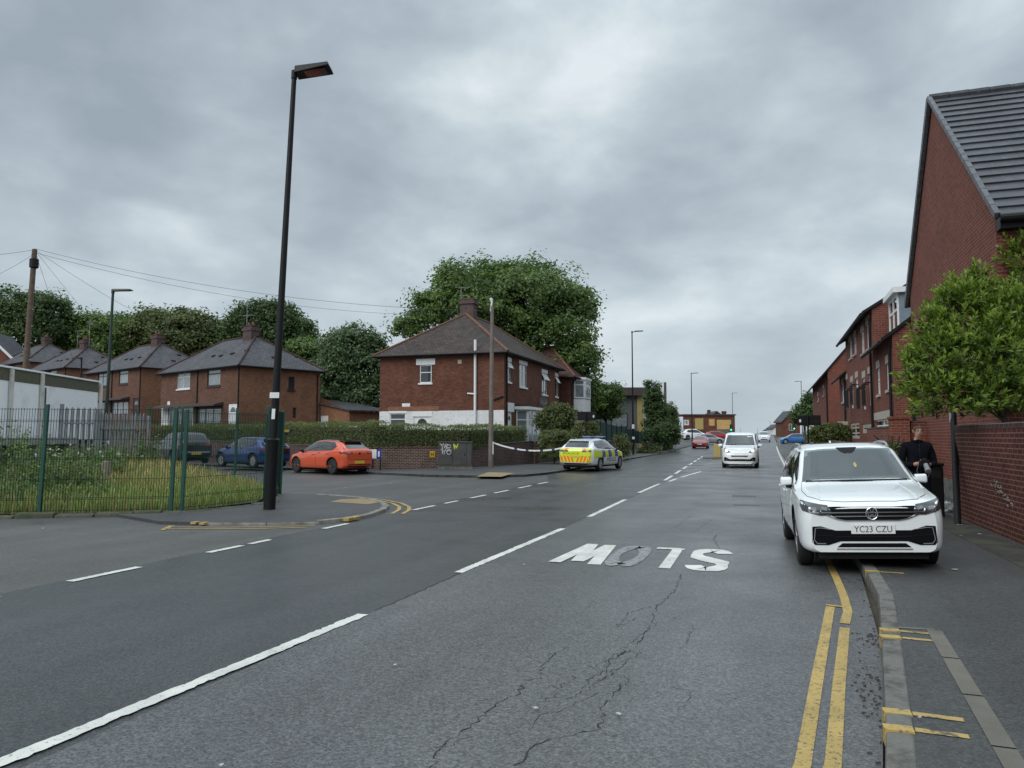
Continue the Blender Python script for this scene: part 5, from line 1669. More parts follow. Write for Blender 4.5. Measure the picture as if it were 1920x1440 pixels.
def chimney(parent, x, y, z0, z1, w, d, m_, pots=2):
    mb = MB(); mb.box(x - w / 2, x + w / 2, y - d / 2, y + d / 2, z0, z1); mb.box(x - w / 2 - .07, x + w / 2 + .07, y - d / 2 - .07, y + d / 2 + .07, z1 - .32, z1 - .12); mb.box(x - w / 2 - .03, x + w / 2 + .03, y - d / 2 - .03, y + d / 2 + .03, z1 + .001, z1 + .06)
    c = mb.build('chimney', m_, parent)
    for k in range(pots):
        mb = MB(); mb.lathe([(.11, z1 + .06), (.09, z1 + .34), (.11, z1 + .38)], 10, c=(x - w * .25 + w * .5 * k, y, 0)); mb.build('chimney_pot', M['ridge'], c)
    return c


def aerial(parent, x, y, z0, z1, d=(1, 0)):
    mb = MB(); mb.tube([(x, y, z0), (x, y, z1)], .02, 5); D = Vector((*d, 0)); q = Vector((x, y, z1 - .05)); mb.tube([q - D * .5, q + D * .7], .012, 4)
    for k in range(6): s = q + D * (-.45 + k * .2); n = Vector((-D.y, D.x, 0)) * .22; mb.tube([s - n, s + n], .008, 4)
    return mb.build('aerial', M['galv'], parent, uv=False)


# ---- corner house with the white painted base
HX, HY0, HY1, HXB = -14.97, 43.5, 56.3, -23.3
EZ = 6.78
root = thing('corner_house', 'brown brick corner house with a white painted base and hipped tile roof', 'house')
s0, s1 = (HXB, HY0), (HX, HY0); f0, f1 = (HX, HY0), (HX, HY1)
so = px_open([(787, 684, 809, 718), (731, 775, 760, 812), (776, 781, 806, 830)], s0, s1)
fo = px_open([(950, 678, 958, 716), (974, 684, 988, 726), (1016, 700, 1026, 740), (1041, 706, 1046, 744), (951, 772, 960, 830), (968, 770, 1001, 812)], f0, f1)
zb = hit(830, 770, s0, s1)[1]
mb = MB()
wall_open(mb, s0, s1, zb, EZ, so[:1], 0); wall_open(mb, s0, s1, 0, zb - .0, so[1:], 1, mrev=2)
wall_open(mb, f0, f1, 0, EZ, fo[:4] + [fo[4], fo[5]], 0)
wall_open(mb, (HX, HY1), (HXB, HY1), 0, EZ); wall_open(mb, (HXB, HY1), (HXB, HY0), 0, EZ)
mb.build('wall', [M['brick_old'], M['brick_white'], M['render_white']], root)
window(root, s0, s1, so[0], sill='white_trim', lintel='white_trim', top=.42, lh=.38, lw=.24)
window(root, s0, s1, so[1], lintel='white_trim', top=.3, lh=.14)
door(root, s0, s1, so[2])
mb = MB(); mb.box(HXB + so[2][0] - .12, HXB + so[2][1] + .15, HY0 - .03, HY0 - .002, so[2][3] + .0, so[2][3] + .32); mb.build('door_lintel', M['white_trim'], root)
t_, z_ = hit(761, 760, s0, s1); mb = MB(); mb.box(HXB + t_ - .25, HXB + t_ + .3, HY0 - .03, HY0 - .002, z_ - .08, z_ + .12); mb.build('vent_plate', M['white_trim'], root)
mb = MB(); mb.box(HXB + .6, HXB + 4.1, HY0 - .02, HY0 - .003, zb, zb + .28); mb.build('brick_patch', M['brick_side'], root)
for i, o_ in enumerate(fo[:4]):
    window(root, f0, f1, o_, cols=[1, 2, 2, 1][i], top=.32, sill='white_trim', lintel='white_trim', open_top=i in (0, 2, 3), lh=.26, lw=.08)
door(root, f0, f1, fo[4]); mb = MB(); mb.box(HX + .002, HX + .05, HY0 + fo[4][0] - .2, HY0 + fo[4][1] + .3, fo[4][3], fo[4][3] + .55); mb.build('door_lintel', M['white_trim'], root)
# splayed ground-floor bay
a, b, c, d_ = fo[5]; y0, y1 = HY0 + a, HY0 + b
c = .9; zt = fo[5][3]
bay = thing('bay_window', None, None); bay.parent = root
bp = [(HX, y0 - .1), (HX + .62, y0 + .45), (HX + .62, y1 - .45), (HX, y1 + .1)]
mb = MB(); mb.prism([(HX - .05, y0 - .1)] + bp + [(HX - .05, y1 + .1)], 0, 1.15); mb.build('apron', M['white_trim'], bay)
for i in range(3): window(bay, bp[i], bp[i + 1], (.02, (V2(bp[i + 1]) - V2(bp[i])).length - .02, 1.16, zt), cols=3 if i == 1 else 1, top=.3, rev=.0, fw=.085, pane='glass_net')
mb = MB(); mb.prism([(HX - .02, y0 - .35), (HX + .78, y0 + .2), (HX + .78, y1 - .2), (HX - .02, y1 + .35)], zt + .005, zt + .2); mb.build('canopy', M['white_trim'], bay, bevel=.02)
mb = MB(); mb.prism([(HX - .02, y0 - .3), (HX + .7, y0 + .25), (HX + .7, y1 - .25), (HX - .02, y1 + .3)], zt + .205, zt + .32); mb.build('canopy_roof', M['tile_brown'], bay)
hip_roof(root, HXB, HX, HY0, HY1, EZ, 9.8, ((-19.1, HY0 + 4.15), (-19.1, HY1 - 4.15)), M['tile_brown'])
chimney(root, -19.15, HY0 + 4.75, 9.2, 10.85, .95, .75, M['brick_soot'], 0)
aerial(root, -19.9, HY0 + 5.2, 9.2, 11.9, (.8, .3))
mb = MB(); tx, _ = hit(892, 700, s0, s1); zz = hit(892, 648, s0, s1)[1]
mb.tube([(HXB + tx, HY0 - .09, .3), (HXB + tx, HY0 - .09, zz + .35)], .085, 10); mb.tube([(HXB + tx - .5, HY0 - .09, 4.2), (HXB + tx, HY0 - .09, 4.15)], .05, 6); mb.build('soil_pipe', M['white_trim'], root, smooth=40)
mb = MB(); mb.tube([(HX + .07, HY0 + .35, .3), (HX + .07, HY0 + .35, EZ - .2)], .05, 8); mb.tube([(HX - .9, HY0 - .07, 1), (HX - .9, HY0 - .07, 3.7), (HX - .05, HY0 - .07, 4.0)], .05, 8); mb.build('downpipe', M['black_trim'], root)
mb = MB(); mb.box(HX - 3.0, HX - 2.75, HY0 - .02, HY0 - .002, EZ - .75, EZ - .5); mb.build('air_brick', M['lintel'], root)
def dish(parent, c, ax):
    mb = MB(); c = Vector(c); ax = Vector(ax).normalized(); s = ax.cross(Vector((0, 0, 1))).normalized(); u = s.cross(ax)
    vs = [c]; n = 16
    for k in range(n):
        a = 6.2832 * k / n; vs.append(c + ax * .07 + s * .3 * math.cos(a) + u * .34 * math.sin(a))
    mb.add(vs, [(0, 1 + k, 1 + (k + 1) % n) for k in range(n)]); mb.tube([c - ax * .25, c], .025, 6); mb.tube([c - u * .2, c + ax * .35], .012, 5)
    return mb.build('satellite_dish', M['grey_metal'], parent)
dy, dz = hit(1009, 752, f0, f1); dish(root, (HX + .35, HY0 + dy, dz), (.8, -.8, .35))

# ---- neighbour with the two-storey white bay
NX, N0, N1, NXB = -14.3, 57.2, 64.2, -24.0
root = thing('bay_house', 'brown brick neighbour house with a white two storey corner bay', 'house')
mb = MB(); a0, a1 = (NXB, N0), (NX, N0)
wall_open(mb, a0, a1, 0, 6.3); wall_open(mb, (NX, N0), (NX, N1), 0, 6.3); wall_open(mb, (NX, N1), (NXB, N1), 0, 6.3); wall_open(mb, (NXB, N1), (NXB, N0), 0, 6.3)
mb.build('wall', M['brick_old'], root)
hip_roof(root, NXB, NX, N0, N1, 6.3, 8.95, ((NXB + 3, (N0 + N1) / 2), (-16.8, (N0 + N1) / 2)), M['tile_red'], over=.45)
by0 = N0 + 1.0; by1 = by0 + 3.2
bp = [(NX, by0), (NX + .75, by0 + .6), (NX + .75, by1 - .6), (NX, by1)]
bay = thing('bay_window', None, None); bay.parent = root
mb = MB(); mb.prism([(NX - .05, by0)] + bp + [(NX - .05, by1)], 0, 4.5); mb.build('apron', M['render_white'], bay)
for i in range(3): window(bay, bp[i], bp[i + 1], (.03, (V2(bp[i + 1]) - V2(bp[i])).length - .03, 4.55, 6.02), cols=[1, 3, 1][i], top=.28, rev=0, fw=.1, pane='glass_net')
mb = MB(); mb.prism([(NX - .05, by0 - .1), (NX + .85, by0 + .5), (NX + .85, by1 - .5), (NX - .05, by1 + .1)], 6.03, 6.2); mb.build('bay_head', M['white_trim'], bay)
dish(root, (NX + .3, N0 + .35, 3.3), (.7, -.9, .3))
mb = MB(); mb.tube([(NX + .07, N0 + .2, .3), (NX + .07, N0 + .2, 5.6), (NX + .4, N0 + .3, 6.1)], .055, 8); mb.build('downpipe', M['black_trim'], root)

# ---- row of semis up the side road
EX, FY = -DS, Vector((-DS.y * -1, -DS.x)) if False else Vector((.37, .93)).normalized()
EX = Vector((.93, -.37)).normalized()
ANG = math.atan2(EX.y, EX.x)
c1 = W2((451 - 960) / 1442 * 53 * (math.cos(PITCH) + .0), 53); c1 = V2((P(451, 682, 53).x, P(451, 682, 53).y))
RW = hit(303, 690, tuple(c1 - EX * 12), tuple(c1)); RW = 12 - RW[0]
RD = hit(601, 698, tuple(c1), tuple(c1 + FY * 10))[0]
REZ = P(451, 682, 53).z
FO0 = (tuple(c1 - EX * RW), tuple(c1)); SO0 = (tuple(c1), tuple(c1 + FY * RD))
fo = px_open([(333, 695, 356, 729), (389, 691, 413, 724), (370, 765, 414, 795), (302, 763, 314, 812), (316, 764, 361, 812), (428, 757, 443, 812)], *FO0)
so = px_open([(541, 706, 552, 731), (549, 764, 555, 784)], *SO0)
print('ROW', RW, RD, REZ, fo, so)


def row_house(label, variant):
    root = thing('row_house', label, 'house', (c1.x, c1.y, 0), ANG, 'brick semis along the side road')
    L0, L1 = (-RW, 0), (0, 0); S0, S1 = (0, 0), (0, RD)
    mb = MB(); wall_open(mb, L0, L1, -1.5, REZ, fo, 0); wall_open(mb, S0, S1, -1.5, REZ, so, 1); wall_open(mb, (0, RD), (-RW, RD), -1.5, REZ, (), 1); wall_open(mb, (-RW, RD), (-RW, 0), -1.5, REZ, (), 1)
    mb.build('wall', [M['brick_row'], M['brick_side']], root)
    wh = variant == 0
    window(root, L0, L1, fo[0], cols=2, top=.35, frame='white_trim' if wh else 'brown_trim', sill='white_trim' if wh else 'brown_trim', pane='glass_net')
    window(root, L0, L1, fo[1], cols=1, top=.3, frame='brown_trim', sill='brown_trim', pane='glass_net', fw=.09)
    window(root, L0, L1, fo[2], cols=3, top=.0, frame='brown_trim', pane='glass_net', fw=.08)
    door(root, L0, L1, fo[3], glaze=False); window(root, L0, L1, fo[4], cols=4, frame='white_trim' if wh else 'brown_trim', fw=.12); door(root, L0, L1, fo[5], col='white_trim' if wh else 'brown_trim')
    window(root, S0, S1, so[0], frame='brown_trim', sill='brown_trim'); window(root, S0, S1, so[1], frame='brown_trim')
    z = fo[2][3] + .1
    mb = MB(); xr = -RW + fo[2][1] + .3; mb.hexa([(-RW + .3, -.75, z), (xr, -.75, z), (xr, 0.02, z + .06), (-RW + .3, 0.02, z + .06)], [(-RW + .3, -.75, z + .1), (xr, -.75, z + .1), (xr, .02, z + .3), (-RW + .3, .02, z + .3)]); mb.build('canopy', M['fascia_brown'], root)
    mb = MB(); mb.box(-RW + 1.2, -RW + 1.6, -.03, -.002, z + .25, z + .55); mb.build('alarm_box', M['white_trim'] if wh else M['yellow_clad'], root)
    mb = MB()
    for x, yy in ((-.12, -.06), (-RW * .5, -.06)): mb.tube([(x, yy, 0), (x, yy, REZ - .2)], .045, 6)
    mb.tube([(.06, RD - .3, 0), (.06, RD - .3, REZ - .3)], .05, 6); mb.build('downpipe', M['black_trim'], root)
    r, c, ra, rb = hip_roof(root, -RW, 0, 0, RD, REZ, REZ + 2.55, ((-RW + 3.4, RD / 2), (-3.6, RD / 2)), M['slate'], over=.3, ridge_m='tile_red')
    rs = random.Random(variant)
    for fx, fy, k in ((-1.6, 1.4, 0), (-3.2, 1.2, 0), (-4.6, 1.1, 0), (-5.9, 1.2, 0), (-3.0, 3.2, 0), (-.9, 3.2, 1), (-1.3, 5.4, 1), (-.8, 6.6, 1), (-1.9, 4.2, 1)):
        if k == 0: zz = REZ - .1 + 2.65 * (fy + .3) / (RD / 2 + .3); n = Vector((0, -.52, .85))
        else: zz = REZ - .1 + 2.65 * (-fx + .3) / 3.9; n = Vector((.55, 0, .83))
        mb = MB(); mb.obox(Vector((fx, fy, zz + .05)), (.16, 0, 0) if k == 0 else (0, .16, 0), (0, .1, .05) if k == 0 else (.1, 0, -.05), n * .04); mb.build('roof_vent', M['black_trim'], r)
    chimney(root, -4.1, RD / 2 - .1, REZ + 2.1, REZ + 3.3, 1.15, .7, M['brick_soot'], 2)
    return root


h1 = row_house('nearest brick semi up the side road with a white upstairs window', 0)
aerial(h1, -4.9, RD / 2, REZ + 2.2, REZ + 5.2, (-.9, .2)); aerial(h1, -5.4, RD / 2 + .3, REZ + 2.2, REZ + 4.4, (.9, .2))
h2 = row_house('second brick semi up the side road behind the palisade, brown windows', 1)
h3, h4 = copy_tree(h2), copy_tree(h2)
for h, (u, v, b) in ((h2, (266, 686, 66)), (h3, (125, 687, 78)), (h4, (52, 676, 88))):
    q = P(u, v, b); h.location = (q.x, q.y, q.z - REZ)
h3['label'] = 'third brick semi, mostly roof and upper wall above the white cabin'
h4['label'] = 'fourth brick semi at the far left whose grey hipped roof shows beside the wooden pole'
aerial(h3, -3.3, RD / 2, REZ + 2.2, REZ + 5.4, (.9, .2)); aerial(h3, -6.5, RD / 2, REZ + 2, REZ + 4.6, (.9, .2))
# lean-to beside the nearest semi
q = c1 + FY * RD
root = thing('lean_to', 'low brick lean-to with a white door and window beside the nearest row house', 'outbuilding', (c1.x, c1.y, 0), ANG)
lw0, lw1 = (.05, RD * .72), (5.4, RD * .92)
g0, g1 = tuple(c1 + EX * .0 + FY * (RD + .05)), tuple(c1 + EX * 5.0 + FY * (RD + .05))
lo = px_open([(563, 777, 584, 806), (599, 779, 615, 812)], g0, g1)
zt0, zt1 = hit(600, 745, g0, g1)[1], hit(655, 771, g0, g1)[1]; x0, x1 = hit(556, 780, g0, g1)[0], hit(655, 780, g0, g1)[0]
yb = RD + .05
mb = MB(); wall_open(mb, (0, yb), (x1, yb), -.5, zt1, lo); mb.add([(0, yb, zt1), (x1, yb, zt1), (x0 + .2, yb, zt0), (0, yb, zt0)], [(0, 1, 2, 3)])
mb.quad((x1, yb, -.5), (x1, yb + 4, -.5), (x1, yb + 4, zt1), (x1, yb, zt1)); mb.build('wall', M['brick_side'], root)
window(root, (0, yb), (x1, yb), lo[0], top=.35, fw=.09); door(root, (0, yb), (x1, yb), lo[1], glaze=False)
mb = MB(); mb.hexa([(x0, yb - .15, zt0), (x1 + .2, yb - .15, zt1), (x1 + .2, yb + 4, zt1), (x0, yb + 4, zt0)], [(x0, yb - .15, zt0 + .1), (x1 + .2, yb - .15, zt1 + .1), (x1 + .2, yb + 4, zt1 + .1), (x0, yb + 4, zt0 + .1)]); mb.build('roof', M['slate'], root)
# low garages between the houses
p = P(680, 800, 52); root = thing('garage', 'low flat roofed garage with white trim seen over the corner hedge', 'garage', (p.x, p.y, 0), YAW + .1)
mb = MB(); wall_open(mb, (-1.4, 0), (1.35, 0), 0, 2.15, [(.85, 1.9, .2, 2.0)]); wall_open(mb, (1.35, 0), (1.35, 4), 0, 2.15); mb.build('wall', M['brick_side'], root)
mb = MB(); mb.box(-1.5, 1.45, -.12, 4, 2.152, 2.3); mb.build('roof', M['fascia_brown'], root); mb = MB(); mb.box(-1.5, 1.45, -.15, -.122, 2.1, 2.3); mb.build('fascia', M['white_trim'], root)
door(root, (-1.4, 0), (1.35, 0), (.85, 1.9, .2, 2.0), glaze=False)
# gable with white bargeboards at the far left
p = P(8, 660, 95); root = thing('gable_house', 'far left red brick gable with white bargeboards half out of view', 'house', (p.x, p.y, 0), YAW + .2)
mb = MB(); mb.add([(-6, 0, -1), (1.2, 0, -1), (1.2, 0, p.z - 1.0), (-2.4, 0, p.z + 2.6), (-6, 0, p.z - 1.0)], [(0, 1, 2, 3, 4)]); mb.quad((1.2, 0, -1), (1.2, 8, -1), (1.2, 8, p.z - 1), (1.2, 0, p.z - 1)); mb.build('wall', M['brick_new'], root)
mb = MB(); mb.hexa([(1.7, -.3, p.z - 1.5), (1.7, 8, p.z - 1.5), (-2.4, 8, p.z + 2.6), (-2.4, -.3, p.z + 2.6)], [(1.8, -.3, p.z - 1.4), (1.8, 8, p.z - 1.4), (-2.4, 8, p.z + 2.8), (-2.4, -.3, p.z + 2.8)]); mb.build('roof', M['slate'], root)
mb = MB(); mb.obox(Vector((-.35, -.34, p.z + .58)), Vector((2.05, 0, -2.05)), (0, .03, 0), (.1, 0, .1)); mb.build('bargeboard', M['white_trim'], root)

# ---- white prefabricated cabin
A0 = P(183, 760, 33); A1 = P(-120, 760, 22.3)
d = (V2(A0) - V2(A1)); Lc = d.length; d.normalize(); ang = math.atan2(d.y, d.x)
root = thing('site_cabin', 'white prefabricated cabin on low piers with an olive fascia', 'cabin', (A0.x, A0.y, 0), ang)
zb, zt = 1.46, 3.9
mb = MB(); mb.box(-Lc, 0, 0, 3.4, zb, zt - .42); mb.build('wall_panel', M['cabin_white'], root)
mb = MB(); mb.box(-Lc, 0.012, -.012, 3.42, zt - .418, zt); mb.build('fascia', M['olive'], root)
mb = MB(); mb.box(-Lc, .06, -.06, 3.46, zt + .002, zt + .07); mb.build('roof', M['cabin_white'], root, bevel=.01)
for u in (186, 75, 17, -60):
    s, _ = hit(u, 760, (A1.x, A1.y), (A0.x, A0.y)); x = s - Lc
    mb = MB(); mb.box(x - .10, x + .10, -.09, -.014, zb - .25, zt - .02); mb.build('post', M['cabin_post'], root, bevel=.015)
mb = MB(); mb.tube([(hit(82, 760, A1.xy, A0.xy)[0] - Lc, -.05, zb), (hit(82, 760, A1.xy, A0.xy)[0] - Lc, -.05, zt - .5)], .03, 6); mb.build('downpipe', M['grey_metal'], root)
for k in range(6):
    mb = MB(); x = -.35 - k * 2.3; mb.box(x - .22, x + .22, .1, .5, 0, zb - .002); mb.build('pier', M['concrete'], root)
mb = MB(); mb.box(-Lc, -.4, 1.2, 3.2, .1, zb - .01); mb.build('underfloor_shade_block', M['under'], root)  # solid black block standing in for the shade under the cabin
s, _ = hit(82, 800, A1.xy, A0.xy)
mb = MB(); mb.box(-Lc, s - Lc, -1.2, -.2, 1.32, 1.55); mb.box(s - Lc - .5, s - Lc - .2, -1.1, -.4, 0, 1.318); mb.box(s - Lc - 2.8, s - Lc - 2.4, -1.1, -.4, 0, 1.318); mb.build('access_deck', M['galv'], root)

# ---- big gabled building on the right
BX, B0, BR, B1 = 4.2, 16.6, 21.8, 25.9
BE, BZ, BF = 5.9, 10.2, 5.85
root = thing('gabled_building', 'big red brick building on the right with a grey tiled roof, gable to the road', 'building')
mb = MB()
mb.add([(BX, B1, 0.55), (BX, B0, 0.55), (BX, B0, BE), (BX, BR, BZ - .1), (BX, B1, BF)], [(0, 1, 2, 3, 4)])
wall_open(mb, (BX, B0), (15, B0), 0, BE); wall_open(mb, (15, B1), (BX, B1), 0, BF)
mb.build('wall', M['brick_new'], root)
mb = MB(); mb.box(BX - .04, BX + .3, B0, B1, 0, .55); mb.build('plinth', M['concrete'], root)
mb = MB(); n = 19; X0, X1 = BX - .06, 15.0
e0 = Vector((0, B0 - .38, BE - .22)); e1 = Vector((0, BR, BZ + .12)); sl = (e1 - e0); nr = Vector((0, -sl.z, sl.y)).normalized()
for k in range(n):
    a, b = e0 + sl * (k / n), e0 + sl * ((k + 1.12) / n)
    lo = nr * .034
    mb.hexa([Vector((X0, 0, 0)) + a, Vector((X1, 0, 0)) + a, Vector((X1, 0, 0)) + b - nr * .03, Vector((X0, 0, 0)) + b - nr * .03], [Vector((X0, 0, 0)) + a + lo, Vector((X1, 0, 0)) + a + lo, Vector((X1, 0, 0)) + b - nr * .03 + lo * .6, Vector((X0, 0, 0)) + b - nr * .03 + lo * .6])
rf = mb.build('roof', M['tile_flat'], root)
mb = MB(); e2 = Vector((0, B1 + .35, BF - .25)); sl2 = e2 - e1; n2 = Vector((0, -sl2.z, sl2.y)).normalized()
if n2.z < 0: n2 = -n2
mb.hexa([Vector((X0, 0, 0)) + e2 - n2 * .05, Vector((X1, 0, 0)) + e2 - n2 * .05, Vector((X1, 0, 0)) + e1 - n2 * .05, Vector((X0, 0, 0)) + e1 - n2 * .05], [Vector((X0, 0, 0)) + e2 + n2 * .05, Vector((X1, 0, 0)) + e2 + n2 * .05, Vector((X1, 0, 0)) + e1 + n2 * .05, Vector((X0, 0, 0)) + e1 + n2 * .05])
mb.build('rear_slope', M['tile_flat'], root)
mb = MB()
for k in range(n):       # cloaked verge units, one per course
    a, b = e0 + sl * (k / n), e0 + sl * ((k + .97) / n); m_ = (a + b) / 2
    mb.obox(Vector((X0 - .01, 0, 0)) + m_ + nr * .03, (.05, 0, 0), (b - a) / 2, nr * .055)
for k in range(14):
    a, b = e1 + sl2 * (k / 14), e1 + sl2 * ((k + .97) / 14); mb.obox(Vector((X0 - .01, 0, 0)) + (a + b) / 2 + n2 * .0, (.05, 0, 0), (b - a) / 2, n2 * .1)
mb.build('verge', mat('verge tile', (.085, .09, .10), .5, var=.3), rf, bevel=.01)
mb = MB()
for k in range(24): mb.tube([(X0 + k * .45, BR, BZ + .13), (X0 + k * .45 + .44, BR, BZ + .13)], [.11, .12], 8)
mb.build('ridge_tiles', M['tile_flat'], rf)
mb = MB(); mb.box(BX, 15, B0 - .3, B0 + .02, BE - .42, BE - .2); mb.tube([(BX - .04, B0 - .42, BE - .25), (15, B0 - .42, BE - .25)], .075, 10); mb.build('gutter', M['black_trim'], root)
mb = MB(); mb.tube([(BX - .08, 25.5, .5), (BX - .08, 25.5, 3.5)], .045, 8); mb.build('downpipe', M['black_trim'], root)

# ---- terrace of town houses beyond, each block its own house
TX = 4.15


def onX(boxes, X, Yref=0):
    return px_open(boxes, (X, 300), (X, Yref))


def town_block(name, label, Y0, Y1, X, ez, boxes, deep, pitch, style, roofm='tile_flat', seen_side=True):
    root = thing(name, label, 'house', (X, Y0, 0), 0, 'red brick town houses on the right')
    p0, p1 = (0, Y1 - Y0), (0, 0)                       # facade faces the road (-x)
    w0, w1 = (X, Y1), (X, Y0)
    ops = [px_open([b[:4]], w0, w1)[0] for b in boxes]
    mb = MB(); wall_open(mb, p0, p1, 0, ez, ops, 0)
    rise = deep * math.tan(R(pitch))
    zz = ez + rise
    mb.add([(0, 0, 0), (deep * 2, 0, 0), (deep * 2, 0, ez), (deep, 0, zz), (0, 0, ez)], [(0, 1, 2, 3, 4)])
    mb.add([(0, Y1 - Y0, 0), (deep * 2, Y1 - Y0, 0), (deep * 2, Y1 - Y0, ez), (deep, Y1 - Y0, zz), (0, Y1 - Y0, ez)], [(4, 3, 2, 1, 0)])
    mb.build('wall', M['brick_new'], root)
    ov = .38; t = math.tan(R(pitch)); mb = MB()
    L = Y1 - Y0
    mb.hexa([(-ov, -.12, ez - ov * t), (deep, -.12, zz), (deep, L + .12, zz), (-ov, L + .12, ez - ov * t)], [(-ov, -.12, ez - ov * t + .13), (deep, -.12, zz + .13), (deep, L + .12, zz + .13), (-ov, L + .12, ez - ov * t + .13)])
    mb.hexa([(deep, -.12, zz), (deep * 2 + ov, -.12, ez - ov * t), (deep * 2 + ov, L + .12, ez - ov * t), (deep, L + .12, zz)], [(deep, -.12, zz + .13), (deep * 2 + ov, -.12, ez - ov * t + .13), (deep * 2 + ov, L + .12, ez - ov * t + .13), (deep, L + .12, zz + .13)])
    mb.m = [1, 0, 1, 1, 1, 1] * 2
    r = mb.build('roof', [M[roofm], M['black_trim']], root)
    mb = MB(); mb.tube([(-ov - .05, -.1, ez - ov * t), (-ov - .05, L + .1, ez - ov * t)], .065, 8); mb.build('gutter', M['black_trim'], r)
    for b, o_ in zip(boxes, ops):
        k = b[4]
        if k == 'w': window(root, p0, p1, o_, cols=2 if o_[1] - o_[0] > .9 else 1, top=.45, sill='lintel', lintel='lintel', lh=.3, lw=.04)
        elif k == 'o': window(root, p0, p1, o_, cols=1, top=.5, sill='lintel', lintel='lintel', open_top=True, lh=.3, lw=.04)
        elif k == 'f':
            window(root, p0, p1, o_, cols=1, top=.35, lintel='lintel', lh=.3, lw=.04)
            mb = MB(); y0_, y1_ = L - o_[1] - .12, L - o_[0] + .12; z0_ = o_[2]
            mb.box(-.28, -.24, y0_, y1_, z0_ + .95, z0_ + 1.0); mb.box(-.28, -.24, y0_, y1_, z0_, z0_ + .05)
            m_n = max(3, int((y1_ - y0_) / .12))
            for q in range(m_n + 1): yy = y0_ + (y1_ - y0_) * q / m_n; mb.box(-.272, -.25, yy - .01, yy + .01, z0_ + .05, z0_ + .95)
            mb.box(-.28, 0, y0_, y0_ + .03, z0_ + .95, z0_ + 1); mb.box(-.28, 0, y1_ - .03, y1_, z0_ + .95, z0_ + 1)
            mb.build('balcony_rail', M['black_trim'], root, uv=False)
        elif k == 'd': door(root, p0, p1, o_, surround=True); mb = MB(); mb.box(-.5, .0, L - o_[1] - .2, L - o_[0] + .2, o_[3] + .08, o_[3] + .28); mb.build('canopy', M['lintel'], root)
        elif k == 'g': window(root, p0, p1, o_, cols=2, rows=3, frame='lintel', fw=.14)
    mb = MB(); mb.tube([(-.08, .25, .1), (-.08, .25, ez - .35)], .05, 8); mb.build('downpipe', M['black_trim'], root)
    return root


ta = town_block('town_house', 'two storey brick town house with a grey dormer behind the gable building', 29.3, 34.4, TX, 5.15, [(1644, 690, 1651, 740, 'w'), (1661, 681, 1669, 731, 'w'), (1640, 786, 1672, 812, 'w')], 4.2, 38, 0)
# dormer on the roof
dm = thing('dormer', None, None); dm.parent = ta
(dy1, dzt), (dy0, dzb) = hit(1668, 572, (TX + .5, 60), (TX + .5, 0)), hit(1686, 612, (TX + .5, 60), (TX + .5, 0))
y0_, y1_ = (60 - dy0) - 29.3, (60 - dy1) - 29.3
y0_, y1_ = min(y0_, y1_), max(y0_, y1_); zb_, zt_ = min(dzt, dzb) - .2, max(dzt, dzb) + .1
mb = MB(); mb.box(.52, 3.4, y0_ - .1, y1_ + .1, zb_, zt_); mb.build('cheek', M['dormer_grey'], dm)
window(dm, (.515, y1_), (.515, y0_), (0, y1_ - y0_, zb_, zt_), cols=2, top=.4, rev=-.03, fw=.11)
mb = MB(); mb.box(.3, 3.6, y0_ - .25, y1_ + .25, zt_ + .002, zt_ + .2); mb.build('cap', M['white_trim'], dm)
town_block('town_house', 'three storey brick town house with iron balcony rails, tallest of the terrace', 34.45, 46.0, TX, 6.85,
           [(1592, 640, 1598, 672, 'w'), (1600, 632, 1606, 664, 'w'), (1614, 622, 1621, 664, 'w'), (1624, 606, 1632, 654, 'w'), (1595, 716, 1601, 766, 'f'), (1604, 708, 1610, 760, 'f'), (1617, 708, 1624, 768, 'f'), (1628, 700, 1635, 762, 'f'), (1594, 792, 1612, 822, 'g'), (1616, 794, 1638, 812, 'g')], 4.5, 32, 0)
town_block('town_house', 'two storey brick town house left of the three storey one', 46.05, 50.4, TX, 5.1, [(1578, 718, 1583, 754, 'w'), (1585, 712, 1590, 748, 'w'), (1586, 800, 1590, 820, 'd')], 4.2, 38, 0)
town_block('town_house', 'farthest brick town house of the terrace with a steep verge', 55.3, 74, 3.85, 6.0, [(1533, 742, 1535, 752, 'w'), (1543, 728, 1545, 742, 'w')], 3.2, 50, 0)
mb = MB(); mb.box(5.4, 9, 50.5, 55.2, 0, 5.2); o = mb.build('link_wall', M['brick_new']); tag(o, 'plain recessed brick link between the two farthest town houses', 'wall')

# ---- flat roofed school-like block with yellow panels on the hill, left
K = P(1195, 800, 86); kx = V2(K)
root = thing('panelled_building', 'flat roofed grey building with yellow panels and a brown fascia up the hill', 'building', (K.x, K.y, 0), YAW)
def pz(v, b=86): return P(1195, v, b).z
zt, zf, zm = pz(727), pz(742), pz(757)
mb = MB(); mb.box(-9, 0, 0, 14, -1, pz(742)); mb.build('wall', M['grey_clad'], root)
mb = MB(); mb.prism([(-9.5, -.7), (.5, -.7), (4.6, 9.5), (4.6, 15), (-9.5, 15)], zf + .002, zt); mb.build('fascia', M['fascia_brown'], root)
mb = MB(); mb.prism([(.002, -.05), (.62, .05), (3.75, 9.3), (3.75, 14), (.002, 14)], -1, zf); mb.build('wing', M['yellow_clad'], root)
for i in range(4):
    x0, y0 = 1.15 + i * .8, .3 + i * 2.3
    a, b = Vector((.70 + i * .78, .22 + i * 2.3)), Vector((.70 + i * .78 + .5, .22 + i * 2.3 + 1.47))
    window(root, tuple(a + Vector((.0, -.02))), tuple(b + Vector((0, -.02))), (0, 1.5, zm - 1.6, zf - .5), cols=3, rev=-.03, fw=.12)
    window(root, tuple(a + Vector((.0, -.02))), tuple(b + Vector((0, -.02))), (0, 1.5, 1.6, zm - 2.3), cols=3, rev=-.03, fw=.12)
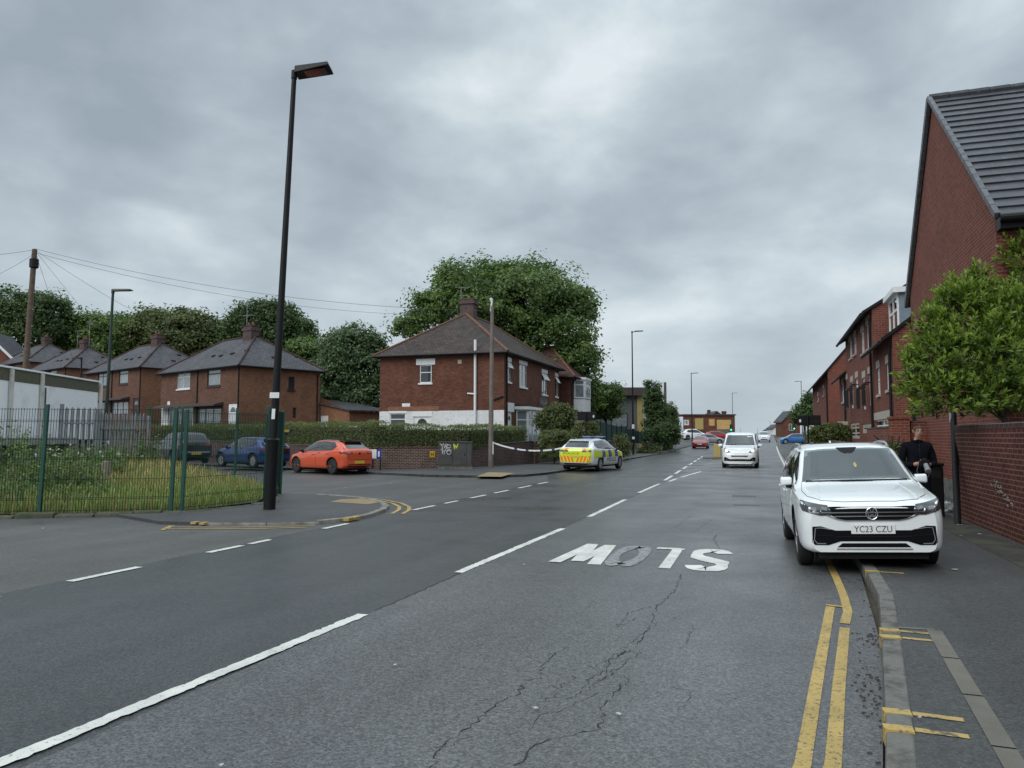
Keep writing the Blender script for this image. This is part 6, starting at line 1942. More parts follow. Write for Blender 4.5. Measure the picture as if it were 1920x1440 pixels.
window(root, (-9, 0), (0, 0), (1, 4.6, zm, zf - .3), cols=4, frame='black_trim', rev=-.02); window(root, (-9, 0), (0, 0), (6.1, 7.9, zm - 2.6, zm - 1.1), cols=1, frame='black_trim', rev=-.02, pane='glass_net')

# ---- hill-top building with boarded windows
bb = 150; K = P(1281, 800, bb)
root = thing('boarded_building', 'flat roofed brick building with yellow boarded windows at the hill top', 'building', (K.x, K.y, gz(K.y)), YAW)
def q(u, v): p = P(u, v, bb); return ((u - 1281) / 1442 * bb * 1.0, p.z - gz(K.y))
x1, zt = q(1378, 779)
mb = MB(); ops = []
for u0, v0, u1, v1 in ((1280, 787, 1292, 797), (1303, 784, 1319, 805), (1329, 785, 1340, 798), (1344, 787, 1371, 805)):
    a, zb_ = q(u0, v1); b, zt_ = q(u1, v0); ops.append((max(a, .1), b, zb_, zt_))
wall_open(mb, (0, 0), (x1, 0), -1, zt, ops); wall_open(mb, (x1, 0), (x1, 9), -1, zt); mb.build('wall', M['brick_old'], root)
mb = MB(); mb.box(-.2, x1 + .2, -.25, 9, zt + .002, zt + .25); mb.build('parapet', M['fascia_brown'], root)
window(root, (0, 0), (x1, 0), ops[0], cols=3, fw=.16); window(root, (0, 0), (x1, 0), ops[2], cols=2, frame='ply', pane='ply', fw=.18, top=.4)
for o_ in (ops[1], ops[3]):
    mb = MB(); mb.box(o_[0] + .02, o_[1] - .02, .02, .1, o_[2], o_[3]); mb.build('boarding', M['ply'] if o_ is ops[3] else M['yellow_clad'], root)
a, zz = q(1344, 806); mb = MB(); mb.box(a, x1 - .6, -.5, -.01, -1, zz); mb.build('grey_base', M['concrete'], root)
p = P(1344, 775, 175); root = thing('gable_house', 'house gable with two chimneys behind the boarded flat roofed building', 'house', (p.x, p.y, 0), YAW)
w = 20 / 1442 * 175; zt_ = P(1343, 772, 175).z
mb = MB(); mb.add([(-w, 0, 0), (w, 0, 0), (w, 0, zt_ - 1.9), (0, 0, zt_), (-w, 0, zt_ - 1.9)], [(0, 1, 2, 3, 4)]); mb.build('wall', M['brick_old'], root)
mb = MB(); mb.hexa([(w + .3, -.2, zt_ - 2.1), (w + .3, 8, zt_ - 2.1), (0, 8, zt_), (0, -.2, zt_)], [(w + .3, -.2, zt_ - 1.9), (w + .3, 8, zt_ - 1.9), (0, 8, zt_ + .2), (0, -.2, zt_ + .2)])
mb.hexa([(-w - .3, 8, zt_ - 2.1), (-w - .3, -.2, zt_ - 2.1), (0, -.2, zt_), (0, 8, zt_)], [(-w - .3, 8, zt_ - 1.9), (-w - .3, -.2, zt_ - 1.9), (0, -.2, zt_ + .2), (0, 8, zt_ + .2)]); mb.build('roof', M['slate'], root)
chimney(root, -1.55, 1, zt_ - 2.5, zt_ + .4, .6, .6, M['brick_old'], 0); chimney(root, 1.9, 1, zt_ - 2.5, zt_ + .1, .9, .7, M['brick_old'], 0)
# right of the crest
def far_gable(label, u0, u1, ve, va, b, m_, rm):
    p = P((u0 + u1) / 2, 820, b); g = gz(p.y)
    root = thing('gable_house', label, 'house', (p.x, p.y, 0), YAW - .12, 'houses beyond the crest')
    w = (u1 - u0) / 2 / 1442 * b; ze_, za_ = P(u0, ve, b).z, P(u0, va, b).z
    mb = MB(); mb.add([(-w, 0, 0), (w, 0, 0), (w, 0, ze_), (0, 0, za_), (-w, 0, ze_)], [(0, 1, 2, 3, 4)]); mb.quad((-w, 8, 0), (-w, 0, 0), (-w, 0, ze_), (-w, 8, ze_)); mb.build('wall', m_, root)
    mb = MB(); r_ = za_ - ze_
    mb.hexa([(w + .3, -.3, ze_ - .3), (w + .3, 9, ze_ - .3), (0, 9, za_), (0, -.3, za_)], [(w + .3, -.3, ze_), (w + .3, 9, ze_), (0, 9, za_ + .3), (0, -.3, za_ + .3)])
    mb.hexa([(-w - .3, 9, ze_ - .3), (-w - .3, -.3, ze_ - .3), (0, -.3, za_), (0, 9, za_)], [(-w - .3, 9, ze_), (-w - .3, -.3, ze_), (0, -.3, za_ + .3), (0, 9, za_ + .3)]); mb.build('roof', rm, root)
    window(root, (-w, 0), (w, 0), (w * .7, w * 1.3, ze_ - 2.2, ze_ - .6), cols=2, rev=-.02)
    return root
far_gable('distant brown brick gabled house right of the crest', 1469, 1500, 790, 772, 185, M['brick_old'], M['slate'])
far_gable('pale rendered distant house left of the brown gabled one', 1450, 1468, 803, 797, 230, M['render_white'], M['slate'])
far_gable('low distant grey roof where the road tops the crest', 1436, 1452, 812, 806, 260, M['lintel'], M['slate'])
# ------------------------------------------------------------------ vehicles: y forward, x to the car's right
def smooth_tab(tab, ys, k=2):
    t = np.array(tab, float); o = np.argsort(t[:, 0]); v = np.interp(ys, t[o, 0], t[o, 1])
    for _ in range(k):
        w = v.copy(); w[1:-1] = .25 * v[:-2] + .5 * v[1:-1] + .25 * v[2:]; v = w
    return v


def catmull(P_, sub=3):
    P_ = [np.array(p, float) for p in P_]; out = []
    for i in range(len(P_) - 1):
        a, b, c, d = P_[max(i - 1, 0)], P_[i], P_[i + 1], P_[min(i + 2, len(P_) - 1)]
        for k in range(sub):
            t = k / sub
            out.append(.5 * ((2 * b) + (c - a) * t + (2 * a - 5 * b + 4 * c - d) * t * t + (3 * b - a - 3 * c + d) * t ** 3))
    out.append(P_[-1]); return out


class Car:
    def __init__(self, spec, paint, root, arch=True, res=64):
        s = self.s = spec; self.root = root; self.paint = paint
        L = s['L'] / 2
        ys = np.unique(np.concatenate([np.linspace(-L, -L + .3, 8), np.linspace(-L + .3, L - .4, res), np.linspace(L - .4, L, 12)]))
        top, sh, w, wt, low = (smooth_tab(s[k], ys) for k in ('top', 'sh', 'w', 'wt', 'low'))
        cr = s.get('crown', .025)
        V, F = [], []; rings = []
        for i, y in enumerate(ys):
            h = sh[i] - low[i]; T = max(top[i], sh[i] + .01)
            g = T - sh[i]; rr = min(.09, g * .5)
            pr = [(w[i] * .86, low[i]), (w[i] * .955, low[i] + h * .08), (w[i] * .985, low[i] + h * .3), (w[i], low[i] + h * .58), (w[i] * .992, low[i] + h * .80), (w[i] * .965, sh[i] - .012), (w[i] * .945, sh[i] + .012),
                  (w[i] * .945 + (wt[i] - w[i] * .945) * .5 + .018 * min(1, g * 3), sh[i] + g * .5), (wt[i] + .01, T - rr), (wt[i] * .94, T - rr * .35), (wt[i] * .72, T + cr * .45), (wt[i] * .36, T + cr * .85), (0, T + cr)]
            pr = catmull(pr, 3)
            ring = [(-p[0], y, p[1]) for p in pr] + [(p[0], y, p[1]) for p in pr[::-1][1:]]
            rings.append(len(V)); V += ring; n = len(ring)
        for a, b in zip(rings[:-1], rings[1:]):
            for k in range(n - 1): F.append((a + k, a + k + 1, b + k + 1, b + k))
            F.append((a + n - 1, a, b, b + n - 1))
        h = n // 2
        for base, rev in ((rings[0], 0), (rings[-1], 1)):
            for k in range(h - 1):
                q = (base + k, base + n - 1 - k, base + n - 2 - k, base + k + 1); F.append(q if not rev else q[::-1])
            q = (base + h - 1, base + h + 1, base + h); F.append(q if not rev else q[::-1])
        me = bpy.data.meshes.new('body'); me.from_pydata([tuple(map(float, v)) for v in V], [], F)
        bm = bmesh.new(); bm.from_mesh(me); bmesh.ops.recalc_face_normals(bm, faces=bm.faces); bm.to_mesh(me); bm.free()
        me.materials.append(paint); me.update()
        self.bvh = BVHTree.FromPolygons([v.co.copy() for v in me.vertices], [tuple(p.vertices) for p in me.polygons])
        if arch:
            tmp = bpy.data.objects.new('tmp', me); COL.objects.link(tmp)
            cut = MB(); rw = s['r'] * 1.16
            for ya in s['axles']:
                for sg in (-1, 1):
                    wm = max(x[1] for x in s['w'])
                    a, b = (wm - .34) * sg, (wm + .2) * sg
                    cut.lathe([(rw, min(a, b)), (rw, max(a, b))], 36, axis='x', c=(0, ya, s['r'] + .02))
            co = cut.build('cut', M['under'], uv=False)
            bm = bmesh.new(); bm.from_mesh(co.data); bmesh.ops.recalc_face_normals(bm, faces=bm.faces); bm.to_mesh(co.data); bm.free()
            bo = tmp.modifiers.new('b', 'BOOLEAN'); bo.operation = 'DIFFERENCE'; bo.solver = 'EXACT'; bo.object = co
            try: bo.material_mode = 'TRANSFER'
            except Exception: pass
            dg = bpy.context.evaluated_depsgraph_get(); dg.update()
            me2 = bpy.data.meshes.new_from_object(tmp.evaluated_get(dg))
            bpy.data.objects.remove(tmp); bpy.data.objects.remove(co)
            if len(me2.polygons) > 100: me = me2
        me.name = 'body'; me.shade_smooth(); me.set_sharp_from_angle(angle=R(38))
        self.body = bpy.data.objects.new('body', me); COL.objects.link(self.body); self.body.parent = root

    def open_screen(self, poly, m_):
        """take the body skin away behind the windscreen and set real glass in the hole"""
        bm = bmesh.new(); bm.from_mesh(self.body.data); bm.normal_update()
        cx = sum(p[0] for p in poly) / len(poly); cz = sum(p[1] for p in poly) / len(poly)
        sh = [(cx + (p[0] - cx) * .965, cz + (p[1] - cz) * .95) for p in poly]
        kill = [f for f in bm.faces if f.normal.y > .1 and f.calc_center_median().y > 0 and inside(sh, f.calc_center_median().x, f.calc_center_median().z)]
        bmesh.ops.delete(bm, geom=kill, context='FACES'); bm.to_mesh(self.body.data); bm.free()
        return self.panel('windscreen', poly, 'front', m_, .006, .05)

    def cabin(self, y0, z0, hw, roof, wheel_x):
        """dashboard, seats, wheel and mirror seen through the screen; y0 is the foot of the screen"""
        r = self.root
        mb = MB(); mb.hexa([(-hw, y0 - .55, z0 - .45), (hw, y0 - .55, z0 - .45), (hw, y0 + .05, z0 - .3), (-hw, y0 + .05, z0 - .3)], [(-hw, y0 - .5, z0 - .02), (hw, y0 - .5, z0 - .02), (hw * .94, y0 + .02, z0 - .03), (-hw * .94, y0 + .02, z0 - .03)]); mb.build('dashboard', M['matt_black'], r, bevel=.03)
        for x in (-.36, .36):
            mb = MB(); mb.hexa([(x - .24, y0 - 1.3, z0 - .5), (x + .24, y0 - 1.3, z0 - .5), (x + .24, y0 - 1.12, z0 - .5), (x - .24, y0 - 1.12, z0 - .5)], [(x - .2, y0 - 1.5, z0 + .18), (x + .2, y0 - 1.5, z0 + .18), (x + .2, y0 - 1.38, z0 + .18), (x - .2, y0 - 1.38, z0 + .18)])
            s_ = mb.build('front_seat', M['seat'], r, bevel=.05, seg=3)
            mb = MB(); mb.box(x - .12, x + .12, y0 - 1.5, y0 - 1.4, z0 + .2, z0 + .36); mb.build('headrest', M['seat'], s_, bevel=.04, seg=3)
        mb = MB(); c0 = Vector((wheel_x, y0 - .62, z0 + .02)); q = Vector((0, .45, .9)).normalized(); u = Vector((0, -q.z, q.y))
        mb.tube([c0 + Vector((1, 0, 0)) * .185 * math.cos(t) + q * .185 * math.sin(t) for t in np.linspace(0, 2 * math.pi, 25)], .016, 6, cap=False); mb.obox(c0, (.17, 0, 0), q * .03, u * .012); mb.build('steering_wheel', M['plastic'], r, uv=False)
        mb = MB(); mb.box(-hw * .95, hw * .95, y0 - 2.6, y0 - 2.45, z0 - .5, z0 + .12); mb.build('rear_seat', M['seat'], r, bevel=.05)
        mb = MB(); mb.box(-.12, .12, y0 - .78, y0 - .75, roof - .13, roof - .06); mb.build('interior_mirror', M['plastic'], r, bevel=.01)
        mb = MB(); mb.box(-hw, hw, y0 - 2.7, y0 - .1, z0 - .62, z0 - .55); mb.build('cabin_floor', M['matt_black'], r)

    def ray(self, a, z, axis):
        o, d = {'front': ((a, 9, z), (0, -1, 0)), 'rear': ((a, -9, z), (0, 1, 0)), 'right': ((9, a, z), (-1, 0, 0)), 'left': ((-9, a, z), (1, 0, 0)), 'top': ((a, z, 9), (0, 0, -1))}[axis]
        loc, nrm, _, _ = self.bvh.ray_cast(Vector(o), Vector(d))
        if loc is None or nrm.dot(Vector(d)) > -.08:
            q = Vector(o) + Vector(d) * (9 - (self.s['L'] / 2 if axis in ('front', 'rear') else .8))
            l2, n2, _, _ = self.bvh.find_nearest(loc or q)
            loc = loc or l2; nrm = n2 if n2.dot(Vector(d)) < 0 else -Vector(d)
        return loc, nrm

    def panel(self, name, poly, axis, m_, off=.006, step=.06, parent=None):
        pts = [Vector(p) for p in poly]
        lo = Vector((min(p.x for p in pts), min(p.y for p in pts))); hi = Vector((max(p.x for p in pts), max(p.y for p in pts)))
        bd = []
        for i in range(len(pts)):
            a, b = pts[i - 1], pts[i]; n = max(1, int((b - a).length / step)); bd += [a.lerp(b, k / n) for k in range(n)]
        inn = []
        for x in np.arange(lo.x + step / 2, hi.x, step):
            for y in np.arange(lo.y + step / 2, hi.y, step):
                if inside([(p.x, p.y) for p in bd], x, y) and min((Vector((x, y)) - q).length for q in bd) > step * .35: inn.append(Vector((x, y)))
        r = delaunay_2d_cdt(bd + inn, [], [list(range(len(bd)))], 1, 1e-5)
        P3, N3 = [], []
        for p in r[0]:
            l, n = self.ray(p.x, p.y, axis); P3.append(l); N3.append(n)
        vs = [l + n * off for l, n in zip(P3, N3)]; k = len(vs)
        fs = [tuple(f) for f in r[2]]
        cnt = {}
        for f in fs:
            for i in range(len(f)): e = (f[i - 1], f[i]); cnt[e] = cnt.get(e, 0) + 1
        skirt = [(a, b) for (a, b) in cnt if (b, a) not in cnt]
        mb = MB(); mb.add(vs + [l - n * .004 for l, n in zip(P3, N3)], fs + [(b, a, a + k, b + k) for a, b in skirt])
        o = mb.build(name, m_, parent or self.root, smooth=35, uv=False)
        me = o.data
        bm = bmesh.new(); bm.from_mesh(me); 
        ax = {'front': (0, 1, 0), 'rear': (0, -1, 0), 'right': (1, 0, 0), 'left': (-1, 0, 0), 'top': (0, 0, 1)}[axis]
        bm.faces.ensure_lookup_table()
        if sum(f.normal.dot(Vector(ax)) for f in bm.faces if abs(f.normal.dot(Vector(ax))) > .2) < 0: bmesh.ops.reverse_faces(bm, faces=bm.faces)
        bm.to_mesh(me); bm.free()
        return o

    def line(self, name, pts, w, axis, m_, off=.007, parent=None):
        pts = [Vector(p) for p in pts]; l, r = [], []
        for i, p in enumerate(pts):
            t = (pts[min(i + 1, len(pts) - 1)] - pts[max(i - 1, 0)]).normalized(); n = Vector((-t.y, t.x)); l.append(p + n * w / 2); r.append(p - n * w / 2)
        return self.panel(name, l + r[::-1], axis, m_, off, .08, parent)

    def text(self, name, txt, axis, a, z, w, h, m_, off=.009, parent=None):
        vs, fs = letters(txt, w, h)
        sg = {'front': -1, 'rear': 1, 'right': 1, 'left': -1}[axis]
        mb = MB(); out = []
        for v in vs:
            l, n = self.ray(a + v[0] * sg, z + v[1], axis); out.append(l + n * off)
        mb.add(out, fs); return mb.build(name, m_, parent or self.root, uv=False)

    def flat(self, axis, a, z, w, h):
        """height of a flat plate standing off the body at (a, z)"""
        return max((self.ray(a + dx, z + dz, axis)[0].y if axis == 'front' else -self.ray(a + dx, z + dz, axis)[0].y) for dx in (-w / 2, 0, w / 2) for dz in (-h / 2, 0, h / 2))

    def plate(self, txt, axis, a, z, m_, w=.5, h=.105):
        y = self.flat(axis, a, z, w, h) + .006; sg = 1 if axis == 'front' else -1
        mb = MB(); mb.box(a - w / 2, a + w / 2, sg * y, sg * (y + .008), z - h / 2, z + h / 2); o = mb.build('number_plate', m_, self.root, bevel=.003)
        if txt:
            vs, fs = letters(txt, w * .86, h * .66); mb = MB(); mb.add([(a - sg * v[0], sg * (y + .0095), z + v[1]) for v in vs], fs); mb.build('plate_lettering', M['ink'], o, uv=False)
        return o

    def wheels(self, rim='rim_silver', spokes=5):
        s = self.s; r, wd = s['r'], .2
        wm = s.get('track', max(x[1] for x in s['w']) - .015)
        for ya in s['axles']:
            for sg in (-1, 1):
                x1, x0 = wm * sg, (wm - wd) * sg
                mb = MB(); lo, hi = min(x0, x1), max(x0, x1)
                mb.lathe([(r * .64, lo + .03), (r * .66, lo + .003), (r * .9, lo + .005), (r * .985, lo + .03), (r, lo + .06), (r, hi - .06), (r * .985, hi - .03), (r * .9, hi - .005), (r * .66, hi - .003), (r * .64, hi - .03)], 32, axis='x', c=(0, ya, r))
                w = mb.build('wheel', M['rubber'], self.root, smooth=40, uv=False)
                mb = MB(); f = x1 - sg * .012
                mb.lathe([(r * .66, f - .006), (r * .60, f), (r * .60, f - sg * .05)] if sg > 0 else [(r * .60, f - sg * .05), (r * .60, f), (r * .66, f + .006)], 32, axis='x', c=(0, ya, r))
                mb.lathe([(.07, f - .02), (.06, f + .006)], 12, axis='x', c=(0, ya, r))
                for k in range(spokes):
                    a = 2 * math.pi * k / spokes + .3; u = Vector((0, math.cos(a), math.sin(a))); t = Vector((0, -u.z, u.y))
                    for sp in (-.5, .5):
                        d = (u + t * sp * .32).normalized()
                        mb.obox(Vector((f - sg * .012, ya, r)) + u * .05 + d * r * .31, (.01, 0, 0), t * .02, d * r * .31)
                mb.build('rim', M[rim], w, smooth=35, uv=False)
                mb = MB(); mb.lathe([(r * .6, f - sg * .055), (r * .6, f - sg * .05)] if sg > 0 else [(r * .6, f - sg * .05), (r * .6, f - sg * .055)], 24, axis='x', c=(0, ya, r)); mb.build('brake_disc', M['under'], w, uv=False)

    def sides(self, dlo, panes, doors, glass='car_glass', gap=True, trim=None, sill=True):
        for ax in ('left', 'right'):
            if sill:
                s = self.s; self.panel('sill', [(s['axles'][1] - s['r'] * 1.2, s['low'][1][1] + .01), (s['axles'][1] - s['r'] * 1.2, .36), (s['axles'][0] + s['r'] * 1.2, .36), (s['axles'][0] + s['r'] * 1.2, s['low'][1][1] + .01)], ax, M['plastic'] if trim == 'suv' else self.paint, .004, .15)
            for i, d in enumerate(doors):
                c = Vector((sum(p[0] for p in d) / len(d), sum(p[1] for p in d) / len(d)))
                self.panel('door_gap', [tuple(c + (Vector(p) - c) * 1.0 + (Vector(p) - c).normalized() * .012) for p in d], ax, M['under'], .0015, .1)
                do = self.panel('door', d, ax, self.paint, .005, .1)
                yh = min(p[0] for p in d) + .16; zh = max(p[1] for p in d) - .10
                l, n = self.ray(yh, zh, ax); mb = MB(); mb.obox(l + n * .022, (.012, 0, 0), (0, .085, 0), (0, 0, .013)); mb.build('handle', self.paint, do, bevel=.008)
            self.panel('window_surround', dlo, ax, M['gloss_black'], .006, .1)
            for p in panes: self.panel('side_window', p, ax, M[glass], .0085, .1)

    def mirrors(self, y, z, x, col=None, sc=1.0):
        for sg in (-1, 1):
            x0, x1 = x + .015, x + .175 * sc; h = .072 * sc
            mb = MB(); mb.hexa([(sg * x0, y - .055, z - h * .55), (sg * x1, y - .04, z - h * .75), (sg * x1, y + .035, z - h * .6), (sg * x0, y + .06, z - h * .4)], [(sg * x0, y - .055, z + h), (sg * x1, y - .04, z + h * 1.05), (sg * x1, y + .025, z + h * .9), (sg * x0, y + .05, z + h * .9)])
            o = mb.build('door_mirror', col or self.paint, self.root, uv=False, bevel=.026 * sc, seg=4)
            for p in o.data.polygons: p.use_smooth = True
            mb = MB(); mb.hexa([(sg * (x0 + .01), y - .062, z - h * .35), (sg * (x1 - .02), y - .048, z - h * .5), (sg * (x1 - .02), y - .044, z - h * .5), (sg * (x0 + .01), y - .056, z - h * .35)], [(sg * (x0 + .01), y - .062, z + h * .8), (sg * (x1 - .02), y - .048, z + h * .85), (sg * (x1 - .02), y - .044, z + h * .85), (sg * (x0 + .01), y - .056, z + h * .8)]); mb.build('mirror_glass', M['car_glass'], o, uv=False)
            mb = MB(); mb.hexa([(sg * (x - .06), y - .03, z - h * 1.5), (sg * (x + .10), y - .03, z - h * .95), (sg * (x + .10), y + .04, z - h * .95), (sg * (x - .06), y + .04, z - h * 1.5)], [(sg * (x - .06), y - .03, z - h * .6), (sg * (x + .10), y - .03, z - h * .5), (sg * (x + .10), y + .04, z - h * .5), (sg * (x - .06), y + .04, z - h * .6)]); mb.build('mirror_arm', M['plastic'], self.root, uv=False)

    def pair(self, name, poly, axis, m_, off=.008, step=.06):
        out = []
        for sg in (1, -1): out.append(self.panel(name, [(p[0] * sg, p[1]) for p in poly], axis, m_, off, step))
        return out


def rect(a0, a1, z0, z1): return [(a0, z0), (a1, z0), (a1, z1), (a0, z1)]


# ---- the white SUV parked half on the kerb
SUV = dict(L=4.2, r=.335, axles=(1.32, -1.2), crown=.02,
           top=[(-2.1, .84), (-2.05, .93), (-1.95, 1.02), (-1.72, 1.28), (-1.5, 1.40), (-.6, 1.455), (.0, 1.45), (.32, 1.415), (1.06, .985), (1.2, .945), (1.7, .875), (1.92, .83), (2.02, .79), (2.08, .765), (2.1, .735)],
           sh=[(-2.1, .80), (-1.9, .93), (-1.2, .95), (0, .93), (1.0, .905), (1.5, .865), (1.85, .825), (2.0, .785), (2.08, .745), (2.1, .715)],
           w=[(-2.1, .66), (-2.02, .76), (-1.85, .84), (-1.2, .86), (1.3, .86), (1.65, .858), (1.85, .845), (1.97, .815), (2.05, .775), (2.085, .745), (2.1, .715)],
           wt=[(-2.1, .60), (-1.6, .63), (-.5, .655), (.3, .65), (.7, .715), (1.06, .785), (1.3, .79), (1.8, .755), (2.0, .69), (2.1, .62)],
           low=[(-2.1, .34), (-1.8, .25), (1.6, .25), (1.9, .235), (2.05, .245), (2.1, .255)])
root = thing('white_suv', 'white family SUV parked half on the kerb with plate YC23 CZU', 'car', (1.03, 11.70, .035), math.pi + R(2.6), None, 0, R(2.2)); root.scale = (.92, .97, 1.0)
c = Car(SUV, M['p_white'], root, res=90)
c.open_screen([(-.70, .99), (.70, .99), (.66, 1.1), (.575, 1.385), (.3, 1.402), (-.3, 1.402), (-.575, 1.385), (-.66, 1.1)], M['screen_glass']); c.cabin(1.02, .97, .66, 1.42, .36)
c.panel('sensor_housing', [(-.14, 1.412), (-.10, 1.36), (-.05, 1.335), (.05, 1.335), (.10, 1.36), (.14, 1.412)], 'front', M['under'], .0075)
c.panel('air_freshener', [(-.05 + .02 * math.cos(t), 1.19 + .032 * math.sin(t)) for t in np.linspace(0, 6.28, 9)[:-1]], 'front', M['yellow_clad'], .0075)
mb = MB(); pts = [c.ray(x, 1.0, 'front') for x in np.linspace(-.64, .64, 18)]; mb.tube([l + n * .012 for l, n in pts], .012, 6); mb.build('wiper', M['plastic'], root, smooth=50, uv=False)
c.sides([(1.0, .955), (.32, 1.37), (-.5, 1.40), (-1.45, 1.345), (-1.68, 1.05), (-1.4, .985)],
        [[(.78, .99), (.34, 1.335), (-.28, 1.365), (-.28, .99)], [(-.34, .99), (-.34, 1.365), (-.95, 1.35), (-1.15, 1.0)], [(-1.22, 1.01), (-1.02, 1.34), (-1.42, 1.31), (-1.58, 1.06)]],
        [[(.92, .42), (.92, .90), (-.30, .93), (-.30, .30), (.75, .30)], [(-.34, .30), (-.34, .93), (-1.2, .94), (-1.28, .72), (-.9, .45), (-.9, .30)]], trim='suv')
c.mirrors(.72, .985, .79, sc=1.0)
for sg in (-1, 1):
    mb = MB(); pts = []
    for y in np.linspace(-1.5, .1, 14):
        l, n = c.ray(sg * .61, y, 'top'); e = min(1, 6 * min(y + 1.5, .1 - y)); pts.append(l + Vector((0, 0, .045 * e)))
    mb.tube(pts, .017, 8); mb.build('roof_rail', M['galv'], root, smooth=50, uv=False)
mb = MB(); l, n = c.ray(0, -1.35, 'top'); mb.hexa([l + Vector(p) for p in ((-.03, -.08, -.01), (.03, -.08, -.01), (.02, .08, -.01), (-.02, .08, -.01))], [l + Vector(p) for p in ((-.008, -.07, .07), (.008, -.07, .07), (.006, -.02, .06), (-.006, -.02, .06))]); mb.build('aerial', M['p_white'], root)
# bonnet with its shut line and creases
bon = [(-.70, 1.02), (-.735, 1.4), (-.70, 1.72), (-.56, 1.93), (-.3, 1.995), (.3, 1.995), (.56, 1.93), (.70, 1.72), (.735, 1.4), (.70, 1.02)]
c.panel('bonnet_gap', [(x * 1.007, y + (.006 if y > 1.5 else -.006)) for x, y in bon], 'top', M['under'], .0015, .1)
c.panel('bonnet', bon, 'top', M['p_white'], .006, .06)
for sg in (-1, 1): c.panel('bonnet_crease', [(sg * .50, 1.1), (sg * .545, 1.1), (sg * .60, 1.7), (sg * .565, 1.9), (sg * .555, 1.7)], 'top', M['p_white'], .014, .06)
# grille, lamps, bumper
c.panel('grille', [(-.50, .775), (.50, .775), (.50, .69), (.40, .635), (.30, .615), (-.30, .615), (-.40, .635), (-.50, .69)], 'front', M['matt_black'], .005, .05)
for z, x in ((.768, .50), (.703, .49), (.660, .44)): c.line('grille_bar', [(-x, z), (x, z)], .012, 'front', M['chrome'], .013)
c.line('grille_bar', [(-.52, .675), (-.40, .628), (-.30, .612), (.30, .612), (.40, .628), (.52, .675)], .010, 'front', M['chrome'], .011)
for sg in (1, -1):
    h = c.panel('headlight', [(sg * x, z) for x, z in [(.47, .776), (.60, .792), (.73, .815), (.80, .835), (.81, .775), (.79, .72), (.60, .672), (.47, .672)]], 'front', M['lamp_smoke'], .008, .04)
    for a, b in ((.50, .59), (.625, .715)):
        c.panel('projector', [(sg * x, z) for x, z in [(a + .012, .755), (b - .012, .762), (b - .016, .735), (a + .016, .725)]], 'front', M['lamp_clear'], .011, .04, h)
        c.line('running_light', [(sg * (a - .01), .705), (sg * (b - .01), .705), (sg * (b + .005), .73)], .011, 'front', M['chrome'], .014, h)
c.panel('lower_intake', [(-.70, .545), (-.60, .55), (-.43, .50), (.43, .50), (.60, .55), (.70, .545), (.708, .37), (.68, .337), (.52, .335), (.38, .378), (-.38, .378), (-.52, .335), (-.68, .337), (-.708, .37)], 'front', M['matt_black'], .005, .05)
for sg in (1, -1):
    c.line('intake_trim', [(sg * .48, .514), (sg * .60, .532), (sg * .665, .528), (sg * .685, .40), (sg * .655, .356), (sg * .55, .352)], .008, 'front', M['p_silver'], .011)
    c.line('intake_vane', [(sg * .45, .44), (sg * .66, .45)], .008, 'front', M['plastic'], .011)
c.line('intake_mesh', [(-.43, .43), (.43, .43)], .006, 'front', M['under'], .011)
c.panel('lower_grille', [(-.36, .356), (.36, .356), (.42, .31), (-.42, .31)], 'front', M['matt_black'], .005)
c.line('lower_trim', [(-.43, .293), (.43, .293)], .012, 'front', M['chrome'], .010)
c.plate('YC23 CZU', 'front', 0, .515, M['plate_white'], .50, .107)
# round badge: ring with a V over a W
yb = c.flat('front', 0, .69, .12, .12) + .008
mb = MB(); mb.lathe([(.066, yb), (.066, yb + .004)], 28, axis='y', c=(0, 0, .69)); bd = mb.build('badge', M['gloss_black'], root, uv=False)
mb = MB(); ri = [(.0665 * math.cos(t), .0665 * math.sin(t)) for t in np.linspace(0, 2 * math.pi, 29)]
mb.tube([(x, yb + .005, .69 + z) for x, z in ri], .0055, 6, cap=False)
def stroke(a, b, w=.0095):
    a, b = Vector((a[0], yb + .007, .69 + a[1])), Vector((b[0], yb + .007, .69 + b[1])); t = b - a; n = Vector((-t.z, 0, t.x)).normalized(); mb.obox((a + b) / 2, t / 2, (0, .003, 0), n * w / 2)
for sg in (1, -1):
    stroke((sg * .024, .058), (sg * .004, .010)); stroke((sg * .056, .030), (sg * .026, -.052)); stroke((sg * .026, -.052), (sg * .004, -.006))
mb.build('badge_emblem', M['chrome'], bd, uv=False)
c.wheels('rim_silver', 5)
mb = MB(); mb.box(-.6, .6, -1.8, 1.75, .13, .26); mb.box(-.74, .74, -.85, .95, .14, .255); mb.box(-.62, .62, 1.7, 2.02, .17, .27); mb.build('underbody', M['under'], root)  # boxes lowered and widened to deepen the shade beneath the car
c.panel('rear_window', [(-.55, 1.05), (.55, 1.05), (.48, 1.33), (-.48, 1.33)], 'rear', M['car_glass'], .006, .1)
c.pair('tail_light', [(.40, .86), (.70, .86), (.70, .78), (.40, .80)], 'rear', M['lamp_red'])


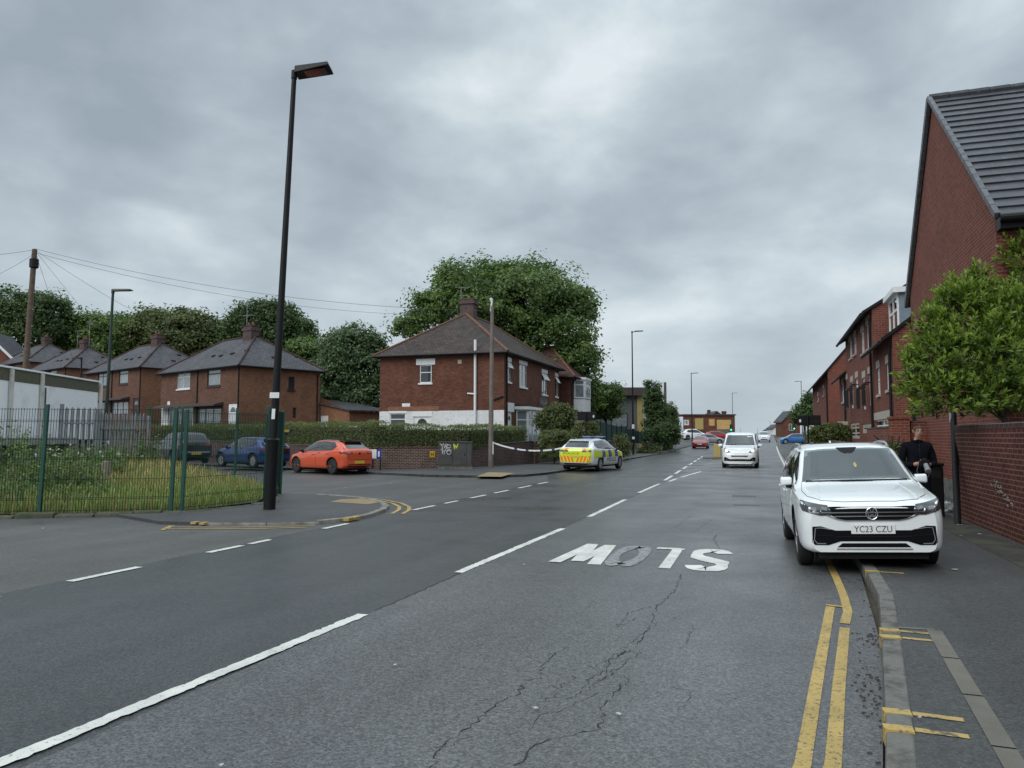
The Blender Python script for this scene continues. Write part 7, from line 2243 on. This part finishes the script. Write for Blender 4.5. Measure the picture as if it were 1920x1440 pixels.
# ---- shared hatchback, estate and van shapes
HATCH = dict(L=4.06, r=.325, axles=(1.27, -1.27), crown=.02,
             top=[(-2.03, .90), (-2.0, .98), (-1.92, 1.04), (-1.52, 1.34), (-1.3, 1.40), (-.4, 1.425), (.15, 1.40), (.35, 1.35), (1.08, .965), (1.22, .925), (1.7, .80), (1.9, .715), (2.0, .66), (2.03, .60)],
             sh=[(-2.03, .86), (-1.9, .97), (-1.4, .96), (0, .90), (1.0, .87), (1.6, .77), (1.9, .67), (2.03, .56)],
             w=[(-2.03, .62), (-1.97, .74), (-1.8, .83), (-1.2, .87), (1.3, .865), (1.6, .84), (1.85, .76), (1.97, .66), (2.03, .55)],
             wt=[(-2.03, .58), (-1.5, .54), (-.4, .585), (.3, .575), (1.08, .72), (1.4, .73), (1.8, .66), (2.03, .5)],
             low=[(-2.03, .36), (-1.8, .23), (1.6, .21), (1.95, .2), (2.03, .24)])
H_DLO = [(1.0, .925), (.33, 1.32), (-.4, 1.365), (-1.1, 1.33), (-1.42, 1.16), (-1.25, 1.0)]
H_PANES = [[(.80, .95), (.34, 1.285), (-.12, 1.325), (-.12, .955)], [(-.19, .96), (-.19, 1.325), (-.95, 1.30), (-1.2, 1.03)]]
H_DOORS = [[(.92, .40), (.92, .86), (-.14, .915), (-.14, .26), (.8, .26)], [(-.18, .26), (-.18, .92), (-1.05, .96), (-1.12, .8), (-.85, .5), (-.85, .26)]]


def hatch(name, label, loc, rz, paint, rim='rim_dark', roof=None, plate_r='plate_yellow', lit=False, group=None, spec=HATCH, sc=1.0, zsc=1.0, gate_open=False, txt_f=None, txt_r=None, cat='car', front=True, rear=True):
    root = thing(name, label, cat, loc, rz, group); root.scale = (sc, sc, sc * zsc)
    c = Car(spec, M[paint], root)
    c.sides(H_DLO, H_PANES, H_DOORS)
    c.panel('windscreen', [(-.66, .975), (.66, .975), (.53, 1.31), (.3, 1.335), (-.3, 1.335), (-.53, 1.31)], 'front', M['car_glass'], .007, .08)
    if roof: c.panel('roof', [(-.50, -1.5), (-.55, -.4), (-.55, .2), (-.3, .30), (.3, .30), (.55, .2), (.55, -.4), (.50, -1.5)], 'top', M[roof], .006, .1)
    if front:
        c.pair('headlight', [(.38, .70), (.62, .735), (.70, .72), (.66, .64), (.42, .63)], 'front', M['lamp_lit'] if lit else M['lamp_clear'], .008)
        c.panel('grille', [(-.36, .655), (.36, .655), (.32, .58), (-.32, .58)], 'front', M['gloss_black'], .007)
        c.panel('lower_intake', [(-.52, .42), (.52, .42), (.48, .29), (-.48, .29)], 'front', M['gloss_black'], .006)
        c.plate(txt_f, 'front', 0, .50, M['plate_white'])
        c.panel('bonnet_gap', [(-.68, 1.12), (-.66, 1.5), (-.5, 1.83), (0, 1.92), (.5, 1.83), (.66, 1.5), (.68, 1.12)], 'top', M['under'], .0012, .15)
        c.panel('bonnet', [(-.665, 1.13), (-.645, 1.5), (-.49, 1.815), (0, 1.905), (.49, 1.815), (.645, 1.5), (.665, 1.13)], 'top', M[paint], .004, .12)
    if rear:
        if not gate_open:
            c.panel('rear_window', [(-.52, 1.07), (.52, 1.07), (.44, 1.30), (-.44, 1.30)], 'rear', M['car_glass'], .006, .08)
            mb = MB(); mb.hexa([(-.50, -1.66, 1.345), (.50, -1.66, 1.345), (.52, -1.3, 1.39), (-.52, -1.3, 1.39)], [(-.48, -1.68, 1.375), (.48, -1.68, 1.375), (.52, -1.3, 1.425), (-.52, -1.3, 1.425)]); mb.build('spoiler', M['gloss_black'] if roof else M[paint], root, bevel=.01)
            c.panel('tailgate_gap', [(-.60, .97), (.60, .97), (.57, .60), (-.57, .60)], 'rear', M['under'], .0015, .1); c.panel('tailgate', [(-.59, .965), (.59, .965), (.56, .612), (-.56, .612)], 'rear', M[paint], .005, .08)
            mb = MB(); y = -c.flat('rear', 0, .86, .1, .1) - .006; mb.lathe([(.05, y), (.05, y - .006)], 16, axis='y', c=(0, 0, .86)); mb.build('badge', M['gloss_black'], root)
            c.plate(txt_r, 'rear', 0, .50, M[plate_r], .50, .11)
        else:
            c.panel('boot_opening', [(-.54, 1.30), (.54, 1.30), (.58, .62), (-.58, .62)], 'rear', M['under'], .004, .08)
            mb = MB()
            mb.hexa([(-.56, -1.5, 1.40), (.56, -1.5, 1.40), (.58, -2.45, 1.72), (-.58, -2.45, 1.72)], [(-.56, -1.5, 1.44), (.56, -1.5, 1.44), (.58, -2.45, 1.77), (-.58, -2.45, 1.77)]); tg = mb.build('tailgate', M[paint], root, bevel=.012)
            mb = MB(); mb.hexa([(-.46, -1.62, 1.43), (.46, -1.62, 1.43), (.46, -2.1, 1.592), (-.46, -2.1, 1.592)], [(-.46, -1.62, 1.485), (.46, -1.62, 1.485), (.46, -2.1, 1.652), (-.46, -2.1, 1.652)]); mb.build('tailgate_window', M['car_glass'], tg)
            mb = MB(); mb.box(-.25, .25, -2.46, -2.44, 1.66, 1.76); mb.build('number_plate', M['plate_yellow'], tg)
            mb = MB()
            for sg in (-1, 1): mb.tube([(sg * .54, -1.62, 1.15), (sg * .54, -1.95, 1.55)], .012, 6)
            mb.build('gas_strut', M['plastic'], tg)
            mb = MB(); mb.box(-.45, .45, -2.02, -1.7, .66, .74); mb.build('boot_floor', M['plastic'], root)
        c.pair('tail_light', [(.36, .93), (.60, .955), (.72, .94), (.70, .83), (.56, .83), (.36, .86)], 'rear', M['lamp_red'] if paint != 'p_orange' else M['lamp_red'], .008)
        c.panel('rear_bumper_insert', [(-.58, .42), (.58, .42), (.52, .30), (-.52, .30)], 'rear', M['plastic'], .006)
        for sg, ax in ((-1, 'left'), (1, 'right')): c.panel('side_tail_light', [(-1.70, .93), (-1.93, .95), (-1.95, .86), (-1.80, .85)], ax, M['lamp_red'], .007)
    c.mirrors(.78, .96, .80, M['gloss_black'] if roof else None, .95)
    c.wheels(rim, 5)
    mb = MB(); mb.box(-.6, .6, -1.75, 1.7, .16, .26); mb.build('underbody', M['under'], root)
    return root, c


dsang = math.atan2(DS.y, DS.x) - math.pi / 2
POSO = P(618, 887, 33.6)
hatch('orange_hatchback', 'bright orange hatchback with a black roof parked at the mouth of the side road', (POSO.x, POSO.y, .02), dsang, 'p_orange', roof='gloss_black')
POSB = P(472, 875, 37.0)
hatch('blue_hatchback', 'dark blue hatchback with its tailgate raised behind the black lamp post', (POSB.x, POSB.y, .14), dsang + .06, 'p_blue', rim='rim_silver', gate_open=True, sc=1.0)
POSD = P(338, 868, 39.5)
OLD = dict(HATCH); OLD['L'] = 4.2
OLD['top'] = [(-2.1, .92), (-2.07, 1.0), (-2.0, 1.1), (-1.72, 1.38), (-1.5, 1.43), (-.4, 1.46), (.2, 1.42), (1.08, .98), (1.22, .95), (1.8, .86), (2.0, .78), (2.1, .66)]
OLD['sh'] = [(-2.1, .88), (-1.9, .95), (0, .92), (1.0, .90), (1.8, .82), (2.1, .62)]
OLD['w'] = [(-2.1, .72), (-2.0, .82), (-1.2, .87), (1.5, .865), (1.9, .80), (2.1, .62)]
OLD['wt'] = [(-2.1, .62), (-1.5, .60), (.3, .60), (1.08, .74), (1.8, .72), (2.1, .6)]
OLD['low'] = [(-2.1, .34), (-1.8, .24), (1.6, .24), (2.1, .26)]
ro, cc = hatch('dark_hatchback', 'dark grey-green older hatchback seen through the palisade end posts', (POSD.x, POSD.y, .22), dsang - .12, 'p_dark', rim='rim_silver', spec=OLD, zsc=1.08)
cc.panel('bumper_strip', [(-.7, .60), (.7, .60), (.68, .52), (-.68, .52)], 'rear', M['p_silver'], .009)
# far cars on the hill
p = P(1314, 836, 88); hatch('red_hatchback', 'red hatchback driving down the hill on the left side of the picture', (p.x, p.y, gz(p.y)), math.pi + .02, 'p_red', rim='rim_silver', group='cars up the hill')
p = P(1330, 832, 108); hatch('silver_hatchback', 'silver hatchback parked side-on behind the red car', (p.x, p.y, gz(p.y)), -1.35, 'p_silver', rim='rim_silver', group='cars up the hill')
p = P(1346, 825, 128); hatch('red_parked_car', 'dark red car parked in front of the boarded building', (p.x, p.y, gz(p.y) + .3), -1.3, 'p_red', group='cars up the hill')
p = P(1302, 822, 122); hatch('white_parked_car', 'pale car at the roadside below the boarded building, left of the silver one', (p.x, p.y, gz(p.y) + .3), -1.2, 'p_white', group='cars up the hill', zsc=1.25)
p = P(1433, 829, 122); hatch('white_distant_car', 'white car coming over the crest in the middle of the road', (p.x, p.y, gz(p.y)), math.pi, 'p_white', group='cars up the hill', sc=1.06, zsc=1.1, lit=False)
p = P(1490, 835, 104); hatch('bright_blue_hatchback', 'bright blue hatchback pulled out nose first at the right kerb on the hill', (p.x, p.y, gz(p.y) + .05), math.pi / 2 + .15, 'p_sky', rim='rim_silver', group='cars up the hill')

# ---- police estate
EST = dict(L=4.62, r=.33, axles=(1.40, -1.34), crown=.02,
           top=[(-2.31, .92), (-2.28, 1.0), (-2.2, 1.06), (-1.85, 1.36), (-1.62, 1.42), (-.5, 1.46), (.15, 1.43), (.35, 1.385), (1.2, .985), (1.35, .95), (2.0, .84), (2.2, .75), (2.31, .62)],
           sh=[(-2.31, .88), (-2.15, 1.0), (-1.4, .97), (0, .92), (1.1, .89), (1.9, .80), (2.2, .70), (2.31, .58)],
           w=[(-2.31, .66), (-2.24, .78), (-2.05, .86), (-1.2, .90), (1.4, .89), (1.8, .86), (2.1, .76), (2.24, .66), (2.31, .55)],
           wt=[(-2.31, .60), (-1.8, .57), (-.4, .60), (.35, .59), (1.2, .74), (1.6, .74), (2.1, .66), (2.31, .5)],
           low=[(-2.31, .38), (-2.0, .25), (1.8, .22), (2.31, .25)])
E_DLO = [(1.1, .945), (.36, 1.35), (-.5, 1.39), (-1.5, 1.345), (-1.82, 1.16), (-1.6, 1.03)]
E_PANES = [[(.88, .97), (.36, 1.315), (-.10, 1.35), (-.10, .975)], [(-.17, .98), (-.17, 1.35), (-.98, 1.345), (-1.1, 1.01)], [(-1.16, 1.02), (-1.05, 1.335), (-1.5, 1.31), (-1.68, 1.13)]]
E_DOORS = [[(1.02, .42), (1.02, .88), (-.12, .935), (-.12, .27), (.9, .27)], [(-.16, .27), (-.16, .935), (-1.1, .975), (-1.2, .8), (-.92, .5), (-.92, .27)]]
pr, pl_ = G(1126, 884.5), None
root = thing('police_car', 'white police estate with yellow and blue checks parked at the left kerb', 'police car', (-7.95, 36.1, .03), R(-8), None, 0, R(.6))
c = Car(EST, M['p_white'], root)
c.sides(E_DLO, E_PANES, E_DOORS)
c.panel('windscreen', [(-.68, .995), (.68, .995), (.54, 1.345), (-.54, 1.345)], 'front', M['car_glass'], .007, .08)
c.panel('rear_window', [(-.57, 1.07), (.57, 1.07), (.50, 1.33), (-.50, 1.33)], 'rear', M['car_glass'], .006, .08)
mb = MB(); mb.hexa([(-.47, -1.93, 1.345), (.47, -1.93, 1.345), (.52, -1.6, 1.41), (-.52, -1.6, 1.41)], [(-.46, -1.95, 1.365), (.46, -1.95, 1.365), (.52, -1.6, 1.438), (-.52, -1.6, 1.438)]); mb.build('spoiler', M['p_white'], root, bevel=.01)
ed = [-2.12, -1.62, -1.22, -.78, -.34, .12, .58, 1.02, 1.5, 1.9]
for ax in ('left', 'right'):
    cols = ['hi_yellow', 'hi_yellow', 'hi_blue', 'hi_yellow', 'hi_blue', 'hi_yellow', 'hi_blue', 'hi_yellow', 'hi_yellow']
    for i, cn in enumerate(cols):
        y0, y1 = ed[i], ed[i + 1]; z1 = .925 if y1 < 1.2 else (.86 if y1 < 1.6 else .80)
        z0 = .62
        c.panel('checker_film', rect(y0, y1, z0, z1), ax, M[cn], .0105, .1)
    c.text('police_lettering', 'POLICE', ax, .1, .50, 1.25, .17, M['ink'], .011)
c.panel('tail_film', [(-.74, 1.03), (.74, 1.03), (.77, .70), (-.77, .70)], 'rear', M['hi_yellow'], .006, .06)
c.panel('lower_tail_film', [(-.77, .695), (.77, .695), (.72, .40), (-.72, .40)], 'rear', M['hi_yellow'], .006, .06)
for sg in (1, -1):
    for k in range(4):
        x0 = .04 + k * .165
        c.panel('tail_chevron', [(sg * x0, .405), (sg * (x0 + .095), .405), (sg * (x0 + .20), .69), (sg * (x0 + .105), .69)], 'rear', M['hi_orange'], .0085, .06)
    c.panel('tail_chevron', [(sg * .50, 1.025), (sg * .30, 1.025), (sg * .42, .955), (sg * .52, .955)], 'rear', M['hi_orange'], .0085)
    c.panel('tail_light', [(sg * .34, .945), (sg * .60, .955), (sg * .75, .95), (sg * .74, .87), (sg * .34, .875)], 'rear', M['lamp_smoke'], .010)
    c.panel('tail_light_lens', [(sg * .38, .925), (sg * .66, .93), (sg * .66, .90), (sg * .38, .90)], 'rear', M['lamp_red'], .013)
c.text('police_lettering', 'POLICE', 'rear', -.2, .80, .78, .075, M['ink'], .0095)
c.plate('', 'rear', 0, .66, M['plate_yellow'], .5, .11)
c.panel('rear_bumper_insert', [(-.60, .40), (.60, .40), (.52, .31), (-.52, .31)], 'rear', M['plastic'], .009)
mb = MB(); mb.box(-.56, .56, -.02, .24, 1.50, 1.575); b_ = mb.build('light_bar', M['bar_blue'], root, bevel=.02); mb = MB(); mb.box(-.5, .5, .0, .2, 1.46, 1.4995); mb.box(-.1, .1, -.025, -.0205, 1.515, 1.56); mb.build('light_bar_base', M['plastic'], root)
c.pair('headlight', [(.40, .72), (.66, .76), (.72, .72), (.66, .65), (.44, .65)], 'front', M['lamp_clear'], .008); c.panel('grille', [(-.4, .70), (.4, .70), (.36, .50), (-.36, .50)], 'front', M['gloss_black'], .007)
c.mirrors(.88, .98, .83, M['gloss_black']); c.wheels('rim_silver', 5)
mb = MB(); mb.box(-.6, .6, -2.0, 2.0, .16, .27); mb.build('underbody', M['under'], root)

# ---- small white van with its lights on
VAN = dict(L=4.38, r=.325, axles=(1.30, -1.42), crown=.03,
           top=[(-2.19, 1.3), (-2.17, 1.68), (-2.05, 1.76), (-.6, 1.80), (.2, 1.78), (.5, 1.72), (.62, 1.66), (1.22, 1.13), (1.36, 1.08), (1.85, .98), (2.05, .88), (2.15, .78), (2.19, .68)],
           sh=[(-2.19, 1.1), (0, 1.10), (1.1, 1.02), (1.6, .96), (1.95, .84), (2.12, .72), (2.19, .62)],
           w=[(-2.19, .84), (-2.1, .88), (1.2, .90), (1.6, .89), (1.85, .85), (2.02, .78), (2.12, .70), (2.19, .60)],
           wt=[(-2.19, .74), (.2, .73), (.6, .72), (1.22, .80), (1.5, .80), (1.9, .74), (2.19, .55)],
           low=[(-2.19, .28), (1.7, .22), (2.1, .2), (2.19, .22)])
p = P(1387, 877, 38.6)
root = thing('white_van', 'small white van coming towards us with its headlights on', 'van', (p.x, p.y + 2.1, .0), math.pi + .0)
c = Car(VAN, M['p_white'], root)
c.open_screen([(-.74, 1.14), (.74, 1.14), (.70, 1.35), (.62, 1.66), (-.62, 1.66), (-.70, 1.35)], M['screen_glass']); c.cabin(1.18, 1.12, .70, 1.74, .38)
c.panel('windscreen_sticker', [(-.36, 1.60), (-.56, 1.60), (-.57, 1.56), (-.36, 1.56)], 'front', M['plate_white'], .010)
c.line('wiper', [(.6, 1.16), (.1, 1.2)], .02, 'front', M['plastic'], .012)
c.sides([(1.12, 1.09), (.62, 1.60), (-.3, 1.64), (-.3, 1.10)], [[(.98, 1.13), (.58, 1.56), (-.24, 1.60), (-.24, 1.14)]], [[(1.02, .42), (1.02, 1.03), (-.28, 1.06), (-.28, .28), (.85, .28)], [(-.34, .28), (-.34, 1.70), (-1.0, 1.70), (-1.0, .28)]])
for sg in (1, -1):
    h = c.panel('headlight', [(sg * x, z) for x, z in [(.45, .83), (.60, .92), (.74, 1.02), (.79, .96), (.76, .82), (.60, .76), (.46, .77)]], 'front', M['lamp_clear'], .009, .05)
    c.panel('headlight_beam', [(sg * (.63 + .075 * math.cos(t)), .865 + .065 * math.sin(t)) for t in np.linspace(0, 6.28, 13)[:-1]], 'front', M['lamp_lit'], .013, .04, h)
    c.panel('headlight_bulb', [(sg * (.63 + .04 * math.cos(t)), .865 + .036 * math.sin(t)) for t in np.linspace(0, 6.28, 11)[:-1]], 'front', M['lamp_lit_core'], .016, .04, h)
    c.panel('fog_lamp_surround', [(sg * x, z) for x, z in [(.50, .47), (.66, .56), (.75, .54), (.74, .36), (.50, .36)]], 'front', M['plastic'], .007)
    c.panel('fog_lamp', [(sg * (.63 + .04 * math.cos(t)), .41 + .04 * math.sin(t)) for t in np.linspace(0, 6.28, 11)[:-1]], 'front', M['lamp_clear'], .011)
c.panel('grille', [(-.42, .64), (.42, .64), (.38, .575), (-.38, .575)], 'front', M['gloss_black'], .007)
c.line('grille_bar', [(-.44, .765), (-.25, .73), (0, .762), (.25, .73), (.44, .765)], .012, 'front', M['galv'], .009)
c.panel('lower_intake', [(-.50, .46), (.50, .46), (.50, .36), (-.50, .36)], 'front', M['plastic'], .007)
c.plate('', 'front', 0, .52, M['plate_white'], .52, .11)
c.panel('bonnet_gap', [(-.72, 1.3), (-.70, 1.7), (-.52, 1.98), (0, 2.06), (.52, 1.98), (.70, 1.7), (.72, 1.3)], 'top', M['under'], .0012, .12); c.panel('bonnet', [(-.70, 1.31), (-.68, 1.7), (-.51, 1.965), (0, 2.045), (.51, 1.965), (.68, 1.7), (.70, 1.31)], 'top', M['p_white'], .005, .1)
c.mirrors(.98, 1.12, .86, sc=1.25); c.wheels('rim_silver', 6)
mb = MB(); mb.tube([(0, .3, 1.8), (0, .12, 2.05)], .006, 5); mb.build('aerial', M['plastic'], root)
mb = MB(); mb.box(-.62, .62, -1.9, 1.85, .15, .27); mb.build('underbody', M['under'], root)
# ------------------------------------------------------------------ the photographer on the right pavement
def skinned(verts, edges, radii, sub=2):
    me = bpy.data.meshes.new('tmp'); me.from_pydata([Vector(v) for v in verts], edges, [])
    o = bpy.data.objects.new('tmp', me); COL.objects.link(o)
    o.modifiers.new('skin', 'SKIN')
    for i, r in enumerate(radii):
        sv = me.skin_vertices[0].data[i]; sv.radius = r if hasattr(r, '__len__') else (r, r)
    me.skin_vertices[0].data[0].use_root = True
    s = o.modifiers.new('sub', 'SUBSURF'); s.levels = sub; s.render_levels = sub
    dg = bpy.context.evaluated_depsgraph_get(); dg.update()
    m2 = bpy.data.meshes.new_from_object(o.evaluated_get(dg)); bpy.data.objects.remove(o)
    vs = [v.co.copy() for v in m2.vertices]; fs = [tuple(p.vertices) for p in m2.polygons]
    bpy.data.meshes.remove(m2)
    return vs, fs


def build_person():
    fp = P(1724, 950, 12.4)
    base = Vector((fp.x, fp.y, .1))
    face = math.atan2(-base.y, -base.x)           # towards the street camera
    root = thing('person', 'young man in a dark jacket looking down at the camera in his hands', 'person', base, face + math.pi / 2 + R(16))
    root.scale = (.97,) * 3
    # local frame: faces -y, his right hand is at -x
    J = {}
    V, E, Rr = [], [], []
    def j(n, p, r, par=None):
        J[n] = len(V); V.append(p); Rr.append(r)
        if par: E.append((J[par], J[n]))
    j('pelvis', (0, .02, .93), (.165, .125))
    j('belly', (0, .0, 1.05), (.160, .125), 'pelvis'); j('chest', (0, .01, 1.24), (.178, .130), 'belly'); j('upchest', (0, .025, 1.37), (.155, .105), 'chest')
    j('neck', (0, .02, 1.455), (.060, .058), 'upchest'); j('neck2', (.008, .006, 1.515), (.047, .050), 'neck')
    j('jaw', (.015, -.040, 1.572), (.056, .066), 'neck2'); j('skull', (.015, -.018, 1.645), (.080, .100), 'jaw'); j('crown', (.015, -.008, 1.70), (.070, .086), 'skull')
    for s, n in ((-1, 'r'), (1, 'l')):
        j('sh' + n, (s * .172, .03, 1.385), (.076, .08), 'upchest')
        j('up' + n, (s * .222, .04, 1.26), (.070, .072), 'sh' + n)
        j('el' + n, (s * .25, .035, 1.09), (.062, .064), 'up' + n)
        j('fo' + n, (s * .175, -.115, 1.07), (.052, .052), 'el' + n)
        j('wr' + n, (s * .085, -.235, 1.095), (.034, .034), 'fo' + n)
        j('pa' + n, (s * .055, -.275, 1.105), (.036, .026), 'wr' + n)
        j('hi' + n, (s * .095, .015, .86), (.105, .115), 'pelvis')
        j('th' + n, (s * .115, .005, .68), (.086, .092), 'hi' + n)
        j('kn' + n, (s * .12, -.01, .48), (.064, .068), 'th' + n)
        j('ca' + n, (s * .125, .02, .32), (.060, .064), 'kn' + n)
        j('an' + n, (s * .13, .025, .10), (.048, .05), 'ca' + n)
        j('fo2' + n, (s * .135, -.03, .045), (.044, .038), 'an' + n)
        j('toe' + n, (s * .15, -.15, .035), (.042, .028), 'fo2' + n)
    vs, fs = skinned(V, E, Rr, 2)
    # push a nose, brow and chin out of the head, hollow the eye sockets
    H = Vector((.015, -.028, 1.63))
    for v in vs:
        if v.z > 1.52 and v.y < H.y:
            dx = v.x - H.x
            def bump(z, wz, wx, amt, x0=0): v.y -= amt * math.exp(-((v.z - z) / wz) ** 2 - ((dx - x0) / wx) ** 2)
            bump(1.622, .022, .014, .026); bump(1.605, .012, .013, .010); bump(1.658, .010, .04, .007); bump(1.568, .014, .02, .012)
            bump(1.64, .009, .014, -.008, .03); bump(1.64, .009, .014, -.008, -.03)
    skin = mat('skin', (.40, .22, .16), .55, var=.08, vscale=9)
    jacket = mat('dark jacket cloth', (.006, .0065, .010), .9, spec=.08, var=.35, vscale=7, bump=.5, bscale=30)
    trousers = mat('dark navy trousers', (.008, .010, .018), .9, spec=.08, var=.3, vscale=6)
    shoes = mat('black shoes', (.01, .01, .01), .5)
    mb = MB(); mb.add(vs, fs)
    mi = []
    for f in mb.f:
        c = sum((vs[i] for i in f), Vector()) / len(f)
        wrist = c.y < -.225 and 1.0 < c.z < 1.2
        mi.append(0 if (c.z > 1.485 or wrist) else 3 if c.z < .085 else 2 if c.z < .90 else 1)
    mb.m = mi
    # five fingers per hand, curled round the camera body
    for s in (-1, 1):
        for k, (off, L) in enumerate(((.030, .078), (.011, .088), (-.008, .084), (-.026, .066))):
            b = Vector((s * .052, -.285, 1.105 + off)); m1 = b + Vector((-s * .012, -.034 * L / .08, .004)); m2 = m1 + Vector((-s * .026, -.012, -.002)); m3 = m2 + Vector((-s * .018, .008, -.002))
            mb.tube([b + Vector((s * .01, .02, 0)), b, m1, m2, m3], [.0095, .0092, .0088, .0080, .006], 7, 0)
        t0 = Vector((s * .058, -.262, 1.135)); mb.tube([t0, t0 + Vector((-s * .016, -.018, .022)), t0 + Vector((-s * .036, -.030, .022))], [.0115, .0105, .008], 7, 0)
    body = mb.build('body', [skin, jacket, trousers, shoes], root, smooth=60)
    # ears, eyes, mouth
    mb = MB()
    for s in (-1, 1): mb.ball((.015 + s * .074, -.010, 1.628), (.010, .020, .030), 8, 8)
    mb.build('ear', skin, root, smooth=60)
    for s in (-1, 1):
        mb = MB(); mb.ball((.015 + s * .030, -.106, 1.639), (.013, .010, .006), 8, 6); mb.build('eye', mat('eye shadowed', (.05, .04, .035), .3), root, smooth=60)
    mb = MB()
    for s in (-1, 1): mb.obox(Vector((.015 + s * .031, -.119, 1.660)), (.018, .004 * s, .001), (0, .004, 0), (0, 0, .0035))
    mb.build('eyebrow', mat('dark brows', (.05, .03, .02), .8), root)
    mb = MB(); mb.obox(Vector((.015, -.117, 1.586)), (.021, 0, 0), (0, .005, 0), (0, 0, .003)); mb.build('mouth', mat('lips', (.22, .09, .07), .5), root)
    # hair: short back and sides, fuller swept top, grown from the scalp itself
    rs = np.random.RandomState(2); mb = MB(); hv = {}; hf = []
    nv = [Vector() for _ in vs]
    for f in fs:
        n = (vs[f[1]] - vs[f[0]]).cross(vs[f[2]] - vs[f[0]]).normalized()
        for i in f: nv[i] += n
    for f in fs:
        c = sum((vs[i] for i in f), Vector()) / len(f)
        q = (c.y - H.y) / .1                     # -1 at the face, +1 at the nape
        if c.z > (1.672 if q < -.45 else 1.640 if q < .0 else 1.62 if q < .5 else 1.575): hf.append(f)
    for f in hf:
        for i in f:
            if i not in hv: hv[i] = len(hv)
    pts = [None] * len(hv)
    for i, k in hv.items():
        v = vs[i]; top = max(0, (v.z - 1.66) / .09)
        pts[k] = v + nv[i].normalized() * (.007 + .016 * top + rs.uniform(0, .006)) + Vector((.006 * top, -.006 * top, .006 * top))
    base_pts = [vs[i] for i, k in sorted(hv.items(), key=lambda t: t[1])]
    mb.add(pts, [tuple(hv[i] for i in f) for f in hf])
    cnt = {}
    for f in hf:
        for i in range(len(f)): cnt[(f[i - 1], f[i])] = 1
    k0 = len(pts); mb.v += [tuple(q) for q in base_pts]
    for (a_, b_) in cnt:
        if (b_, a_) not in cnt: mb.f.append((hv[b_], hv[a_], hv[a_] + k0, hv[b_] + k0)); mb.m.append(0)
    mb.build('hair', mat('brown hair', (.060, .034, .019), .7, var=.4, vscale=60, bump=.6, bscale=120), root, smooth=60)
    # jacket collar, hem and hanging strap
    mb = MB(); ring = [(.070 * math.cos(t), .014 + .066 * math.sin(t), 1.475 + .014 * math.sin(t)) for t in np.linspace(0, 2 * math.pi, 25)]
    mb.tube(ring, .017, 8, cap=False); mb.build('collar', jacket, root, smooth=60)
    mb = MB(); mb.tube([(0, -.118, 1.44), (0, -.128, 1.30), (0, -.128, 1.15), (0, -.126, .95)], .006, 6); mb.build('zip', M['black_metal'], root)
    # the camera in his hands
    M4 = Matrix.Translation(base) @ Matrix.Rotation(face + math.pi / 2 + R(16), 4, 'Z') @ Matrix.Scale(.97, 4)
    cp = M4 @ Vector((0, -.325, 1.115))
    cm = thing('camera_held', 'black camera with a grey lens held at waist height by the young man', 'camera', cp, face + math.pi / 2 + R(16))
    mb = MB(); mb.box(-.070, .070, -.032, .032, -.05, .045); mb.box(-.075, -.045, -.05, -.0325, -.048, .04); mb.build('body', M['plastic'], cm, bevel=.008)
    mb = MB(); mb.hexa([(-.03, -.035, .046), (.03, -.035, .046), (.03, .03, .046), (-.03, .03, .046)], [(-.018, -.025, .078), (.018, -.025, .078), (.018, .02, .078), (-.018, .02, .078)]); mb.build('viewfinder_hump', M['plastic'], cm)
    q = Matrix.Rotation(R(-38), 4, 'X'); pr = [(.034, 0), (.038, .03), (.038, .10), (.043, .11), (.044, .16), (.034, .162)]
    mb = MB(); mb.lathe([(r, -h - .033) for r, h in pr], 18, axis='y', c=(.012, 0, -.004)); mb.v = [tuple(q.inverted() @ Vector(v)) for v in mb.v]
    ln = mb.build('lens', mat('grey lens barrel', (.20, .21, .22), .4, var=.1), cm, smooth=40)
    mb = MB(); mb.tube([(-.07, 0, .02), (-.10, .03, -.12), (-.06, .05, -.27), (.02, .05, -.30), (.085, .03, -.16), (.07, 0, .02)], .007, 6); mb.build('strap', mat('grey woven strap', (.10, .10, .11), .8), cm)
build_person()
